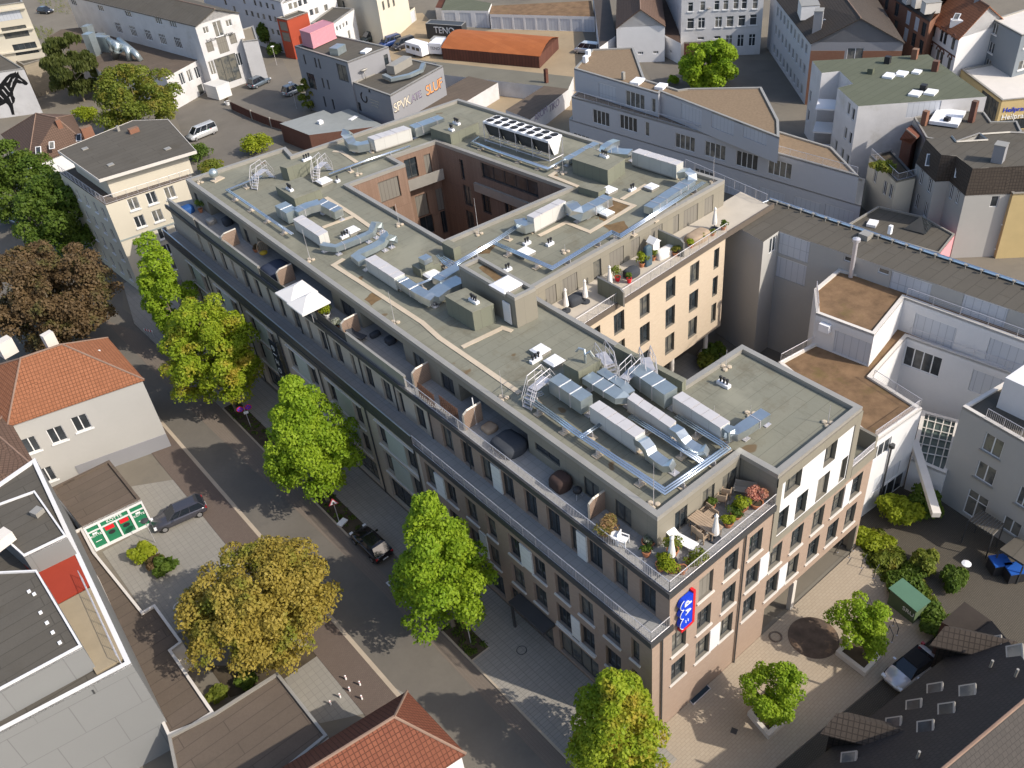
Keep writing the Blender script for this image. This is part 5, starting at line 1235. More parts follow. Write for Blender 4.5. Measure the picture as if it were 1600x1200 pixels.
for px,py,c,l in((608,38,'blue','blue waste bin beside the small double garage'),(618,39,'yellow','yellow waste bin beside the small double garage')):
    x,y,_=P(px,py,0); t=thing('waste_bin',l,'bin',(x,y,0),'waste bins in the top yard'); mt=plain(c+'_bin',(.02,.09,.35) if c=='blue' else (.62,.48,.02),.5,0,.05)
    m=MB().mat(mt); m.faces([(x-.5,y-.4,.1),(x+.5,y-.4,.1),(x+.5,y+.4,.1),(x-.5,y+.4,.1),(x-.62,y-.5,1.15),(x+.62,y-.5,1.15),(x+.62,y+.5,1.15),(x-.62,y+.5,1.15)],[(0,3,2,1),(0,1,5,4),(1,2,6,5),(2,3,7,6),(3,0,4,7)]); m.build('tub',mt,t)
    m=MB().mat(mt); m.obox((x,y,1.22),(1.34,1.1,.12)); m.build('lid',mt,t)
t=thing('site_container','black site container lettered in white in the yard','container',P(690,50,0))
q=quad_px((721,40.7),(664.6,37),(728,34),2.9); m=MB().mat(M_mblack if 'M_mblack' in globals() else M_frame); m.prism(ccw(q),.1,2.9,bot=True); m.build('box',M_frame,t)
m=MB().mat(M_cope); ring(m,ccw(q),.2,2.88,2.95); m.build('roof_rim',M_cope,t)
A_,B_=P2(664.6,37,2.9),P2(721,40.7,2.9); f=Facade(t,A_,B_,0,3,M_frame); u,z=f.u(694,48); text('lettering','TENO',1.7,M_signw,t,f.at(u,z,.03),rotcols((f.d[0],f.d[1],0),(0,0,1)),.02)
# --- white hall and apartment house
b=H('white_hall','white gabled hall with a brown roof and three tiny windows, top centre right',[(965,-20),(963,43),(1039,40),(1030,-25)],6.0,M_white,M_tbr,(997,-20),(1000.7,16),8.6,gable=(True,True))
b.r1=((b.p[1][0]+b.p[2][0])/2,(b.p[1][1]+b.p[2][1])/2,8.9); b.r0=((b.p[0][0]+b.p[3][0])/2,(b.p[0][1]+b.p[3][1])/2,8.9)
for px,py in((1001,83),(1024.7,82)): b[1].wp(px,py,.9,.5,'w3')
b.done()
b=B('side_aisle','low white side aisle with a lean-to roof right of the gabled hall',[(1039,55),(1064,68),(1050,-5),(1033,-10)],3.6,M_white,M_tbr,0); b[0].wp(1048,81,.8,.5,'w3'); b.done()
B('dark_shed','dark sheet roofed shed left of the white gabled hall',[(937,74),(962,56),(951,-10),(926,-12)],3.6,M_white,plain('dark_sheet',(.075,.062,.055),.8,.1,.1),0).done()
b=B('apartment_house','white four storey apartment house with violet windows at the top edge',[(1065,-2),(1194,-8),(1188,-60),(1040,-55)],9.6,M_wold,M_felt,.2,style='w2',sill=M_wframe)
for px,py in((1079,11),(1098,9.5),(1120,8.5),(1134,8),(1150,7),(1163,6.6),(1180,6.6)): b[0].wp(px,py,.85,1.5,'wc1')
for px,py in((1079,37),(1096,36),(1122.6,34.6),(1140.6,33.7),(1159,32.5),(1177,31)): b[0].wp(px,py,1.15,1.75,'wc1')
for px,py in((1095,60),(1121,58.6)): b[0].wp(px,py,1.1,.5,'w1',sill=False)
for px,py in((1139,64.5),(1157,63.5),(1175,62.5)): b[0].wp(px,py,1.1,2.0,'wc2',sill=False)
b.done(); x,y,z=PL(1105,12,b[0].A,b[0].B); m=MB().mat(M_cope); m.lathe((x,y-.4,z-.2),[(.02,-.05),(.45,.1),(.55,.25)],12,.9,.35); m.build('satellite_dish',M_cope,b.t)
B('timber_shed','brown timber shed behind the yard tree',[(1070,68),(1112,69),(1106,60),(1066,60)],2.5,M_rwood,M_felt,0).done()
# --- grey clinic in three steps
t=B('clinic_building','long pale grey clinic building, ground floors with a pale ledge',[(889,186),(1345,321),(1352,280),(925,150)],3.7,M_lgrey,M_cope,.3); f=t[0]
for px,py in((908,216),(930,222),(1100,272),(1113,277)): f.wp(px,py,3.0,1.0,'w4')
for px,py in((1155,295),(1205,310),(1260,325),(1310,338)): f.wp(px,py,3.6,2.2,'wS1',name='shuttered_window')
t.done()
t=B('clinic_building','second storey of the pale grey clinic with big white framed windows',[(893,151),(1342,275),(1300,230),(930,118)],7.2,M_lgrey,M_gravel,.35,base=3.72,style='w4'); f=t[0]
for px,py,w in((939,184.5,3.0),(981.5,193,3.0),(1011,202,.7),(1070,223,3.1),(1117,236,3.1),(1166.6,251,3.1),(1218,264,3.2),):
    f.wp(px,py,w,2.0,'w4' if w>1 else 'w1')
t.done(); railing('roof_railing',[f.at(.2,0,-.15)[:2],f.at(f.L-.3,0,-.15)[:2]],7.2,.9,t.t,'mesh',post=2.2)
t=B('clinic_building','top storey of the pale grey clinic with gravel roofs and shuttered windows',[(897,107),(1029,146),(1032,143),(1218,215),(1217,188),(1190,136),(1074,138),(1060,140),(1008,124),(990,74),(925,77)],10.4,M_lgrey,M_gravel,.35,base=7.2,style='w4')
f=t[0]; f.wp(949,145,3.3,2.2,'wS1',name='shuttered_window'); f.wp(992,157,3.4,2.1,'w4'); f.wp(1021,165,.7,1.9,'w1'); f=t[2]
for px,py in((1080,180),(1129,192),(1180,207)): f.wp(px,py,3.8,2.2,'wS1',name='shuttered_window')
t.done()
for px,py in((919,88),(915,97)): rbox(t.t,'ac_unit',px,py,10.3,.8,.5,.9,M_dome,.3)
rbox(t.t,'chimney',974,124,10.3,.4,.4,1,M_cope); rbox(t.t,'skylight',996,129,10.3,2.0,1.3,.35,M_dome,.3); rbox(t.t,'skylight',1033,137,10.3,1.6,1.2,.35,M_dome,.3)
# --- brown roofed apartment house
b=H('gabled_block','large house with a brown pitched roof, grey gable and brick ground storey, top right',[(1205,-14),(1268,66),(1412,66),(1355,-25)],9.2,M_mgrey,M_tdk,(1290,-40),(1349,34),13,gable=(True,True))
q=b.p; b.r1=((q[1][0]+q[2][0])/2,(q[1][1]+q[2][1])/2,12.6); b.r0=((q[0][0]+q[3][0])/2,(q[0][1]+q[3][1])/2,12.6)
f=b[0]; f.mat=M_lgrey
for (p0,p1) in(((1215,22),(1260,73)),((1212,52),(1257,103)),((1209,83),(1253,133))): f.row(p0,p1,9,1.2,1.5,'w2')
b[1].wp(1336,85,2.2,1.8,'w2'); b.done()
f=b[1]; m=MB().mat(M_brickr); 
for za,zb,ua,ub in((0,4.9,0,1),(7.6,8.3,0,1)):
    pass
m.prism(ccw([f.at(0,0,.05)[:2],f.at(f.L,0,.05)[:2],f.at(f.L,0,0)[:2],f.at(0,0,0)[:2]]),0,5.3); m.prism(ccw([f.at(0,0,.05)[:2],f.at(f.L*.38,0,.05)[:2],f.at(f.L*.38,0,0)[:2],f.at(0,0,0)[:2]]),5.3,8.0); m.prism(ccw([f.at(f.L*.58,0,.05)[:2],f.at(f.L,0,.05)[:2],f.at(f.L,0,0)[:2],f.at(f.L*.58,0,0)[:2]]),5.3,8.0); m.build('brick_storey',M_brickr,b.t)
rbox(b.t,'chimney',1275,62,8.5,1.6,1.2,4.2,M_mgrey,.5,M_cope); rbox(b.t,'dormer',1262,25,9.8,3.6,2.6,2.0,M_white,.75,M_cope)
for px,py in((1288,35),(1301,45)): velux(b.t,px,py,10.6,1.2,.9,(-.5,.2,.8))
for i,(px,py) in enumerate(((1345,12),(1362,22),(1372,33))):
    pass
# --- brick terrace, ornate house, grey tower
b=B('brick_terrace','dark red brick town house row with a slate roof and pale dormers, top right',[(1453,34),(1362,-24),(1395,-60),(1500,-8)],10,M_brickr,M_slate,0,style='w2'); f=b[0]
for px,py in((1419,28),(1432,38),(1443,46),(1415,54),(1427,62),(1438.5,73),(1401,15),(1399,42),(1385,5),(1384,31)): f.wp(px,py,1.3,1.9,'wS1' if px in(1419,1432,1415) else '')
b.done(roof=False); q=b.p; m=MB().mat(M_slate); z0=10.; rd=[tuple((Vector(q[0])+Vector(q[3]))/2)+(13.6,),tuple((Vector(q[1])+Vector(q[2]))/2)+(13.6,)]
slab3(m,[(*q[0],z0),(*q[1],z0),rd[1],rd[0]]); slab3(m,[(*q[2],z0),(*q[3],z0),rd[0],rd[1]]); m.build('roof',M_slate,b.t)
for px,py in((1424,2),(1438,8),(1453,17)): rbox(b.t,'dormer',px,py+2,10.6,1.6,2.2,1.5,M_sill,.9,M_cope)
b=H('ornate_house','white ornate town house with arched window bands and an orange tiled roof',[(1455,31),(1499,60),(1572,36),(1530,8)],9,M_white,M_tor,(1500,5),(1545,24),12.6,gable=(False,True))
q=b.p; b.r1=((q[1][0]+q[2][0])/2,(q[1][1]+q[2][1])/2,12.4); b.r0=((q[0][0]+q[3][0])/2,(q[0][1]+q[3][1])/2,12.4); b.gb=(True,True)
f=b[0]
for u in(1.3,3.6,4.7,7.0):
    for z in(1.0,4.2,7.0): f.win(u*f.L/8.3-.45,u*f.L/8.3+.45,z,z+1.7,'c1')
b.done(); m=MB().mat(M_brickd)
for z in(3.3,6.3,8.9): m.prism(ccw([f.at(0,0,.06)[:2],f.at(f.L,0,.06)[:2],f.at(f.L,0,0)[:2],f.at(0,0,0)[:2]]),z,z+.18,bot=True)
for u in(1.3,3.6,4.7,7.0):
    for z in(2.7,5.9,8.7): m.tube([f.at(u*f.L/8.3+.6*math.cos(R(a)),z+.6*math.sin(R(a))-.15,.05) for a in range(0,181,30)],.1,4)
m.build('brick_band',M_brickd,b.t)
rbox(b.t,'chimney',1525,12,11.2,1.2,.8,1.8,M_mgrey,.4); rbox(b.t,'dormer',1493,42,9.4,1.0,1.6,1.0,M_white,.5); velux(b.t,1495,26,11,.8,1.1,(-.5,-.1,.8))
b=B('grey_tower','plain grey block with three white windows at the right edge of the top',[(1551,30),(1597,55),(1690,30),(1630,5)],10,plain('blue_grey_render',(.20,.225,.25),.9,0,.04,.2),M_sill,.2,sill=M_wframe)
for px,py in((1554.8,45),(1549,74.7),(1543.5,101)): b[0].wp(px,py,1.3,1.5,'w2')
for z in(2,5,8): b[1].win(.8,3.4,z,z+1.3,'w3')
b.done()
b=B('shop_podium','flat pale roofed yellow shop with blue and white lettering at the right edge',[(1502,108),(1566,157),(1680,146),(1600,90)],4.4,M_yel,M_sill,.3); b[0].win(b[0].L*.55,b[0].L*.95,.8,3.9,'5'); b[1].win(.3,6,.1,1.6,'4'); b.done()
f=b[1]; u,z=f.u(1585,180); 
text('lettering','Heilpraktiker',1.0,M_signw,b.t,f.at(.4,2.0,.05),rotcols((f.d[0],f.d[1],0),(0,0,1)),.02,align='LEFT'); text('lettering','Heilpraxis',.9,M_blue,b.t,f.at(.4,3.0,.05),rotcols((f.d[0],f.d[1],0),(0,0,1)),.02,align='LEFT')
# --- green roofed house
b=B('green_roofed_house','white house with a large grey green felt roof and stacked balconies, right of the clinic',[(1269,95),(1284,114),(1312,111),(1333,131),(1309,137.5),(1341,166),(1542,151),(1450,85)],10.2,M_wold,M_feltg,0)
b[0].row((1266,150),(1280,170),2,.8,1.5,'w1'); b[0].row((1263,180),(1276,200),2,.8,1.5,'w1')
for px,py in((1326,170),(1333,179),(1321,208),(1328.5,216),(1306,228),(1316,241),(1324,251)): b[4].wp(px,py,.75,1.5,'w1')
for z in(1.2,4.2,7.4): b[3].win(.4,max(1.2,b[3].L-.5),z,z+1.9,'',name='balcony_opening')
b[5].wp(1443,170,3.9,2.0,'wS4'); b.done()
for px,py,w in((1389,121),(1408,118),(1432,115),(1430,149),(1454,147)) and [(1389,121,1.6),(1408,118,1.6),(1432,115,1.2),(1430,149,1.6),(1454,147,1.6)]: rbox(b.t,'skylight',px,py,10.1,w,w*.8,.35,M_dome,.2)
for px,py,h,mt in((1386,100,1.0,M_black),(1428,93,1.4,M_brickr),(1460,112,1.4,M_brickd),(1360,116,.8,M_feltg),(1442,142,.8,M_black)): rbox(b.t,'chimney',px,py,10.1,.7,.7,h,mt,.2)
for k in range(3):
    q=P2(1296,128,10.2); m=MB().mat(M_white); m.obox((q[0],q[1],1.0+3.1*k),(3.2,2.4,.2),.5); m.build('balcony_slab',M_white,b.t)
# --- dark roofed group at the right
b=B('cream_house','cream house with a planted roof terrace near the right edge',[(1359,243),(1401,283),(1431,276),(1393,234)],6.6,M_cream,M_soil,.35,cm=M_fascia,style='w2')
for px,py in((1367.6,275),(1382.5,294),(1391.5,299)): b[0].wp(px,py,.8,1.7,'w2')
b.done(); railing('terrace_railing',[b[0].at(.1,0,-.1)[:2],b[0].at(b[0].L,0,-.1)[:2],b[1].at(b[1].L,0,-.1)[:2]],6.6,.9,b.t)
low=[(1431,255),(1461,284),(1483,283),(1508,306),(1566,303),(1660,300),(1660,225),(1450,216)]; hi=[(1446.5,217),(1471,242),(1494.7,244),(1520,263.5),(1580,260),(1660,256)]
b=B('mansard_house','grey white house with a dark brown tiled mansard and flat felt top, right edge',low,7.6,M_lbeige,M_felt,0)
for px,py in((1439.6,276),(1452.7,289),(1432.5,314),(1445.6,327)): b[0].wp(px,py,.8,1.8,'w2')
for px,py in((1486,300),(1496,307)): b[2].wp(px,py,.7,1.7,'w2')
b[3].wp(1554,315,.8,1.3,'w1'); b.done(roof=False)
H_=[(*P2(*p,10.6),10.6) for p in hi]; L_=[(*p,7.6) for p in b.p]; m=MB().mat(M_tdk)
for i in range(5): slab3(m,[L_[i],L_[i+1],H_[i+1],H_[i]],.1)
m.face([L_[7],L_[0],H_[0]]); m.face([L_[7],L_[0],H_[0]][::-1]); m.build('mansard_roof',M_tdk,b.t)
bk=[P2(*p,10.6) for p in((1660,212),(1578,208),(1532,211),(1543,220),(1494,223),(1487,214))]
m=MB().mat(M_felt); m.cap(ccw([h[:2] for h in H_]+bk),10.62); m.build('flat_roof',M_felt,b.t)
m=MB().mat(M_cope)
for i in range(5): a_,b_=bk[i],bk[i+1]; m.tube([(*a_,10.7),(*b_,10.7)],.12,4)
m.build('roof_edge',M_cope,b.t); rbox(b.t,'chimney',1556,262,9.9,1.1,1.1,2.6,M_mgrey,.2,M_cope)
for px,py,z in((1452,250,9.1),(1498,268,9.1)): velux(b.t,px,py,z,.7,1.3,(-.75,-.4,.4))
b=B('felt_roofed_annex','low pitched dark felt roofs with a white skylight grid behind the mansard house',[(1428,183),(1483,172),(1538,175),(1549,190),(1589,189),(1597,206),(1543,218),(1530,209),(1490,223),(1447,215),(1438,200)],8.6,M_lbeige,M_felt,.2); b.done()
rbox(b.t,'skylight',1480,186,8.6,4.2,3.2,.4,M_dome,.3); 
for px,py,h,mt in((1443,196,1.8,M_brickr),(1517,191,2.6,M_brickd),(1478,196,1.0,M_black)): rbox(b.t,'chimney',px,py,8.4,.6,.6,h,mt)
H('brick_gable','small brick gable with a red tiled roof between the white wall and the felt roofs',[(1410,215),(1425,222),(1437,208),(1424,196)],7.6,M_brickd,M_tred,(1418,204),(1430,214),9.0,gable=(True,True)).done()
b=B('yellow_house','yellow rendered house corner at the right edge below the mansard',[(1571,291),(1583,303),(1660,299),(1640,280)],7.8,M_yel,M_felt,.3,sill=M_wframe); 
for z in(1,4): b[0].win(.4,1.3,z,z+1.5,'w1')
b.done()
b=B('flat_annex','low grey flat roofed annex with a pink side wall and a glazed roof wedge',[(1322,352),(1372,322),(1442,338),(1492,366),(1468,396),(1400,376)],3.6,M_pinkw,M_felt,.2); b.done()
rbox(b.t,'skylight',1363,351,3.5,1.3,1.0,.3,M_dome,.3)
q=[P(1412,357,3.6),P(1446,366,3.6),P(1458,352,3.6),P(1440,338,5.2)]; m=MB().mat(M_cope); m.face([q[0],q[1],q[3]]); m.face([q[0],q[1],q[3]][::-1]); m.mat(M_glassw); m.face([q[1],q[2],q[3]]); m.face([q[1],q[2],q[3]][::-1]); m.build('glazed_wedge',None,b.t)
# --- white institute with stepped sedum roofs
b=B('white_institute','tall white institute wing with a very long dark felt roof and shuttered windows, right',[(1128,341),(1193,378),(1217,361),(1680,517),(1700,480),(1203,313)],13.2,M_lbeige,M_felt,0,style='w2')
f=b[2]
for px,py in((1237,386),(1287,402.5),(1421,451),(1477.5,469),(1536,489),(1590,507),(1232.5,422.5),(1276,436)): f.wp(px,py,3.5,2.2,'wS1',name='shuttered_window')
for px,py in((1326.7,406),(1380.5,424.5)): f.wp(px,py,1.0,.5,'w1')
b[1].wp(1207.5,382.5,1.1,1.6,'w2'); b.done()
q=b.p; m=MB().mat(M_pipe); m.tube([(*q[5],13.35),(*q[4],13.35)],.16,8); m.tube([(*q[5],13.25),(*q[0],13.25)],.06,6); m.build('gutter_pipe',M_pipe,b.t)
m=MB().mat(M_cope); a_,c_=Vector((*q[5],13.2)),Vector((*q[4],13.2)); 
for k in range(22): p=a_.lerp(c_,(k+.5)/22)+Vector((-.35,-.35,0)); m.lathe(tuple(p),[(.06,0),(.06,.3),(.14,.3),(.14,.4)],8)
m.build('gutter_bracket',M_cope,b.t)
m=MB().mat(M_galv); fx_=f.at(*f.u(1333,425),.35); m.tube([(fx_[0],fx_[1],11.2),(fx_[0],fx_[1],14.9)],.2,8); m.lathe((fx_[0],fx_[1],14.9),[(.2,0),(.34,.02),(.34,.25),(.1,.35)],10); m.build('flue',M_galv,b.t)
rbox(b.t,'roof_box',1352,372,13.2,.9,.9,.5,M_cope); rbox(b.t,'vent',1390,365,13.2,.3,.3,.8,M_dome)
b=B('institute_step','upper sedum roofed step of the white institute with an air conditioner on its wall',[(1275,489),(1366,523),(1413,465),(1690,566),(1700,512),(1310,420),(1272,452)],11.5,M_white,M_sedum,.35,cm=M_sill)
b[0].wp(1331,543,3.2,2.2,'wS1',name='shuttered_window')
for px,py in((1459,517.5),(1519,537.5),(1577.5,557.5)): b[2].wp(px,py,3.5,2.2,'wS1',name='shuttered_window')
b.done(); q0=b[0].at(*b[0].u(1291,510),.25); m=MB().mat(M_dome); m.obox(q0,(.9,.4,.7),math.atan2(b[0].d[1],b[0].d[0])); m.build('ac_unit',M_dome,b.t)
f=b[2]; railing('roof_railing',[f.at(.1,0,-.15)[:2],f.at(f.L-.3,0,-.15)[:2]],11.5,.9,b.t,'mesh',post=2.4); f=b[6]; railing('roof_railing',[f.at(.1,0,-.15)[:2],f.at(f.L-.1,0,-.15)[:2]],11.5,.9,b.t)
b=B('institute_wing','lower sedum roofed step of the white institute touching the brick block',[(1367,690),(1441,638),(1362,588),(1417,526),(1690,622),(1700,560),(1400,500),(1270,537),(1216,566)],8.4,M_white,M_sedum,.35,cm=M_sill)
f=b[0]
for px,py,w in((1377,703,2.2),(1414,678,3.6)): f.wp(px,py,w,1.5,'w3')
for px,py,w in((1392,763,3.2),(1361,790,2.0)): f.wp(px,py,w,2.0,'w3')
f.wp(1385,745,3.2,1.6,'wS1',name='shuttered_window'); f=b[3]
f.wp(1440,565,3.2,2.0,'w4')
for px,py in((1499,588),(1550,605)): f.wp(px,py,3.4,2.2,'wS1',name='shuttered_window')
f=b[2]
b.done(); f=b[0]; u,z=f.u(1396,675); m=MB().mat(M_frame); m.tube([f.at(u,.1,.12),f.at(u,6.6,.12)],.08,6); m.lathe(f.at(u,6.4,.15),[(.1,0),(.22,.1),(.22,.4)],8); m.build('downpipe',M_frame,b.t)
for k in(1,3): f=b[k]; railing('roof_railing',[f.at(.1,0,-.15)[:2],f.at(f.L-.3,0,-.15)[:2]],8.4,.9,b.t,'mesh',post=2.4)
f=b[0]; railing('roof_railing',[f.at(.1,0,-.15)[:2],f.at(f.L-.3,0,-.15)[:2]],8.4,.9,b.t,'mesh',post=2.4)
f=b[7]; railing('roof_railing',[f.at(.1,0,-.15)[:2],f.at(f.L-.1,0,-.15)[:2]],8.4,.9,b.t)
b=B('glass_roof_hall','low hall with a greenish glazed grid roof behind the garden',[(1441,641),(1500,657),(1484,727),(1478,740),(1424,717)],3.4,M_white,plain('wired_glass',(.07,.095,.085),.15,0,.1,.6,spec=.6),.3,cm=M_sill); b.done()
q=[Vector(p) for p in b.p]; m=MB().mat(M_sill)
for k in range(1,6):
    a_=q[0].lerp(q[4],k/6);c_=q[1].lerp(q[2],k/6); m.tube([(*a_,3.36),(*c_,3.36)],.06,4)
for k in range(1,5):
    a_=q[0].lerp(q[1],k/5);c_=q[4].lerp(q[3],k/5); m.tube([(*a_,3.37),(*c_,3.37)],.04,4)
m.build('glazing_bar',M_sill,b.t)
a_,c_=P2(1428,690,3.9),P2(1466,795,3.9); t=thing('concrete_beam','long narrow concrete beam sloping across the glazed hall above the garden','beam',(*a_,3)); m=MB().mat(M_sill); m.duct([(*a_,3.9),(*c_,3.2)],.6,.5); m.build('beam',M_sill,t)
b=B('white_wing','white three storey wing with a dark roof terrace at the right edge',[(1504,635),(1680,736),(1690,650),(1569,597)],9.75,M_lbeige,M_felt,.35,cm=M_sill,style='w2',sill=M_cope)
f=b[0]
for px,py in((1551,697),(1539.6,740)): f.wp(px,py,1.5,1.7,'w2')
f.wp(1524,791,1.7,2.6,'wc2',sill=False); f.win(f.L*.66,f.L*.66+1.0,4.2,6,'w2'); f.win(f.L*.8,f.L*.8+1.4,4.2,6,'w2'); f.win(f.L*.62,f.L*.62+1.4,1.2,2.6,'w2')
b.done(); railing('roof_railing',[f.at(1.8,0,-.15)[:2],f.at(f.L,0,-.15)[:2]],9.75,.9,b.t)
q=[P2(*p,12.4) for p in((1571,590),(1680,640),(1690,600),(1600,570))]; m=MB().mat(M_white); m.prism(q,9.6,12.4); m.build('penthouse',M_white,b.t)
b=B('garden_canopy','striped corrugated canopy over a door in the garden',[(1513,813),(1552,837),(1569,819),(1534,797)],2.6,M_frame,M_cope,0,base=2.5,cat='canopy'); b.done()
m=MB().mat(M_frame)
for p in b.p: m.tube([(*p,.05),(*p,2.5)],.05,4)
m.build('post',M_frame,b.t); m=MB().mat(M_felt); q=[Vector(p) for p in b.p]
for k in range(9): a_=q[0].lerp(q[1],(k+.5)/9);c_=q[3].lerp(q[2],(k+.5)/9); m.duct([(*a_,2.63),(*c_,2.63)],.14,.05)
m.build('ribs',M_felt,b.t)
# --- slate roofed house bottom right
ze,zr=4.4,10.0
e0,e1=P2(1150,1292,ze),P2(1548,975,ze); r0,r1=P2(1385,1275,zr),P2(1625,1074,zr)
b0=(2*r0[0]-e0[0],2*r0[1]-e0[1]); b1=(2*r1[0]-e1[0],2*r1[1]-e1[1])
b=H('slate_roofed_house','large house with a dark slate roof and tiled dormers in the bottom right corner',[e1,e0,b0,b1],ze,M_cream,M_slate,r1,r0,zr,gable=(True,True),world=True); b.done()
nn=((e0[0]-b0[0]),(e0[1]-b0[1]),0); ln=math.hypot(nn[0],nn[1]); nr=(nn[0]/ln*.62,nn[1]/ln*.62,.78)
def onroof(px,py): # point of the street side slope
    A=np.array([*e0,ze]);Bv=np.array([*e1,ze]);Cv=np.array([*r0,zr]); n_=np.cross(Bv-A,Cv-A); r_=ray(px,py); t_=np.dot(n_,A-CC)/np.dot(n_,r_); return CC+r_*t_
for px,py in((1461,1082),(1512,1085),(1428,1108),(1479,1114),(1396,1136),(1446,1142),(1553,1008),(1586,1022),(1326,1191)):
    q=onroof(px,py); nnv=Vector(nr).normalized(); s=Vector((0,0,1)).cross(nnv).normalized(); u_=nnv.cross(s); c=Vector(q)+nnv*.07; m=MB().mat(M_cope)
    v=[tuple(c+s*a*.65+u_*bb*.5) for a,bb in((-1,-1),(1,-1),(1,1),(-1,1))]; v2=[tuple(Vector(p)-nnv*.12) for p in v]; m.faces(v+v2,[(0,1,2,3),(0,4,5,1),(1,5,6,2),(2,6,7,3),(3,7,4,0)]); o=m.build('skylight_frame',M_cope,b.t)
    m=MB().mat(M_glassw); m.face([tuple(c+nnv*.012+s*a*.55+u_*bb*.4) for a,bb in((-1,-1),(1,-1),(1,1),(-1,1))]); m.build('pane',M_glassw,o)
ev=(Vector(e1)-Vector(e0)).normalized(); iv=Vector((b0[0]-e0[0],b0[1]-e0[1])).normalized()
for px,py in((1355,1150),(1520,1012)):
    q=onroof(px,py); c=Vector((q[0],q[1])); zq=float(q[2]); w_=1.15; zt=zq+1.5
    A0=c-iv*1.9; m=MB().mat(M_tdk)
    a1=(*(A0-ev*w_),zt-1.0);a2=(*(A0+ev*w_),zt-1.0);ap=(*A0,zt); B0=c+iv*2.2; bp=(*B0,zt); c1=(*(c-ev*w_+iv*.6),zt-1.0); c2=(*(c+ev*w_+iv*.6),zt-1.0)
    slab3(m,[a1,c1,bp,ap],.12); slab3(m,[ap,bp,c2,a2],.12); o=m.build('dormer_roof',M_tdk,b.t)
    m=MB().mat(M_tdk); fr_=A0+iv*.35; x1=fr_-ev*(w_-.25);x2=fr_+ev*(w_-.25); m.face([(*x1,zq-2),(*x2,zq-2),(*x2,zt-1.0),(*fr_,zt-.2),(*x1,zt-1.0)]); m.face([(*x1,zq-2),(*x2,zq-2),(*x2,zt-1.0),(*fr_,zt-.2),(*x1,zt-1.0)][::-1])
    for xs in(x1,x2): m.face([(*xs,zq-2),(*xs,zt-1.0),(*(xs+iv*3),zt-1.0),(*(xs+iv*3),zq-.5)]); m.face([(*xs,zq-2),(*xs,zt-1.0),(*(xs+iv*3),zt-1.0),(*(xs+iv*3),zq-.5)][::-1])
    m.build('dormer_wall',M_tdk,b.t)
for px,py in((1547,1043),(1433,1185),(1586,1057)):
    q=onroof(px,py); m=MB().mat(M_cope); m.tube([tuple(q),(q[0],q[1],q[2]+.7)],.08,6); m.build('vent',M_cope,b.t)
B('tiled_lean_to','small dark tiled lean-to roof beside the garden at the slate house',[(1471,972),(1507,940),(1552,972),(1521,998)],4.2,M_brickd,M_tdk,0).done()
# --- houses at the bottom and left
ze,zr=5.6,9.2
q=[P2(632,1085,ze),P2(720,1178,ze)]; a_=P2(440,1202,ze)
d=(Vector(a_)-Vector(q[0])); p3=tuple(Vector(q[0])+d*1.25); p2=tuple(Vector(q[1])+d*1.25)
rr1=P2(616,1120,zr); rr0=tuple(Vector(rr1)+d*1.1)
b=H('red_roofed_house','house with a red brown tiled hipped roof at the bottom edge beside the street',[p3,q[0],q[1],p2],ze,M_white,M_tred,rr0,rr1,zr,gable=(True,False),world=True,over=.3); b.done()
ze,zr=8.3,11.4
b=H('orange_roofed_house','pale two storey house with an orange tiled hipped roof on the left of the street',[(14,662),(221,592),(165,529),(-70,590)],ze,M_lbeige,M_tor,(32,560),(97,538),zr,over=.25)
f=b[0]
for px,py in((47,696),(89,679.5),(127,661)): f.wp(px,py,1.35,1.7,'w2',sill=M_wframe)
f.wp(74,742,1.2,1.7,'w2',sill=M_wframe); b.done()
m=MB().mat(M_mgrey); m.prism(ccw([f.at(3,0,.06)[:2],f.at(f.L,0,.06)[:2],f.at(f.L,0,0)[:2],f.at(3,0,0)[:2]]),0,1.6); m.build('plinth',M_mgrey,b.t)
rbox(b.t,'chimney',15,553,9.8,1.4,1.0,1.6,M_sill,.2); rbox(b.t,'chimney',82,540,10.2,1.0,.7,1.4,M_sill,.2)
for px,py,z in((97,599,9.2),(78,562,10.2),(139,574,9.3),(152,553,9.3)): velux(b.t,px,py,z,.6,.7,(-.3,-.5,.8))
H('red_lean_to','narrow house with a red brown tiled roof squeezed left of the orange roofed house',[(2,757),(56,733),(8,648),(-60,700)],8.2,M_white,M_tbr,(-30,740),(-15,670),9.2).done()
b=B('green_shop','low flat roofed shop with a glazed front of green panels and red notices',[(171,719),(220,780),(128,823),(79,763)],3.15,M_white,M_feltb,.25,cm=M_feltb)
f=b[1]; L=f.L
for a_,c_ in((.03,.22),(.26,.48),(.51,.72),(.76,.97)): f.win(L*a_,L*c_,.25,2.1,'hole')
f.win(L*.03,L*.22,2.2,2.7,'hole'); f.win(L*.26,L*.72,2.2,2.7,'hole'); f.win(L*.76,L*.97,2.2,2.7,'hole'); b.done()
for a_,c_,z0,z1 in((.03,.22,.25,2.1),(.26,.48,.25,2.1),(.51,.72,.25,2.1),(.76,.97,.25,2.1),(.03,.22,2.2,2.7),(.26,.72,2.2,2.7),(.76,.97,2.2,2.7)):
    m=MB().mat(M_green); q1=f.at(L*a_,0,-.1);q2=f.at(L*c_,0,-.1); m.face([(q1[0],q1[1],z0),(q2[0],q2[1],z0),(q2[0],q2[1],z1),(q1[0],q1[1],z1)]); m.build('window_panel',M_green,b.t)
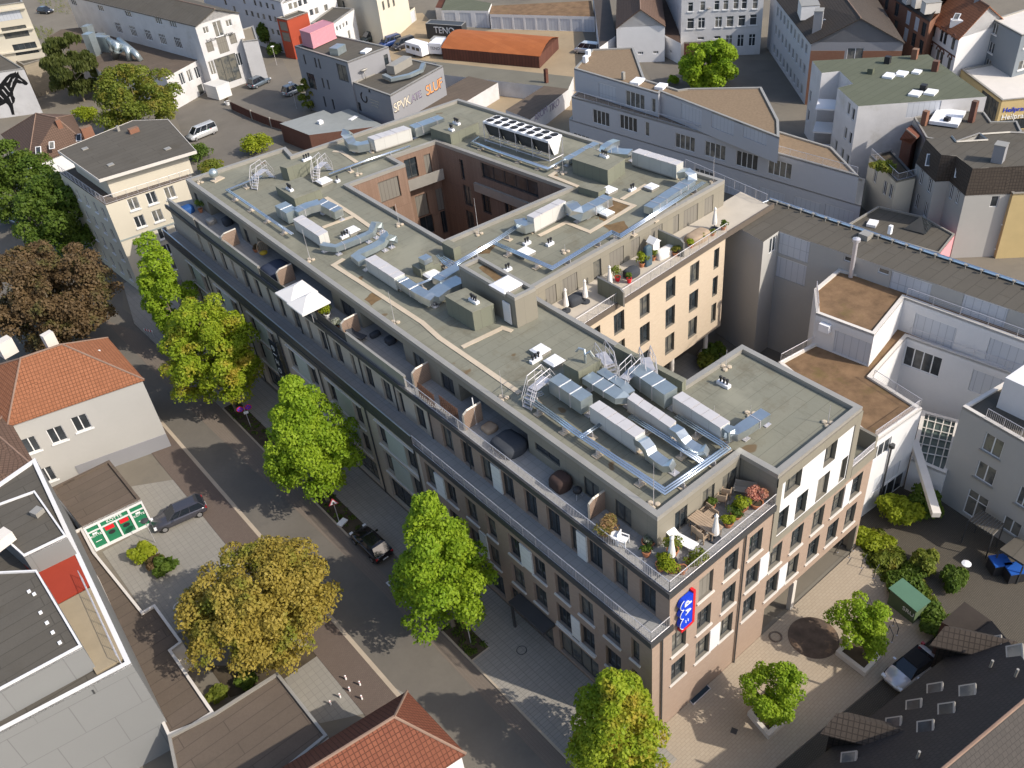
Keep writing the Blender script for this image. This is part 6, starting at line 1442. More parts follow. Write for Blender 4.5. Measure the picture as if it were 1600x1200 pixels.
for a_ in(.29,.54):
    m=MB().mat(M_red); q1=f.at(L*a_,0,-.08);q2=f.at(L*(a_+.15),0,-.08); m.face([(q1[0],q1[1],1.55),(q2[0],q2[1],1.55),(q2[0],q2[1],2.0),(q1[0],q1[1],2.0)]); m.mat(M_black); q0=f.at(L*(a_+.075),1.2,-.07); m.faces([tuple(Vector(q0)+Vector((f.d[0]*.3*math.cos(t*.6283),f.d[1]*.3*math.cos(t*.6283),.22*math.sin(t*.6283)))) for t in range(10)],[tuple(range(10))]); m.build('notice',None,b.t)
RM=rotcols((f.d[0],f.d[1],0),(0,0,1)); text('lettering','KOTTE',.42,M_signw,b.t,f.at(L*.49,2.45,-.07),RM,.01)
for a_ in(.12,.86): text('lettering','KOTTE',.3,M_signw,b.t,f.at(L*a_,1.6,-.07),RM,.01); m=MB().mat(M_signw); m.obox(f.at(L*a_,1.85,-.08),(.4,.02,.16),math.atan2(f.d[1],f.d[0])); m.obox(f.at(L*a_,.9,-.08),(.5,.02,.05),math.atan2(f.d[1],f.d[0])); m.build('print',M_signw,b.t)
B('service_building','long brown flat roofed service building wrapping the left yard',[(128,824),(148,862),(223,955),(242,944),(285,1003),(268,1016),(335,1113),(300,1135),(262,1150),(150,905),(108,834)],3.0,M_sill,M_feltb,.2,cm=M_sill).done()
B('flat_roofed_garage','brown flat roofed garage building at the bottom edge',[(434,1050),(512,1149),(400,1240),(280,1240),(262,1150),(335,1113)],3.2,M_sill,M_feltb,.2,cm=M_cope).done()
b=B('white_panel_building','tall white building clad in square panels filling the bottom left corner',[(205,1036),(-90,1190),(-140,850),(55,716)],9.6,M_gridw,M_felt,.35,cm=M_white); b.done()
for nm,p,z,mt in(('red_terrace',[(36,880),(106,847),(141,914),(85,944)],9.62,M_redf),('beige_terrace',[(87,947),(141,918),(196,1026),(150,1052)],9.63,M_beigef)):
    m=MB().mat(mt); m.prism(ccw([P2(*q,z) for q in p]),9.3,z); m.build(nm,mt,b.t)
for nm,p,z in(('upper_block',[(127,1008),(-120,1140),(-160,900),(57,890)],11.9),('upper_block',[(54,766),(103,836),(36,868),(-40,800)],11.6)):
    q=ccw([P2(*a,z) for a in p]); m=MB().mat(M_gridw); m.prism(q,9.4,z-.15,top=False); o=m.build(nm,M_gridw,b.t); m=MB().mat(M_felt); m.cap(q,z-.15); m.build('flat_roof',M_felt,o); m=MB().mat(M_white); ring(m,q,.12,z-.3,z); m.build('roof_edge',M_white,o)
f=b[3]; railing('terrace_railing',[f.at(.3,0,-.5)[:2],f.at(9,0,-.5)[:2]],9.6,1.0,b.t,'mesh')
for px,py in((46,925),(54,929),(64,958),(74,974),(83,989),(94,1005)): rbox(b.t,'vent',px,py,11.75,.2,.2,.12,M_dome)
rbox(b.t,'roof_hatch',60,803,11.5,.7,.7,.4,M_cope,.4); rbox(b.t,'roof_box',5,850,11.7,1.5,1.0,.8,M_sill,.3)
m=MB().mat(M_frame)
q=b[0].at(2.2,9.1,.04) if False else b[0].at(b[0].L-2.6,8.9,.04)
m.obox(q,(.1,.02,.4),math.atan2(b[0].d[1],b[0].d[0])); m.build('small_mark',M_frame,b.t)
# ================================================================ trees and shrubs
g1_='street trees along the block'
tree('street_tree','tall bright green street tree on the bed behind the red triangle sign',-4.2,34.6,2.8,13.4,3.9,L_street,30000,.135,nc=120,rc=.9,seed=3,group=g1_)
tree('street_tree','tall bright green street tree nearest the entrance, above the pole with a round lamp',-4.25,16.2,1.9,13.8,3.6,L_street,28000,.13,nc=120,rc=.85,seed=5,group=g1_)
tree('street_tree','broad street tree with orange tinted top standing before the hotel sign',-4.3,52.2,2.2,13.0,4.4,L_amber,34000,.14,prof=lambda t: ball(t)*(1.05-.25*t),nc=140,rc=.9,seed=8,group=g1_)
tree('street_tree','slender light green street tree at the far end of the row by the beige building',-3.6,65.6,2.0,14.2,2.7,L_street,16000,.14,prof=lambda t:egg(t)*.8+.15,nc=60,rc=.85,seed=13,group=g1_,lump=.5)
tree('street_tree','yellow green street tree at the bottom edge in front of the brick corner',-3.5,-.3,1.6,10.8,2.9,L_amber,27000,.12,nc=110,rc=.8,seed=21,group=g1_)
x,y=P2(440,1022); tree('golden_maple','broad golden leaved maple in the left yard',x,y,2.2,9.0,5.0,L_gold,44000,.13,prof=ball,nc=170,rc=.9,seed=31,tr=.28)
x,y=P2(112,548); tree('copper_beech','large brown copper beech left of the street',x,y,2.0,12.0,6.9,L_copper,46000,.17,prof=ball,nc=190,rc=1.1,seed=37,tr=.4)
x,y=P2(128,404); tree('roadside_tree','dark green tree beside the beige corner building',x,y,1.5,10.8,5.0,L_dark,20000,.20,prof=ball,nc=80,rc=1.25,seed=41)
x,y=P2(48,348); tree('roadside_tree','dark green tree cut by the left edge of the photo',x,y,1.5,11.5,5.2,L_dark,18000,.2,prof=ball,nc=75,rc=1.25,seed=43)
x,y=P2(132,158); tree('weeping_birch','hanging grey green birch by the brown roofed hall',x,y,1.5,11.2,4.4,L_weep,11000,.33,prof=ball,nc=60,rc=1.0,seed=47,droop=1.2)
x,y=P2(232,218); tree('yard_tree','large olive green tree in front of the factory hall',x,y,1.5,11.6,6.3,L_mid,24000,.2,prof=ball,nc=110,rc=1.3,seed=53)
x,y=P2(1108,141); tree('yard_tree','round bright green tree behind the clinic',x,y,.8,7.2,4.2,L_street,13000,.25,prof=ball,nc=70,rc=1.05,seed=59)
x,y=P2(486,172); tree('sapling','thin leafy sapling against the grey building',x,y,.8,5.2,1.3,L_mid,1500,.22,nc=20,rc=.6,seed=61,tr=.09)
x,y=P2(1204,1124); tree('plaza_tree','small bright green tree in the planter nearer the brick corner',x,y,1.5,5.0,1.7,L_street,9000,.10,prof=ball,nc=50,rc=.5,seed=67,tr=.08,group='plaza trees in planters',lump=.5)
x,y=P2(1348,1026); tree('plaza_tree','small bright green tree in the planter beside the white cabriolet',x,y,1.5,4.9,1.55,L_street,8500,.10,prof=ball,nc=50,rc=.48,seed=71,tr=.08,group='plaza trees in planters',lump=.5)
def bush(px,py,r,h,mat,label,n=900,z=0,size=.13,name='shrub',group=None,stem=True):
    x,y,_=P(px,py,z+h*.45); t=thing(name,label,'shrub',(x,y,z),group); OFF[t.name]=(0,0,0)
    nc=max(6,int(6+r*8)); c=[]
    for i in range(nc):
        a=random.uniform(0,6.28);u=random.random()**.5; c.append((r*.68*u*math.cos(a),r*.68*u*math.sin(a),h*random.uniform(.3,.72),r*.36,h*.28))
    o=bpy.data.objects.new('foliage',leafmesh('foliage',c,n,size,mat)); COL.objects.link(o); o.parent=t
    if stem:
        mb=MB().mat(M_bark); mb.tube([(0,0,-.02),(0,0,h*.45)],.04,5); mb.build('stem',M_bark,t)
    return t
gs='garden and yard shrubs'
for a in((1405,797,1.8,2.4,L_bright,'round bright yellow green bush in the garden right of the block',4200),(1441,792,1.7,2.3,L_dark,'dark green bush behind the bright round one',2600),(1440,878,1.2,1.7,L_mid,'feathery green bush below the dark one in the garden',2200),(1490,905,1.2,1.7,L_dark,'dark bush beside the small white garden lamp',2300),(1465,970,1.6,1.2,L_dark,'dark bush behind the green hut',1600),(1420,910,1.8,1.0,L_dark,'low dark shrubs on the edge between lawn and paving',1800),(1365,845,1.7,.8,L_bright,'low sunlit shrubs at the block corner of the lawn',2000),(1385,868,1.5,.8,L_mid,'low green shrubs in the middle of the lawn',1500),
 (222,864,1.15,1.3,L_bright,'yellow green clipped bush in the round bed before the shop',1600),(241,880,.9,1.1,L_copper,'reddish bush in the middle of the round bed',1000),(256,884,1.2,1.2,L_dark,'dark green bush at the right of the round bed',1500),(338,1085,.9,.9,L_mid,'small bright hedge bush beside the brown roof corner',700),(386,1062,.9,.9,L_dark,'small hedge bush under the golden maple',700),
 (135,180,2.6,2.4,L_bright,'clipped round green bush near the weeping birch',2600),(310,238,2.4,2.2,L_dark,'dark bush behind the beige building roof',2000),(332,262,2.2,2.0,L_mid,'green bush next to the west corner of the big roof',1800),(401,228,2.6,3.0,L_bright,'yellow green bush beyond the far edge of the roof',2600),(566,171,1.1,1.4,L_bright,'bright small bush between pale roof and grey building',900),(1053,126,1.1,1.4,L_street,'small bush left of the round yard tree',800),(1115,552,1.2,2.2,L_dark,'green bush in the court under the wing',1500),(1104,566,1.1,1.6,L_mid,'lighter bush beside the white stone under the wing',1000),
 (1378,262,1.6,1.2,L_mid,'planting on the roof terrace of the cream house',1200)):
    bush(*a[:6],n=a[6],size=.16,group=gs,z=6.5 if a[0]==1378 else 0)
for px,py,l in((402,40,'ivy column climbing the office block, upper left part'),(415,58,'ivy column climbing the office block, lower right part'),(430,78,'dark bush at the foot of the ivy')):
    bush(px,py,1.6,5 if py<70 else 2.5,L_dark,l,1500,size=.25,name='ivy_bush')
def grass(name,poly,z,n,h,mat):
    """a tuft carpet over a polygon; nobody could count it"""
    q=ccw(poly); xs=[p[0] for p in q]; ys=[p[1] for p in q]; V=[];
    def ins(x,y):
        c=False
        for i in range(len(q)):
            a,b=q[i],q[i-1]
            if (a[1]>y)!=(b[1]>y) and x<(b[0]-a[0])*(y-a[1])/(b[1]-a[1])+a[0]: c=not c
        return c
    cl=[]
    while len(cl)<n//14:
        x,y=random.uniform(min(xs),max(xs)),random.uniform(min(ys),max(ys))
        if ins(x,y): cl.append((x,y,z+h*.3,.22,h*.8))
    o=bpy.data.objects.new(name,leafmesh(name,cl,n,.09,mat)); COL.objects.link(o); o['kind']='stuff'; return o
grass('grass',pz((1343,838),(1375,826),(1395,850),(1440,905),(1475,960),(1480,985),(1395,925),(1352,878)),.05,9000,.18,L_mid)
for a,b in((12.9,16.6),(29.5,36.6),(44.5,53.6)): grass('ground_cover',[(-5.0,a+.1),(-3.5,a+.1),(-3.5,b-.1),(-5.0,b-.1)],.09,500,.08,L_dark)
grass('yard_weeds',pz((60,0),(135,-12),(140,10),(105,25),(62,12)),.02,1500,.8,L_mid); grass('yard_weeds',pz((50,42),(85,48),(75,70),(52,58)),.02,900,.8,L_mid)
grass('hedge_strip',pz((775,-6),(850,-10),(850,6),(775,6)),1.6,1600,1.6,L_mid)
# ================================================================ terrace furniture
TZ=13.78
M_teak=plain('weathered_teak',(.36,.27,.19),.8,0,.15,2)
M_clay=plain('terracotta',(.42,.17,.085),.85,0,.1)
M_canvas=plain('white_canvas',(.72,.69,.66),.9,0,.05)
M_cushion=plain('dark_cushion',(.05,.055,.065),.95,0,.1)
M_rust2=plain('corten_steel',(.15,.075,.045),.85,.2,.15,2)
M_skin=plain('skin',(.5,.3,.2),.6)
def TP(px,py,z=TZ): return P(px,py,z)
M_scr=bricks('screen_boards',(.30,.215,.165),(.26,.185,.14),(.12,.09,.07),3,.14,.012,.8,.1)
def screen(px,py,label,w=2.0,h=1.75,z=TZ,rz=0.,mat=None,slope=True):
    x,y,_=P(px,py,z); t=thing('privacy_screen',label,'screen',(x,y,z),'privacy screens on the terraces',rz); OFF[t.name]=(0,0,0); mat=mat or M_scr
    m=MB().mat(mat); d=.12; a=.55 if slope else h
    pts=[(0,0),(w,0),(w,h),(.35,h*.98),(0,h*.86)]
    fr=[(p[0],-d/2,p[1]) for p in pts]; bk=[(p[0],d/2,p[1]) for p in pts]; n=len(pts)
    m.faces(fr+bk,[tuple(range(n)),tuple(range(2*n-1,n-1,-1))]+[(i,i+n,(i+1)%n+n,(i+1)%n) for i in range(n)]); m.build('boards',mat,t)
    m=MB().mat(M_cope); m.tube([(0,0,h*.88),(.35,0,h+.01),(w,0,h+.02)],.09,4); m.tube([(0,0,0),(0,0,h*.87)],.09,4); m.build('frame',M_cope,t)
for px,py,l in((352,390,'timber privacy screen at the far west end of the upper terrace'),(438,447,'timber privacy screen beside the pair of white parasols'),(538,528,'timber privacy screen left of the black sun lounger'),(648,606,'timber privacy screen at the left end of the corten trellises'),(727,672,'timber privacy screen at the right end of the corten trellises'),(921,812,'timber privacy screen beside the orange flowering bush')):
    screen(px,py,l,w=1.6,h=1.6,rz=0)
MW=M_clad
for px,py,l in((975,479,'taupe board screen beside the folded parasols on the wing terrace'),(1068,401,'taupe board screen behind the white sofa on the wing terrace')):
    screen(px,py,l,w=3.0,h=1.6,rz=R(90),mat=M_hut)
def trellis(px0,py0,px1,py1,label):
    a=P(px0,py0,TZ+1);b=P(px1,py1,TZ+1); t=thing('corten_trellis',label,'trellis',(a[0],a[1],TZ),'corten trellises'); 
    for k in range(7):
        m=MB().mat(M_rust2); z=TZ+.35+k*.16; m.tube([(a[0],a[1],z),(b[0],b[1],z)],.045,4); m.build('slat',M_rust2,t)
    m=MB().mat(M_rust2); 
    for k in range(9): x=a[0]+(b[0]-a[0])*k/8;y=a[1]+(b[1]-a[1])*k/8; m.tube([(x,y,TZ),(x,y,TZ+1.4)],.03,4)
    m.build('uprights',M_rust2,t)
trellis(653,603,678,623,'left one of two rusty slatted trellises'); trellis(687,624,715,645,'right one of two rusty slatted trellises')
def parasol_open(px,py,label,w=2.7,z=TZ):
    x,y,_=P(px,py,z+2.5); t=thing('open_parasol',label,'parasol',(x,y,z),'open parasols'); OFF[t.name]=(0,0,0); h=w/2
    c=[(-h,-h,2.1),(h,-h,2.1),(h,h,2.1),(-h,h,2.1),(0,0,2.75)]; m=MB().mat(M_canvas); m.faces(c,[(0,1,4),(1,2,4),(2,3,4),(3,0,4)]); m.faces([(p[0],p[1],p[2]-.03) for p in c],[(1,0,4),(2,1,4),(3,2,4),(0,3,4)])
    for a,b in((0,1),(1,2),(2,3),(3,0)): m.face([c[a],c[b],(c[b][0],c[b][1],1.95),(c[a][0],c[a][1],1.95)])
    m.build('canopy',M_canvas,t); m=MB().mat(M_galv); m.tube([(0,0,0),(0,0,2.8)],.03,6); m.build('pole',M_galv,t)
parasol_open(461,450,'open white square parasol farther up the street terrace'); parasol_open(480,466,'open white square parasol nearer the small clipped tree')
def parasol_shut(px,py,label,z=TZ):
    x,y,_=P(px,py,z); t=thing('closed_parasol',label,'parasol',(x,y,z),'closed parasols'); OFF[t.name]=(0,0,0)
    m=MB().mat(M_canvas); m.lathe((0,0,0),[(.05,.5),(.24,.55),(.22,.9),(.14,1.5),(.1,1.95),(.14,2.05),(.03,2.25)],9); m.build('canopy',M_canvas,t)
    m=MB().mat(M_cushion); m.lathe((0,0,0),[(.38,0),(.38,.1),(.05,.12),(.04,.55)],12); m.build('foot',M_cushion,t)
for px,py,l in((1049,877,'closed white parasol at the pots on the corner terrace'),(1117,843,'closed white parasol beside the teak table on the corner terrace'),(885,486,'closed white parasol at the left end of the wing terrace'),(915,472,'closed white parasol in front of the left screen on the wing terrace'),(953,450,'closed white parasol right of the left screen on the wing terrace'),(1116,358,'closed white parasol on a dark base at the far end of the wing terrace')): parasol_shut(px,py,l)
def pot(px,py,label,r=.25,h=.4,plant=None,pr=.4,ph=.6,n=260,z=TZ,mat=None):
    x,y,_=P(px,py,z+.1); t=thing('potted_plant' if plant else 'plant_pot',label,'potted plant' if plant else 'pot',(x,y,z),'pots and potted plants on the terraces'); OFF[t.name]=(0,0,0); mat=mat or M_clay
    m=MB().mat(mat); m.lathe((0,0,0),[(r*.7,0),(r,h*.85),(r*1.1,h*.86),(r*1.1,h),(r*.9,h),(r*.85,h*.85)],12); m.build('pot',mat,t)
    m=MB().mat(M_soil); m.lathe((0,0,0),[(r*.86,h*.84),(r*.86,h*.86)],12); m.build('soil',M_soil,t)
    if plant:
        c=[(random.uniform(-.5,.5)*pr,random.uniform(-.5,.5)*pr,h+ph*random.uniform(.25,.8),pr*.45,ph*.3) for _ in range(7)]
        o=bpy.data.objects.new('foliage',leafmesh('foliage',c,n,.075,plant)); COL.objects.link(o); o.parent=t
for a in((1010,866,'orange clay pot with a round green plant near the street railing',.28,.45,L_dark,.4,.5),(1051,865,'clay pot with a tall leafy plant against the corner wall',.35,.5,L_mid,.7,1.1,520),(1032,888,'clay pot at the street railing of the corner terrace',.3,.5),(1066,893,'clay pot tucked in the very corner of the terrace',.28,.45),(1050,890,'broad bright green shrub in the very corner of the terrace',.4,.3,L_bright,.9,.7,800),(1034,874,'pot with yellow flowers next to the closed parasol',.28,.3,L_bright,.5,.4),
 (1138,820,'round bright green ball plant at the gable railing',.3,.35,L_bright,.5,.55,500),(1150,807,'dark green low plant left of the yellow ball plant',.35,.3,L_dark,.7,.5,500),(1158,795,'large yellow green ball plant at the gable railing',.4,.35,L_bright,.75,.8,800),(1182,790,'pink flowering bush at the right end of the corner terrace',.4,.4,L_flow,.75,1.0,1100),(1092,873,'low trailing plants along the gable railing, left part',.3,.25,L_mid,.7,.35,400),(1080,880,'low trailing plants beside the corner parasol',.3,.25,L_mid,.6,.35,300),(1112,793,'dark clay pot with a grey plant by the teak benches',.22,.35,L_dark,.35,.5),(1118,770,'small potted tree at the wall behind the teak benches',.22,.4,L_mid,.35,.9),
 (945,833,'orange flowering bush beside the last timber screen',.4,.35,L_mix,.9,1.0,1100),(1013,848,'clay bowl with pale flowers near the corner wall',.4,.25,L_white,.4,.25,200),
 (512,495,'small clipped tree in a white pot right of the parasols',.28,.45,L_bright,.75,.9,700),(525,512,'white flowering bush hanging over the street railing',.3,.3,L_white,.6,.5,500),(497,487,'reddish planting beside the open parasols',.35,.35,L_copper,.8,.6,500),(314,330,'dark potted plant at the far west end of the terrace',.25,.4,L_dark,.5,1.0,400),(400,392,'potted plants beside the yellow hanging chair',.25,.35,L_copper,.4,.5,200),
 (965,437,'potted tree left of the red pot on the wing terrace',.25,.4,L_mid,.6,.9,420),(983,440,'bright red pot with a green plant on the wing terrace',.22,.45,L_dark,.45,.6,300),(1003,415,'yellow green potted tree in the middle of the wing terrace',.25,.4,L_bright,.6,1.1,500),(1012,412,'tall green potted plant beside the yellow green one',.25,.4,L_mid,.5,1.1,400),(1021,405,'small potted plant under the white grill house',.2,.35,L_mid,.4,.6,300),(1055,398,'potted plant in front of the white sofa',.25,.35,L_mid,.5,.6,380),(1079,385,'round bright plant right of the second screen',.25,.35,L_bright,.45,.4,300),(1098,374,'green plant bowl in front of the dining table',.25,.35,L_mid,.4,.35,300),(1113,366,'low plant at the wing railing near the dark base',.25,.3,L_mid,.4,.3,220),(1130,357,'dark plant at the far end of the wing railing',.25,.35,L_dark,.5,.5,300)):
    pot(a[0],a[1],a[2],a[3],a[4],*(a[5:] if len(a)>5 else ()),mat=M_red if 'red pot' in a[2] else (M_signw if 'white pot' in a[2] else None))
def chair(px,py,rz,label,mat=None,z=TZ,group='garden chairs on the terraces',w=.55):
    mat=mat or M_teak; x,y,_=P(px,py,z+.3); t=thing('garden_chair',label,'chair',(x,y,z),group,rz); OFF[t.name]=(0,0,0)
    m=MB().mat(mat); m.box(-w/2,-.25,.4,w/2,.27,.45); m.build('seat',mat,t)
    m=MB().mat(mat); m.box(-w/2,.24,.45,w/2,.29,.95); m.build('backrest',mat,t)
    for sx in(-1,1):
        for sy in(-1,1): m=MB().mat(mat); m.box(sx*w/2-.03,sy*.24-.03,0,sx*w/2+.03,sy*.24+.03,.4 if sy>0 else .64); m.build('leg',mat,t)
        m=MB().mat(mat); m.box(sx*w/2-.035,-.27,.62,sx*w/2+.035,.27,.66); m.build('armrest',mat,t)
def table(px,py,w,d,label,mat=None,z=TZ,rz=0.,round_=False,h=.74):
    mat=mat or M_teak; x,y,_=P(px,py,z+h); t=thing('garden_table',label,'table',(x,y,z),'garden tables on the terraces',rz); OFF[t.name]=(0,0,0)
    m=MB().mat(mat)
    if round_: m.lathe((0,0,0),[(w/2,h-.05),(w/2,h)],20)
    else:
        for k in range(6): m.box(-w/2,-d/2+d*k/6+.01,h-.045,w/2,-d/2+d*(k+1)/6-.01,h)
    m.build('tabletop',mat,t)
    for sx in(-1,1):
        for sy in(-1,1): m=MB().mat(mat); a=.38 if round_ else 1; m.tube([(sx*(w/2-.1)*a,sy*(d/2-.1)*a,0),(sx*(w/2-.1)*a,sy*(d/2-.1)*a,h-.05)],.035,4); m.build('leg',mat,t)
table(1102,816,2.0,1.0,'teak dining table on the corner terrace',rz=R(90))
for px,py,rz,l in((1090,832,90,'teak chair at the near left side of the corner dining table'),(1098,839,90,'teak chair at the near right side of the corner dining table'),(1104,803,-90,'teak chair at the far left side of the corner dining table'),(1112,811,-90,'teak chair at the far right side of the corner dining table'),(1128,781,120,'teak armchair nearer the gable railing, of the pair facing the sun'),(1135,771,120,'teak armchair farther from the gable railing, of the pair facing the sun')): chair(px,py,R(rz),l)
chair(1166,768,R(-60),'grey garden bench in the shade of the head block',M_cope,w=1.5)
table(1110,800,.7,.5,'small teak side table by the corner door')
table(962,836,.7,.7,'round white bistro table behind the street railing',M_signw,round_=True); chair(974,845,R(20),'white bistro chair beside the round white table',M_signw); 
t=thing('sun_lounger','white sun lounger on the corner terrace','sun lounger',TP(1067,850),None,R(8)); OFF[t.name]=(0,0,0)
m=MB().mat(M_signw); m.box(-.35,-.9,.3,.35,.5,.36); m.build('seat',M_signw,t); m=MB().mat(M_signw); m.faces([(-.35,.5,.33),(.35,.5,.33),(.35,1.1,.85),(-.35,1.1,.85),(-.35,.5,.27),(.35,.5,.27),(.35,1.12,.79),(-.35,1.12,.79)],[(0,1,2,3),(4,7,6,5),(0,4,5,1),(2,6,7,3),(1,5,6,2),(0,3,7,4)]); m.build('backrest',M_signw,t)
m=MB().mat(M_galv)
for a in(-.3,.3):
    for b_ in(-.75,.4): m.tube([(a,b_,0),(a,b_,.3)],.025,4)
m.build('frame',M_galv,t)
t=thing('sun_lounger','black sun lounger beside the timber screen on the street terrace','sun lounger',TP(558,528),None,R(15)); OFF[t.name]=(0,0,0)
m=MB().mat(M_cushion); m.box(-.32,-.9,.28,.32,.4,.36); m.build('seat',M_cushion,t); m=MB().mat(M_cushion); m.faces([(-.32,.4,.34),(.32,.4,.34),(.32,1.0,.85),(-.32,1.0,.85),(-.32,.4,.28),(.32,.4,.28),(.32,1.02,.79),(-.32,1.02,.79)],[(0,1,2,3),(4,7,6,5),(0,4,5,1),(2,6,7,3),(1,5,6,2),(0,3,7,4)]); m.build('backrest',M_cushion,t)
m=MB().mat(M_galv); 
for a in(-.28,.28):
    for b_ in(-.75,.3): m.tube([(a,b_,0),(a,b_,.28)],.025,4)
m.build('frame',M_galv,t)
def cover(px,py,w,d,h,label,mat=None,z=TZ,rz=0.,name='covered_furniture'):
    mat=mat or M_cushion; x,y,_=P(px,py,z+h*.5); m=MB().mat(mat); m.smooth=True
    n=18; rings=[(1.0,0),(1.02,.3*h),(1.0,.75*h),(.9,.93*h),(.6,h),(.1,h*1.02)]
    base=len(m.v)
    for k,zz in rings:
        for j in range(n):
            a=2*math.pi*j/n; c,s=math.cos(a),math.sin(a); q=max(abs(c),abs(s))**.75; wob=1+.03*math.sin(5*a+k*9)
            lx,ly=w/2*k*c/q*wob,d/2*k*s/q*wob; m.v.append((x+lx*math.cos(rz)-ly*math.sin(rz),y+lx*math.sin(rz)+ly*math.cos(rz),z+zz))
    for i in range(len(rings)-1):
        for j in range(n): m.f.append((base+i*n+j,base+i*n+(j+1)%n,base+(i+1)*n+(j+1)%n,base+(i+1)*n+j)); m.mi.append(0)
    m.f.append(tuple(base+(len(rings)-1)*n+j for j in range(n))); m.mi.append(0)
    return tag(m.build(name,mat),label,'covered furniture')
cover(796,693,2.0,2.3,.75,'large black covered round lounge on the street terrace')
cover(876,752,1.2,1.3,.95,'brown covered table in the shade of the street terrace',plain('brown_cover',(.055,.035,.03),.9,0,.1))
cover(432,421,2.4,2.6,.8,'dark blue covered seating group on the far street terrace',plain('blue_cover',(.03,.04,.07),.9,0,.1))
cover(292,327,1.4,1.2,.7,'bright blue covered box at the far west terrace end',plain('bright_blue_cover',(.02,.08,.25),.7,0,.1))
cover(765,668,1.0,1.0,.35,'low wooden lounge block beside the pergola frame',M_teak); cover(355,345,.9,.9,.8,'dark grey covered chair on the far west terrace'); cover(330,345,.9,.9,.5,'pale covered stool on the far west terrace',M_cope)
cover(899,467,1.6,1.0,.7,'dark sofa beside the left screen on the wing terrace'); cover(946,448,1.0,1.0,.8,'round dark covered table on the wing terrace'); cover(987,425,1.4,1.0,.7,'black covered grill on the wing terrace'); cover(1040,393,2.2,.9,.7,'white sofa in front of the second wing screen',M_canvas); cover(610,531,.8,.8,.5,'dark pouf on the street terrace'); cover(586,522,.9,.5,.4,'dark low cushion seat on the street terrace')
cover(1090,369,2.4,1.4,.74,'long pale dining table with orange cloth on the wing terrace',M_teak)
cover(1012,399,.8,.5,1.9,'blue grey locker beside the white grill house',plain('blue_locker',(.06,.10,.13),.6,0,.05))
t=thing('grill_house','white gabled grill house on the wing terrace','grill',TP(1021,397)); x,y,z=OFF[t.name]; m=MB().mat(M_signw); m.box(x-.4,y-.35,z,x+.4,y+.35,z+1.3); m.build('body',M_signw,t); m=MB().mat(M_signw); m.faces([(x-.5,y-.45,z+1.3),(x+.5,y-.45,z+1.3),(x+.5,y+.45,z+1.3),(x-.5,y+.45,z+1.3),(x,y-.45,z+1.75),(x,y+.45,z+1.75)],[(0,1,4),(2,3,5),(1,2,5,4),(3,0,4,5),(3,2,1,0)]); m.build('roof',M_signw,t)
t=thing('kettle_grill','black kettle grill on three legs on the street terrace','grill',TP(903,777)); x,y,z=OFF[t.name]
m=MB().mat(M_black); m.smooth=True; m.lathe((x,y,z+.6),[(.1,-.18),(.28,-.08),(.32,.05),(.3,.15),(.2,.26),(.05,.3)],14); m.build('bowl',M_black,t)
for a in(90,210,330): m=MB().mat(M_galv); m.tube([(x+.15*math.cos(R(a)),y+.15*math.sin(R(a)),z+.45),(x+.32*math.cos(R(a)),y+.32*math.sin(R(a)),z)],.02,5); m.build('leg',M_galv,t)
t=thing('hanging_chair','egg shaped wicker hanging chair with yellow cushion on the far street terrace','chair',TP(414,402)); x,y,z=OFF[t.name]; m=MB().mat(M_teak)
for k in range(8): a=k*math.pi/8; m.tube([(x+.5*math.sin(b_)*math.cos(a),y+.5*math.sin(b_)*math.sin(a),z+.95-.75*math.cos(b_)) for b_ in [j*math.pi/8 for j in range(9)]],.025,4)
m.build('basket',M_teak,t); m=MB().mat(plain('yellow_cushion',(.45,.3,.03),.9)); m.lathe((x,y,z+.35),[(.15,0),(.38,.1),(.38,.22),(.1,.3)],12); m.build('cushion',None,t)
t=thing('pergola_pole','thin white pole at the railing beside the black lounge','pole',TP(744,662)); x,y,z=OFF[t.name]; m=MB().mat(M_signw); m.tube([(x,y,z),(x,y,z+2.4)],.04,6); m.build('pole',M_signw,t); m=MB().mat(M_galv); m.lathe((x,y,z),[(.12,0),(.12,.05)],8); m.build('foot',M_galv,t)
# ================================================================ vehicles
M_tyre=plain('tyre_rubber',(.02,.02,.02),.9,0,.1); M_rim=metal('wheel_rim',(.5,.5,.52),.3,.8,.05); M_cglass=plain('car_glass',(.015,.02,.028),.05,0,.05,spec=.8); M_lampw=plain('headlamp',(.75,.76,.78),.15,0,.02,spec=.8); M_lampr=plain('tail_lamp',(.35,.01,.01),.2,0,.03,spec=.7)
def paint(n,c,r=.22,met=.3):
    m=plain(n,c,r,met,.03,.5,spec=.6)
    try: m.node_tree.nodes['Principled BSDF'].inputs['Coat Weight'].default_value=.6
    except Exception: pass
    return m
def loft(mb,secs,close=True):
    """secs: list of rings with equal counts"""
    b=len(mb.v); n=len(secs[0])
    for s in secs: mb.v+=s
    for i in range(len(secs)-1):
        for j in range(n): mb.f.append((b+i*n+j,b+i*n+(j+1)%n,b+(i+1)*n+(j+1)%n,b+(i+1)*n+j)); mb.mi.append(mb.cur)
    mb.f.append(tuple(b+j for j in range(n))[::-1]); mb.mi.append(mb.cur); e=b+(len(secs)-1)*n; mb.f.append(tuple(e+j for j in range(n))); mb.mi.append(mb.cur)
def ringsec(x,hw,z0,z1,tuck=.86,n=5):
    r=min(.12,(z1-z0)*.3); pts=[(hw*.9,z0),(hw,z0+.12),(hw,z0+(z1-z0)*.6),(hw*.97,z1-r),(hw*tuck,z1)]
    return [(x,y,z) for y,z in pts]+[(x,-y,z) for y,z in reversed(pts)]
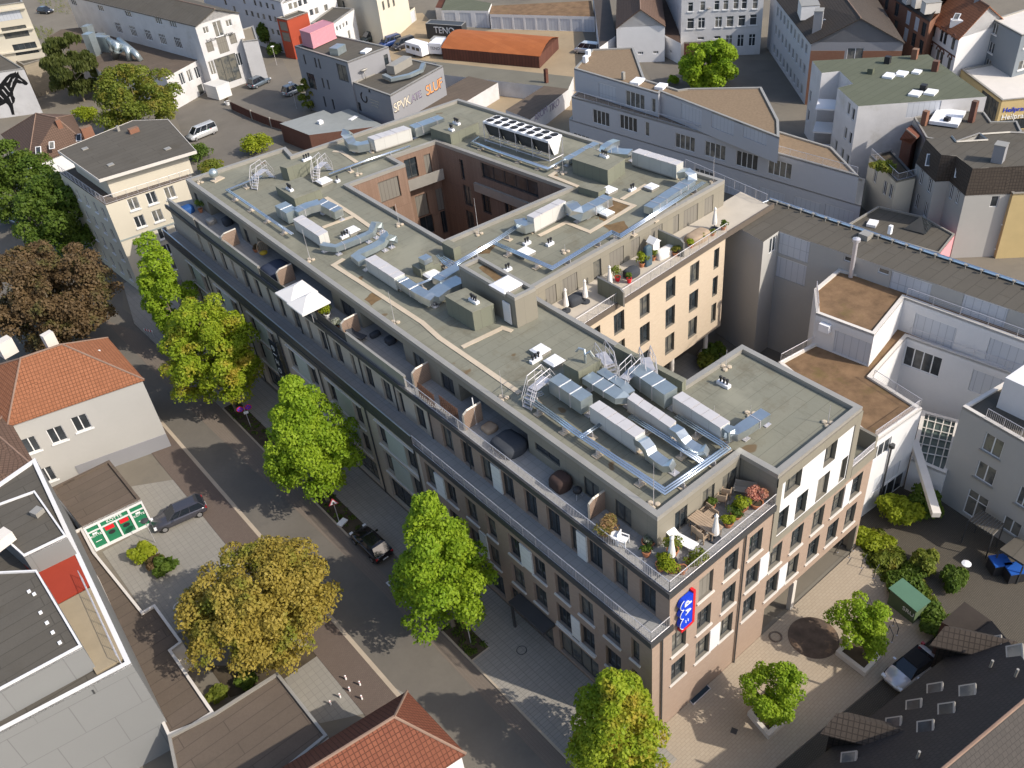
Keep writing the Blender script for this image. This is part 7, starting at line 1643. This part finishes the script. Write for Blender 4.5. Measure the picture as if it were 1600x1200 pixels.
def car(name,label,x,y,rz,pm,L=4.3,W=1.78,H=1.48,kind='hatch',roof=None,group='parked cars',cat='car'):
    t=thing(name,label,cat,(x,y,0),group,rz); OFF[t.name]=(0,0,0); h=L/2
    belt={'hatch':.92,'estate':.9,'beetle':.95,'van':1.15}[kind]
    if kind=='beetle': st=[(-h,.55,.4,.62),(-h+.15,.78,.3,.78),(-h+.6,.86,.25,.92),(-.6,.86,.22,.95),(.5,.86,.22,.95),(h-1.0,.86,.22,.93),(h-.45,.8,.25,.84),(h-.12,.68,.3,.68),(h,.5,.4,.55)]
    elif kind=='van': st=[(-h,.86,.35,1.1),(-h+.1,.9,.28,1.15),(0,.9,.25,1.15),(h-1.3,.9,.25,1.12),(h-.5,.88,.25,.98),(h-.1,.82,.3,.8),(h,.7,.4,.65)]
    else: st=[(-h,.72,.42,.8),(-h+.12,.84,.3,.9),(-h+.5,.89,.24,belt),(0,.89,.22,belt),(h-1.45,.89,.22,belt),(h-.7,.87,.24,.82),(h-.15,.78,.28,.68),(h,.62,.4,.56)]
    k=W/1.78
    mb=MB().mat(pm); mb.smooth=True; loft(mb,[ringsec(a,b*k,c,d) for a,b,c,d in st]); mb.build('body',pm,t)
    if kind=='van': gh=[(-h+.06,-h+.1),(h-.65,h-1.45)]
    elif kind=='estate': gh=[(-h+.1,-h+.5),(h-1.25,h-2.1)]
    elif kind=='beetle': gh=[(-h+.55,-h+1.15),(h-1.05,h-1.75)]
    else: gh=[(-h+.15,-h+.75),(h-1.2,h-2.0)]
    (b0,b1),(f0,f1)=gh
    def cab(z0,z1,i0,i1,e0=0,e1=0): # from belt to roof
        lo=[(b0+e0,-.8*k*i0,z0),(f0-e0,-.74*k*i0,z0),(f0-e0,.74*k*i0,z0),(b0+e0,.8*k*i0,z0)]; hi=[(b1+e1,-.62*k*i1,z1),(f1-e1,-.6*k*i1,z1),(f1-e1,.6*k*i1,z1),(b1+e1,.62*k*i1,z1)]; return lo,hi
    lo,hi=cab(belt-.03,H-.05,1,1); mb=MB().mat(M_cglass); mb.faces(lo+hi,[(0,1,5,4),(1,2,6,5),(2,3,7,6),(3,0,4,7),(4,5,6,7)]); mb.build('windows',M_cglass,t)
    mb=MB().mat(roof or pm); mb.smooth=False
    q=[(p[0]*1.0,p[1]*1.06,p[2]) for p in hi]; mid=[(p[0]*.86+.0,p[1]*.7,H+.02) for p in hi]
    mb.faces(q+mid,[(0,1,5,4),(1,2,6,5),(2,3,7,6),(3,0,4,7),(4,5,6,7)])
    for i in range(4): mb.tube([lo[i],hi[i]],.045,4)
    if kind!='beetle':
        for s in(1,-1):
            for u in(.42,.72): a=[lo[0][j]+(lo[1][j]-lo[0][j])*u for j in range(3)];c=[hi[0][j]+(hi[1][j]-hi[0][j])*u for j in range(3)]; mb.tube([(a[0],s*abs(a[1])*1.0,a[2]),(c[0],s*abs(c[1]),c[2])],.03,4)
    mb.build('roof',roof or pm,t)
    for sx in(-1,1):
        for sy in(-1,1):
            cx=sx*(h-.82); cy=sy*(W/2-.1); mb=MB().mat(M_tyre); mb.tube([(cx,cy-.1,.32),(cx,cy+.1,.32)],.32,16); w_=mb.build('wheel',M_tyre,t)
            mb=MB().mat(M_rim); mb.tube([(cx,cy+sy*.1,.32),(cx,cy+sy*.112,.32)],.2,12); mb.build('rim',M_rim,w_)
    for sy in(-1,1):
        mb=MB().mat(M_lampw); mb.obox((h-.14,sy*W*.36,.64),(.22,.3,.14)); mb.build('headlight',M_lampw,t)
        mb=MB().mat(M_lampr); mb.obox((-h+.1,sy*W*.4,.78),(.16,.22,.2)); mb.build('taillight',M_lampr,t)
        mb=MB().mat(pm); mb.obox((f0-.45,sy*(W/2+.08),belt+.03),(.14,.2,.12)); mb.build('mirror',pm,t)
    mb=MB().mat(M_signw); mb.obox((-h-.005,0,.5),(.03,.5,.11)); mb.build('number_plate',M_signw,t)
    return t
def dirpx(a,b): p,q=P2(*a),P2(*b); return math.atan2(q[1]-p[1],q[0]-p[0])
x,y,_=P(582,855,.5); car('parked_car','black hatchback parked in the bay beside the street bed',-4.35,27.2,R(90),paint('black_paint',(.012,.010,.012)),4.3,1.8,1.5)
x,y,_=P(280,804,.5); car('parked_car','grey estate car parked in front of the green shop',x,y,dirpx((316,795),(248,825)),paint('grey_paint',(.06,.06,.075)),4.7,1.85,1.5,'estate')
x,y,_=P(1424,1044,.5); car('parked_car','white cabriolet with a black soft top parked in the lane beside the plaza',x,y,dirpx((1455,1024),(1405,1062)),paint('white_paint',(.62,.62,.66)),4.2,1.8,1.45,'beetle',plain('soft_top',(.02,.02,.022),.9))
x,y,_=P(24,342,.5); car('parked_car','blue grey car on the side street at the left edge',x,y,dirpx((38,350),(8,336)),paint('blue_grey_paint',(.16,.19,.23)),4.3,1.8,1.45,'estate')
x,y,_=P(71,17,.5); car('parked_car','dark car parked on the weedy yard in the top left corner',x,y,dirpx((60,18),(84,20)),paint('dark_paint',(.035,.035,.04)),4.3,1.8,1.5)
x,y,_=P(405,129,.5); car('parked_car','grey people carrier closer to the factory entrance',x,y,dirpx((395,136),(420,124)),paint('slate_paint',(.12,.15,.18)),4.5,1.85,1.75,'estate')
x,y,_=P(460,141,.5); car('parked_car','silver people carrier beside the grey building',x,y,dirpx((450,146),(475,136)),paint('silver_paint',(.26,.29,.31)),4.5,1.85,1.75,'estate')
x,y,_=P(315,206,.8); v=car('parked_van','white van with coloured lettering in the car park beyond the beige building',x,y,dirpx((335,200),(295,216)),paint('van_white',(.62,.63,.64)),4.8,1.9,1.95,'van',cat='van')
for c,px_,w_ in(('red',-.9,.3),('green',-.4,.35),('blue',.1,.3)):
    m=MB().mat(plain('print_'+c,{'red':(.5,.08,.03),'green':(.05,.3,.1),'blue':(.05,.2,.4)}[c],.5)); 
    for s in(-1,1): m.lathe((px_-.4,s*.905,1.0),[(w_/2,-.15),(w_/2,.15)],8,1,.03)
    m.build('print',None,v)
x,y,_=P(918,76,.8); car('parked_van','white van half hidden behind the clinic roof',x,y,dirpx((935,78),(900,74)),paint('van_white',(.62,.63,.64)),4.8,1.9,2.0,'van',cat='van')
for px,py,c,l in((580,57,(.05,.065,.06),'dark green covered van in the yard, leftmost of the three'),(609,65,(.01,.04,.16),'blue covered van in the yard between two dark ones'),(630,68,(.035,.035,.045),'black covered van in the yard nearest the caravan')):
    x,y,_=P(px,py,.8); car('parked_van',l,x,y,dirpx((600,60),(575,68)),paint('van_%d'%px,c,.5),4.4,1.9,1.9,'van',cat='van')
t=thing('caravan','white caravan parked beside the rusty shed','caravan',P(654,86,0),None,dirpx((640,82),(668,90))); OFF[t.name]=(0,0,0)
m=MB().mat(M_dome); m.smooth=False; loft(m,[[(a,b,c) for b,c in((-s,.45),(s,.45),(s,1.4),(s*.96,z1),(-s*.96,z1),(-s,1.4))] for a,s,z1 in((-2.4,1.0,1.9),(-2.2,1.08,2.4),(2.0,1.08,2.4),(2.4,1.0,1.9))]); m.build('body',M_dome,t)
for a in(-1.4,.2,1.4):
    for s in(-1,1): m=MB().mat(M_cglass); m.obox((a,s*1.085,1.6),(.9,.03,.55)); m.build('window',M_cglass,t)
m=MB().mat(M_cglass); m.obox((2.34,0,1.55),(.1,1.5,.6),0); m.build('rear_window',M_cglass,t)
for s in(-1,1): m=MB().mat(M_tyre); m.tube([(0,s*.95,.32),(0,s*1.05,.32)],.32,12); m.build('wheel',M_tyre,t)
m=MB().mat(M_galv); m.tube([(-2.3,.4,.5),(-3.4,0,.5),(-2.3,-.4,.5)],.05,4); m.build('drawbar',M_galv,t)
t=thing('box_trailer','white box trailer lettered TENO at the end of the rusty shed','trailer',P(681,86,0)); OFF[t.name]=OFF[t.name]
A_,B_=P2(672,88,0),P2(691,89,0); f=Facade(t,A_,B_,0,3,M_dome); q=[f.at(0,0)[:2],f.at(f.L,0)[:2],f.at(f.L,0,-3.2)[:2],f.at(0,0,-3.2)[:2]]
m=MB().mat(M_dome); m.prism(ccw(q),.5,2.4,bot=True); m.build('box',M_dome,t); m=MB().mat(M_tyre)
for u in(.1,f.L-.1): a,b_=f.at(u,.32,-.9),f.at(u+.02,.32,-.9); m.tube([f.at(u-.1,.32,-1.2),f.at(u+.1,.32,-1.2)],.32,12)
m.build('wheels',M_tyre,t); text('lettering','TENO',.75,M_frame,t,f.at(f.L/2,1.5,.03),rotcols((f.d[0],f.d[1],0),(0,0,1)),.01)
t=thing('canopy_stall','low grey roofed stall between the lettered container and trailer','stall',P(680,62,0)); q=quad_px((690,63.5),(671,62),(697,57),2.3); m=MB().mat(M_cope); m.prism(ccw(q),2.2,2.3,bot=True); m.build('roof',M_cope,t); m=MB().mat(M_frame); m.prism(inset(q,.15),0,2.2); m.build('body',M_frame,t)
# ================================================================ street furniture
def pole_thing(name,label,cat,x,y,h,group=None,r=.035,mat=None,z=.1):
    t=thing(name,label,cat,(x,y,z),group); OFF[t.name]=(0,0,0); m=MB().mat(mat or M_galv); m.tube([(0,0,0),(0,0,h)],r,7); m.build('pole',mat or M_galv,t); return t
def face_cam(x,y): return math.atan2(CC[1]-y,CC[0]-x)
M_sred=plain('traffic_red',(.5,.03,.06),.4,0,.03)
def disc(t,name,c,r,mat,nrm_a,th=.02,n=20,sc=1,off=0.):
    nx,ny=math.cos(nrm_a),math.sin(nrm_a); m=MB().mat(mat); c=(c[0]+nx*off,c[1]+ny*off,c[2]); sx,sy=-ny,nx
    for e in(0,th): pass
    v=[(c[0]+sx*r*math.cos(a)+nx*e,c[1]+sy*r*math.cos(a)+ny*e,c[2]+r*math.sin(a)) for e in(0,th) for a in [2*math.pi*k/n+(math.pi/2 if n==3 else 0) for k in range(n)]]
    m.faces(v,[tuple(range(n))[::-1],tuple(range(n,2*n))]+[(i,(i+1)%n,(i+1)%n+n,i+n) for i in range(n)]); return m.build(name,mat,t)
x,y,_=P(530,815,.1); t=pole_thing('warning_sign','red and white triangular roadworks sign on a bed beside the street','sign',x,y,2.1); a=R(250)
disc(t,'red_triangle',(0,0,2.35),.5,M_sred,a,.02,3); disc(t,'white_field',(0,0,2.35),.36,M_signw,a,.022,3,off=.02)
m=MB().mat(M_frame); m.obox((.05*math.cos(a),.05*math.sin(a),2.28),(.02,.16,.22),a); m.obox((.05*math.cos(a),.05*math.sin(a),2.42),(.02,.08,.08),a); m.build('pictogram',M_frame,t)
m=MB().mat(M_signw); m.obox((.12,-.35,.1),(.85,.55,.12),.3); m.build('foot_plate',M_signw,t)
x,y,_=P(392,667,.1); t=pole_thing('no_stopping_sign','pair of round no stopping signs on one pole by the second bed','sign',x,y,2.6)
for o in(-.38,.38):
    c=(-math.sin(a)*o,math.cos(a)*o,2.4); disc(t,'red_disc',c,.34,M_sred,a); disc(t,'blue_disc',c,.26,M_blue,a,.02,off=.022); m=MB().mat(M_sred)
    for s in(-1,1): m.tube([(c[0]+.045*math.cos(a)+math.sin(a)*.2,c[1]+.045*math.sin(a)-math.cos(a)*.2,c[2]-s*.2),(c[0]+.045*math.cos(a)-math.sin(a)*.2,c[1]+.045*math.sin(a)+math.cos(a)*.2,c[2]+s*.2)],.03,4)
    m.build('red_cross',M_sred,t)
m=MB().mat(M_signw); m.obox((.03,-.03,1.85),(.02,.42,.3),a); m.build('plate',M_signw,t)
x,y,_=P(735.5,1004,.1); t=pole_thing('street_lamp','street lamp with a round glass head above a small no stopping sign','street lamp',x,y,3.7,r=.045)
m=MB().mat(M_galv); m.smooth=True; m.lathe((0,0,3.6),[(.06,0),(.3,.18),(.36,.36),(.28,.46),(.05,.5)],16); m.build('lamp_head',M_galv,t)
disc(t,'red_disc',(0,0,2.7),.3,M_sred,a,off=.05); disc(t,'blue_disc',(0,0,2.7),.22,M_blue,a,off=.075)
m=MB().mat(M_sred); m.tube([(.1*math.cos(a)+math.sin(a)*.16,.1*math.sin(a)-math.cos(a)*.16,2.54),(.1*math.cos(a)-math.sin(a)*.16,.1*math.sin(a)+math.cos(a)*.16,2.86)],.025,4); m.build('red_bar',M_sred,t)
for px,py,h,l in((243,848,2.6,'dark topped yard lamp between shop and round bed'),(1502,905,1.6,'small white lamp in the garden'),(464,171,4.5,'double headed lamp beside the silver people carrier'),(433,103,3.5,'lamp at the corner of the factory yard'),(602,178,2.0,'pale mushroom lamp beyond the far roof edge')):
    x,y,_=P(px,py,0); t=pole_thing('yard_lamp',l,'lamp',x,y,h,'yard lamps'); m=MB().mat(M_dome if px!=243 else M_fascia); m.lathe((0,0,h),[(.08,-.1),(.32,0),(.34,.08),(.1,.16)],12); m.build('lamp_head',None,t)
for i,(px,py,l) in enumerate(((541,1062,'white bollard nearest the garage roof in the lower yard'),(563,1071,'white bollard second from the garage roof'),(547,1080,'white bollard third, middle of the yard'),(566,1093,'white bollard with a red tip by the red roof'),(532,1090,'white bollard lowest of the loose row'),(517,1101,'white bollard at the end next to the dark shadow'))):
    x,y,_=P(px,py,0); t=thing('bollard',l,'bollard',(x,y,.03),'bollards in the lower yard'); OFF[t.name]=(0,0,0); m=MB().mat(M_signw); m.lathe((0,0,0),[(.07,0),(.07,.45),(.04,.5)],8); m.build('post',M_signw,t); m=MB().mat(M_sred); m.lathe((0,0,.36),[(.073,0),(.073,.07)],8); m.build('band',M_sred,t)
# planters, round mosaic, grates, bike racks
for q,l in((((1306,1017),(1352,1052),(1378,1024)),'square stone planter beside the white cabriolet'),(((1168,1112),(1201,1150),(1243,1112)),'square stone planter nearer the brick corner')):
    P0,P1,P2_=[P2(*a,.55) for a in q]; fo=(P0[0]+P2_[0]-P1[0],P0[1]+P2_[1]-P1[1]); pl_=ccw([P0,P1,P2_,fo]); t=thing('stone_planter',l,'planter',(P1[0],P1[1],.1),'stone planters on the plaza')
    m=MB().mat(M_sill); inn=ring(m,pl_,.28,.1,.55); m.build('rim_wall',M_sill,t); m=MB().mat(M_soil); m.cap(ccw(inn),.42); m.build('soil',M_soil,t)
c=P(1271,996,.11); M_mos=plain('round_mosaic',(.11,.08,.06),.6,0,.4,1.4,stain=(.38,.24,.14)); m=MB().mat(M_mos); m.lathe((c[0],c[1],.1),[(1.75,0),(1.75,.02)],40); o=tag(m.build('round_mosaic',M_mos),'large round dark mosaic disc set in the plaza beside the planter','mosaic')
c=P(1212,995,.11); m=MB().mat(M_lane); 
m.tube([(c[0]+.42*math.cos(a*.3142),c[1]+.42*math.sin(a*.3142),.12) for a in range(21)],.07,5); tag(m.build('manhole_ring',M_lane),'round brown manhole ring on the sunny plaza','manhole')
c=P(815,1016,.11); m=MB().mat(M_frame); m.tube([(c[0]+.36*math.cos(a*.3142),c[1]+.36*math.sin(a*.3142),.11) for a in range(21)],.03,5); m.mat(M_side); m.lathe((c[0],c[1],.1),[(.34,0),(.34,.008)],20); tag(m.build('manhole_cover',M_frame),'round manhole cover on the sidewalk before the entrance canopy','manhole')
c=P(1147,1142,.11); m=MB().mat(M_frame); m.obox((c[0],c[1],.11),(.4,.4,.02),.4)
for k in range(4): m.obox((c[0]-.12+k*.08,c[1],.125),(.03,.34,.01),.4)
tag(m.build('drain_grate',M_frame),'small dark square drain between the two plaza trees','drain')
q=[P2(*a,.12) for a in((1076,1094),(1083,1102),(1111,1076),(1104,1069))]; t=thing('window_well','long dark grated window well at the foot of the brick gable','window well',(*q[0],.1)); m=MB().mat(M_galv); ring(m,ccw(q),.05,.1,.16); m.build('frame',M_galv,t); m=MB().mat(plain('well_grate',(.03,.05,.07),.4,.3,.05)); m.cap(ccw(q),.13); m.build('grate',None,t)
for i,(px,py,ang,l) in enumerate(((1312,858,.2,'bike hoop nearest the block under the end facade'),(1330,866,.2,'bike hoop second from the block'),(1349,882,.2,'bike hoop by the lawn edge, upper'),(1368,898,.2,'bike hoop by the lawn edge, lower'),(1358,950,.9,'bike hoop above the planter tree'),(1398,985,.9,'bike hoop between planter tree and green hut'),(1390,996,.9,'bike hoop nearest the white cabriolet'))):
    x,y,_=P(px,py,.1); t=thing('bike_hoop',l,'bike rack',(x,y,.1),'bike hoops on the plaza',ang); OFF[t.name]=(0,0,0); m=MB().mat(M_frame); m.tube([(-.4,0,0),(-.4,0,.8),(.4,0,.8),(.4,0,0)],.022,5); m.build('hoop',M_frame,t)
    for s in(-.4,.4): m=MB().mat(M_galv); m.lathe((s,0,0),[(.07,0),(.07,.012)],8); m.build('foot_plate',M_galv,t)
# green hut
z=1.75; q=quad_px((1433,955),(1388,925),(1455,938),z); q=[P2(1433,955,z),P2(1455,938,z),P2(1410,904,z),P2(1388,920,z)]
t=thing('green_hut','green metal utility hut with faded white marks beside the garden','hut',(*q[0],.1)); wq=inset(q,.12)
m=MB().mat(plain('green_hut_wall',(.09,.13,.07),.7,0,.1,1)); m.prism(wq,.1,z-.1); m.build('body',None,t); m=MB().mat(plain('green_hut_roof',(.085,.17,.115),.5,.1,.08,1)); qq=ccw(q); slab3(m,[(*qq[0],z-.08),(*qq[1],z-.08),(*qq[2],z+.08),(*qq[3],z+.08)],.08); m.build('roof',None,t)
f=Facade(t,wq[0],wq[1],0,2,M_frame)
best=max([(wq[i],wq[(i+1)%4]) for i in range(4)],key=lambda e:-((PL(1420,955,e[0],e[1])[0]-CC[0])**2+(PL(1420,955,e[0],e[1])[1]-CC[1])**2) if 0<((PL(1420,955,e[0],e[1])[0]-e[0][0])*(e[1][0]-e[0][0])+(PL(1420,955,e[0],e[1])[1]-e[0][1])*(e[1][1]-e[0][1]))<((e[1][0]-e[0][0])**2+(e[1][1]-e[0][1])**2) else -1e9)
f=Facade(t,best[0],best[1],0,2,M_frame); text('graffiti','SRU',.55,M_signw,t,f.at(f.u(1420,953)[0],.9,.02),rotcols((f.d[0],f.d[1],0),(0,0,1)),.008)
for px,py,l in((1560,884,'blue lidded waste container nearer the striped canopy'),(1584,896,'blue lidded waste container at the right edge')):
    x,y,_=P(px,py,.6); t=thing('waste_container',l,'bin',(x,y,.03),'waste containers in the garden',-.6); OFF[t.name]=(0,0,0); m=MB().mat(M_black); m.box(-.6,-.5,.1,.6,.5,1.1); m.build('tub',M_black,t); m=MB().mat(plain('blue_lid',(.02,.09,.36),.4,0,.03)); m.box(-.64,-.54,1.1,.64,.54,1.22); m.build('lid',None,t)
t=B('bin_shelter','low dark roofed bin shelter at the right edge of the garden',[(1562,858),(1600,882),(1625,862),(1588,838)],2.2,M_frame,M_felt,0,base=2.0,cat='shelter'); t.done(); m=MB().mat(M_frame)
for p in t.p: m.tube([(*p,.05),(*p,2.0)],.06,4)
m.build('post',M_frame,t.t)
# brown panel fence in the car park, small planter, bicycles
t=thing('panel_fence','brown panel fence between the car park and the grey building','fence',(*P2(363,160),0)); pts=[P2(*a) for a in((363,172),(395,187),(425,199),(450,206),(470,212))]
for i in range(4):
    a,b_=Vector(pts[i]),Vector(pts[i+1]); d=(b_-a).normalized(); s=Vector((-d.y,d.x))*.05; m=MB().mat(M_rwood); m.prism(ccw([tuple(a-s),tuple(b_-s),tuple(b_+s),tuple(a+s)]),.1,1.5,bot=True); m.build('panel',M_rwood,t)
for p in pts: m=MB().mat(M_cope); m.box(p[0]-.12,p[1]-.12,0,p[0]+.12,p[1]+.12,1.7); m.build('post',M_cope,t)
pot(356,163,'square white planter beside the white container',.5,.6,L_copper,.5,.6,200,z=0,mat=M_signw)
def bicycle(px,py,rz,label):
    x,y,_=P(px,py,0); t=thing('bicycle',label,'bicycle',(x,y,0),'bicycles parked below the mural',rz); OFF[t.name]=(0,0,0)
    for s in(-.5,.5): m=MB().mat(M_tyre); m.tube([(s+.33*math.cos(k*.5236),0,.35+.33*math.sin(k*.5236)) for k in range(13)],.025,4); m.build('wheel',M_tyre,t)
    m=MB().mat(M_frame); m.tube([(-.5,0,.35),(-.1,0,.35),(.35,0,.85),(-.18,0,.82),(-.1,0,.35)],.02,4); m.tube([(.35,0,1.0),(.5,0,.35)],.02,4); m.tube([(.33,-.25,1.02),(.33,.25,1.02)],.015,4); m.build('frame',M_frame,t)
    m=MB().mat(M_black); m.obox((-.2,0,.92),(.25,.13,.06)); m.build('saddle',M_black,t)
for i,(px,py) in enumerate(((62,150),(67,148),(72,146),(77,145),(82,143),(88,143))): bicycle(px,py,1.1,'bicycle leaning in the row under the concrete annex, '+['leftmost','second from left','third from left','third from right','second from right','rightmost'][i])
t=thing('street_barrier','red and white construction barrier beside the slender street tree','barrier',(*P2(236,527),.1)); x,y,_=OFF[t.name]; m=MB().mat(M_signw); m.obox((x,y,.95),(1.3,.05,.25),2.0); m.build('board',M_signw,t)
m=MB().mat(M_sred)
for k in(-1,0,1): m.obox((x+k*.38*math.cos(2.0),y+k*.38*math.sin(2.0),.95),(.18,.062,.252),2.0)
m.build('red_stripes',M_sred,t); m=MB().mat(M_galv)
for k in(-1,1): m.tube([(x+k*.5*math.cos(2.0),y+k*.5*math.sin(2.0),.1),(x+k*.5*math.cos(2.0),y+k*.5*math.sin(2.0),.9)],.03,5)
m.build('legs',M_galv,t)
c=P(280,947,.06); m=MB().mat(M_line); m.tube([(c[0]+.45*math.cos(a*.3142),c[1]+.45*math.sin(a*.3142),.045) for a in range(21)],.045,4); m.obox((c[0],c[1],.05),(.07,.85,.02)); m.obox((c[0],c[1],.052),(.85,.07,.02)); struct(m.build('painted_circle_mark',M_line))
t=thing('slat_fence','dark horizontal slat fence by the white wall behind the head block','fence',(*P2(1140,560),0)); a=Vector(P2(1133,515));b_=Vector(P2(1190,548))
m=MB().mat(M_rwood)
for k in range(12): m.tube([(*a,.2+k*.2),(*b_,.2+k*.2)],.03,4)
m.build('slats',M_rwood,t)
for k in range(4): p=a.lerp(b_,k/3); m=MB().mat(M_frame); m.tube([(*p,0),(*p,2.6)],.05,5); m.build('post',M_frame,t)
c=P(1098,553,.5); m=MB().mat(M_sill); m.smooth=True; m.lathe((c[0],c[1],.05),[(.5,0),(.6,.3),(.35,.8),(.1,1.1)],7); tag(m.build('standing_stone',M_sill),'pale standing stone under the wing','stone')
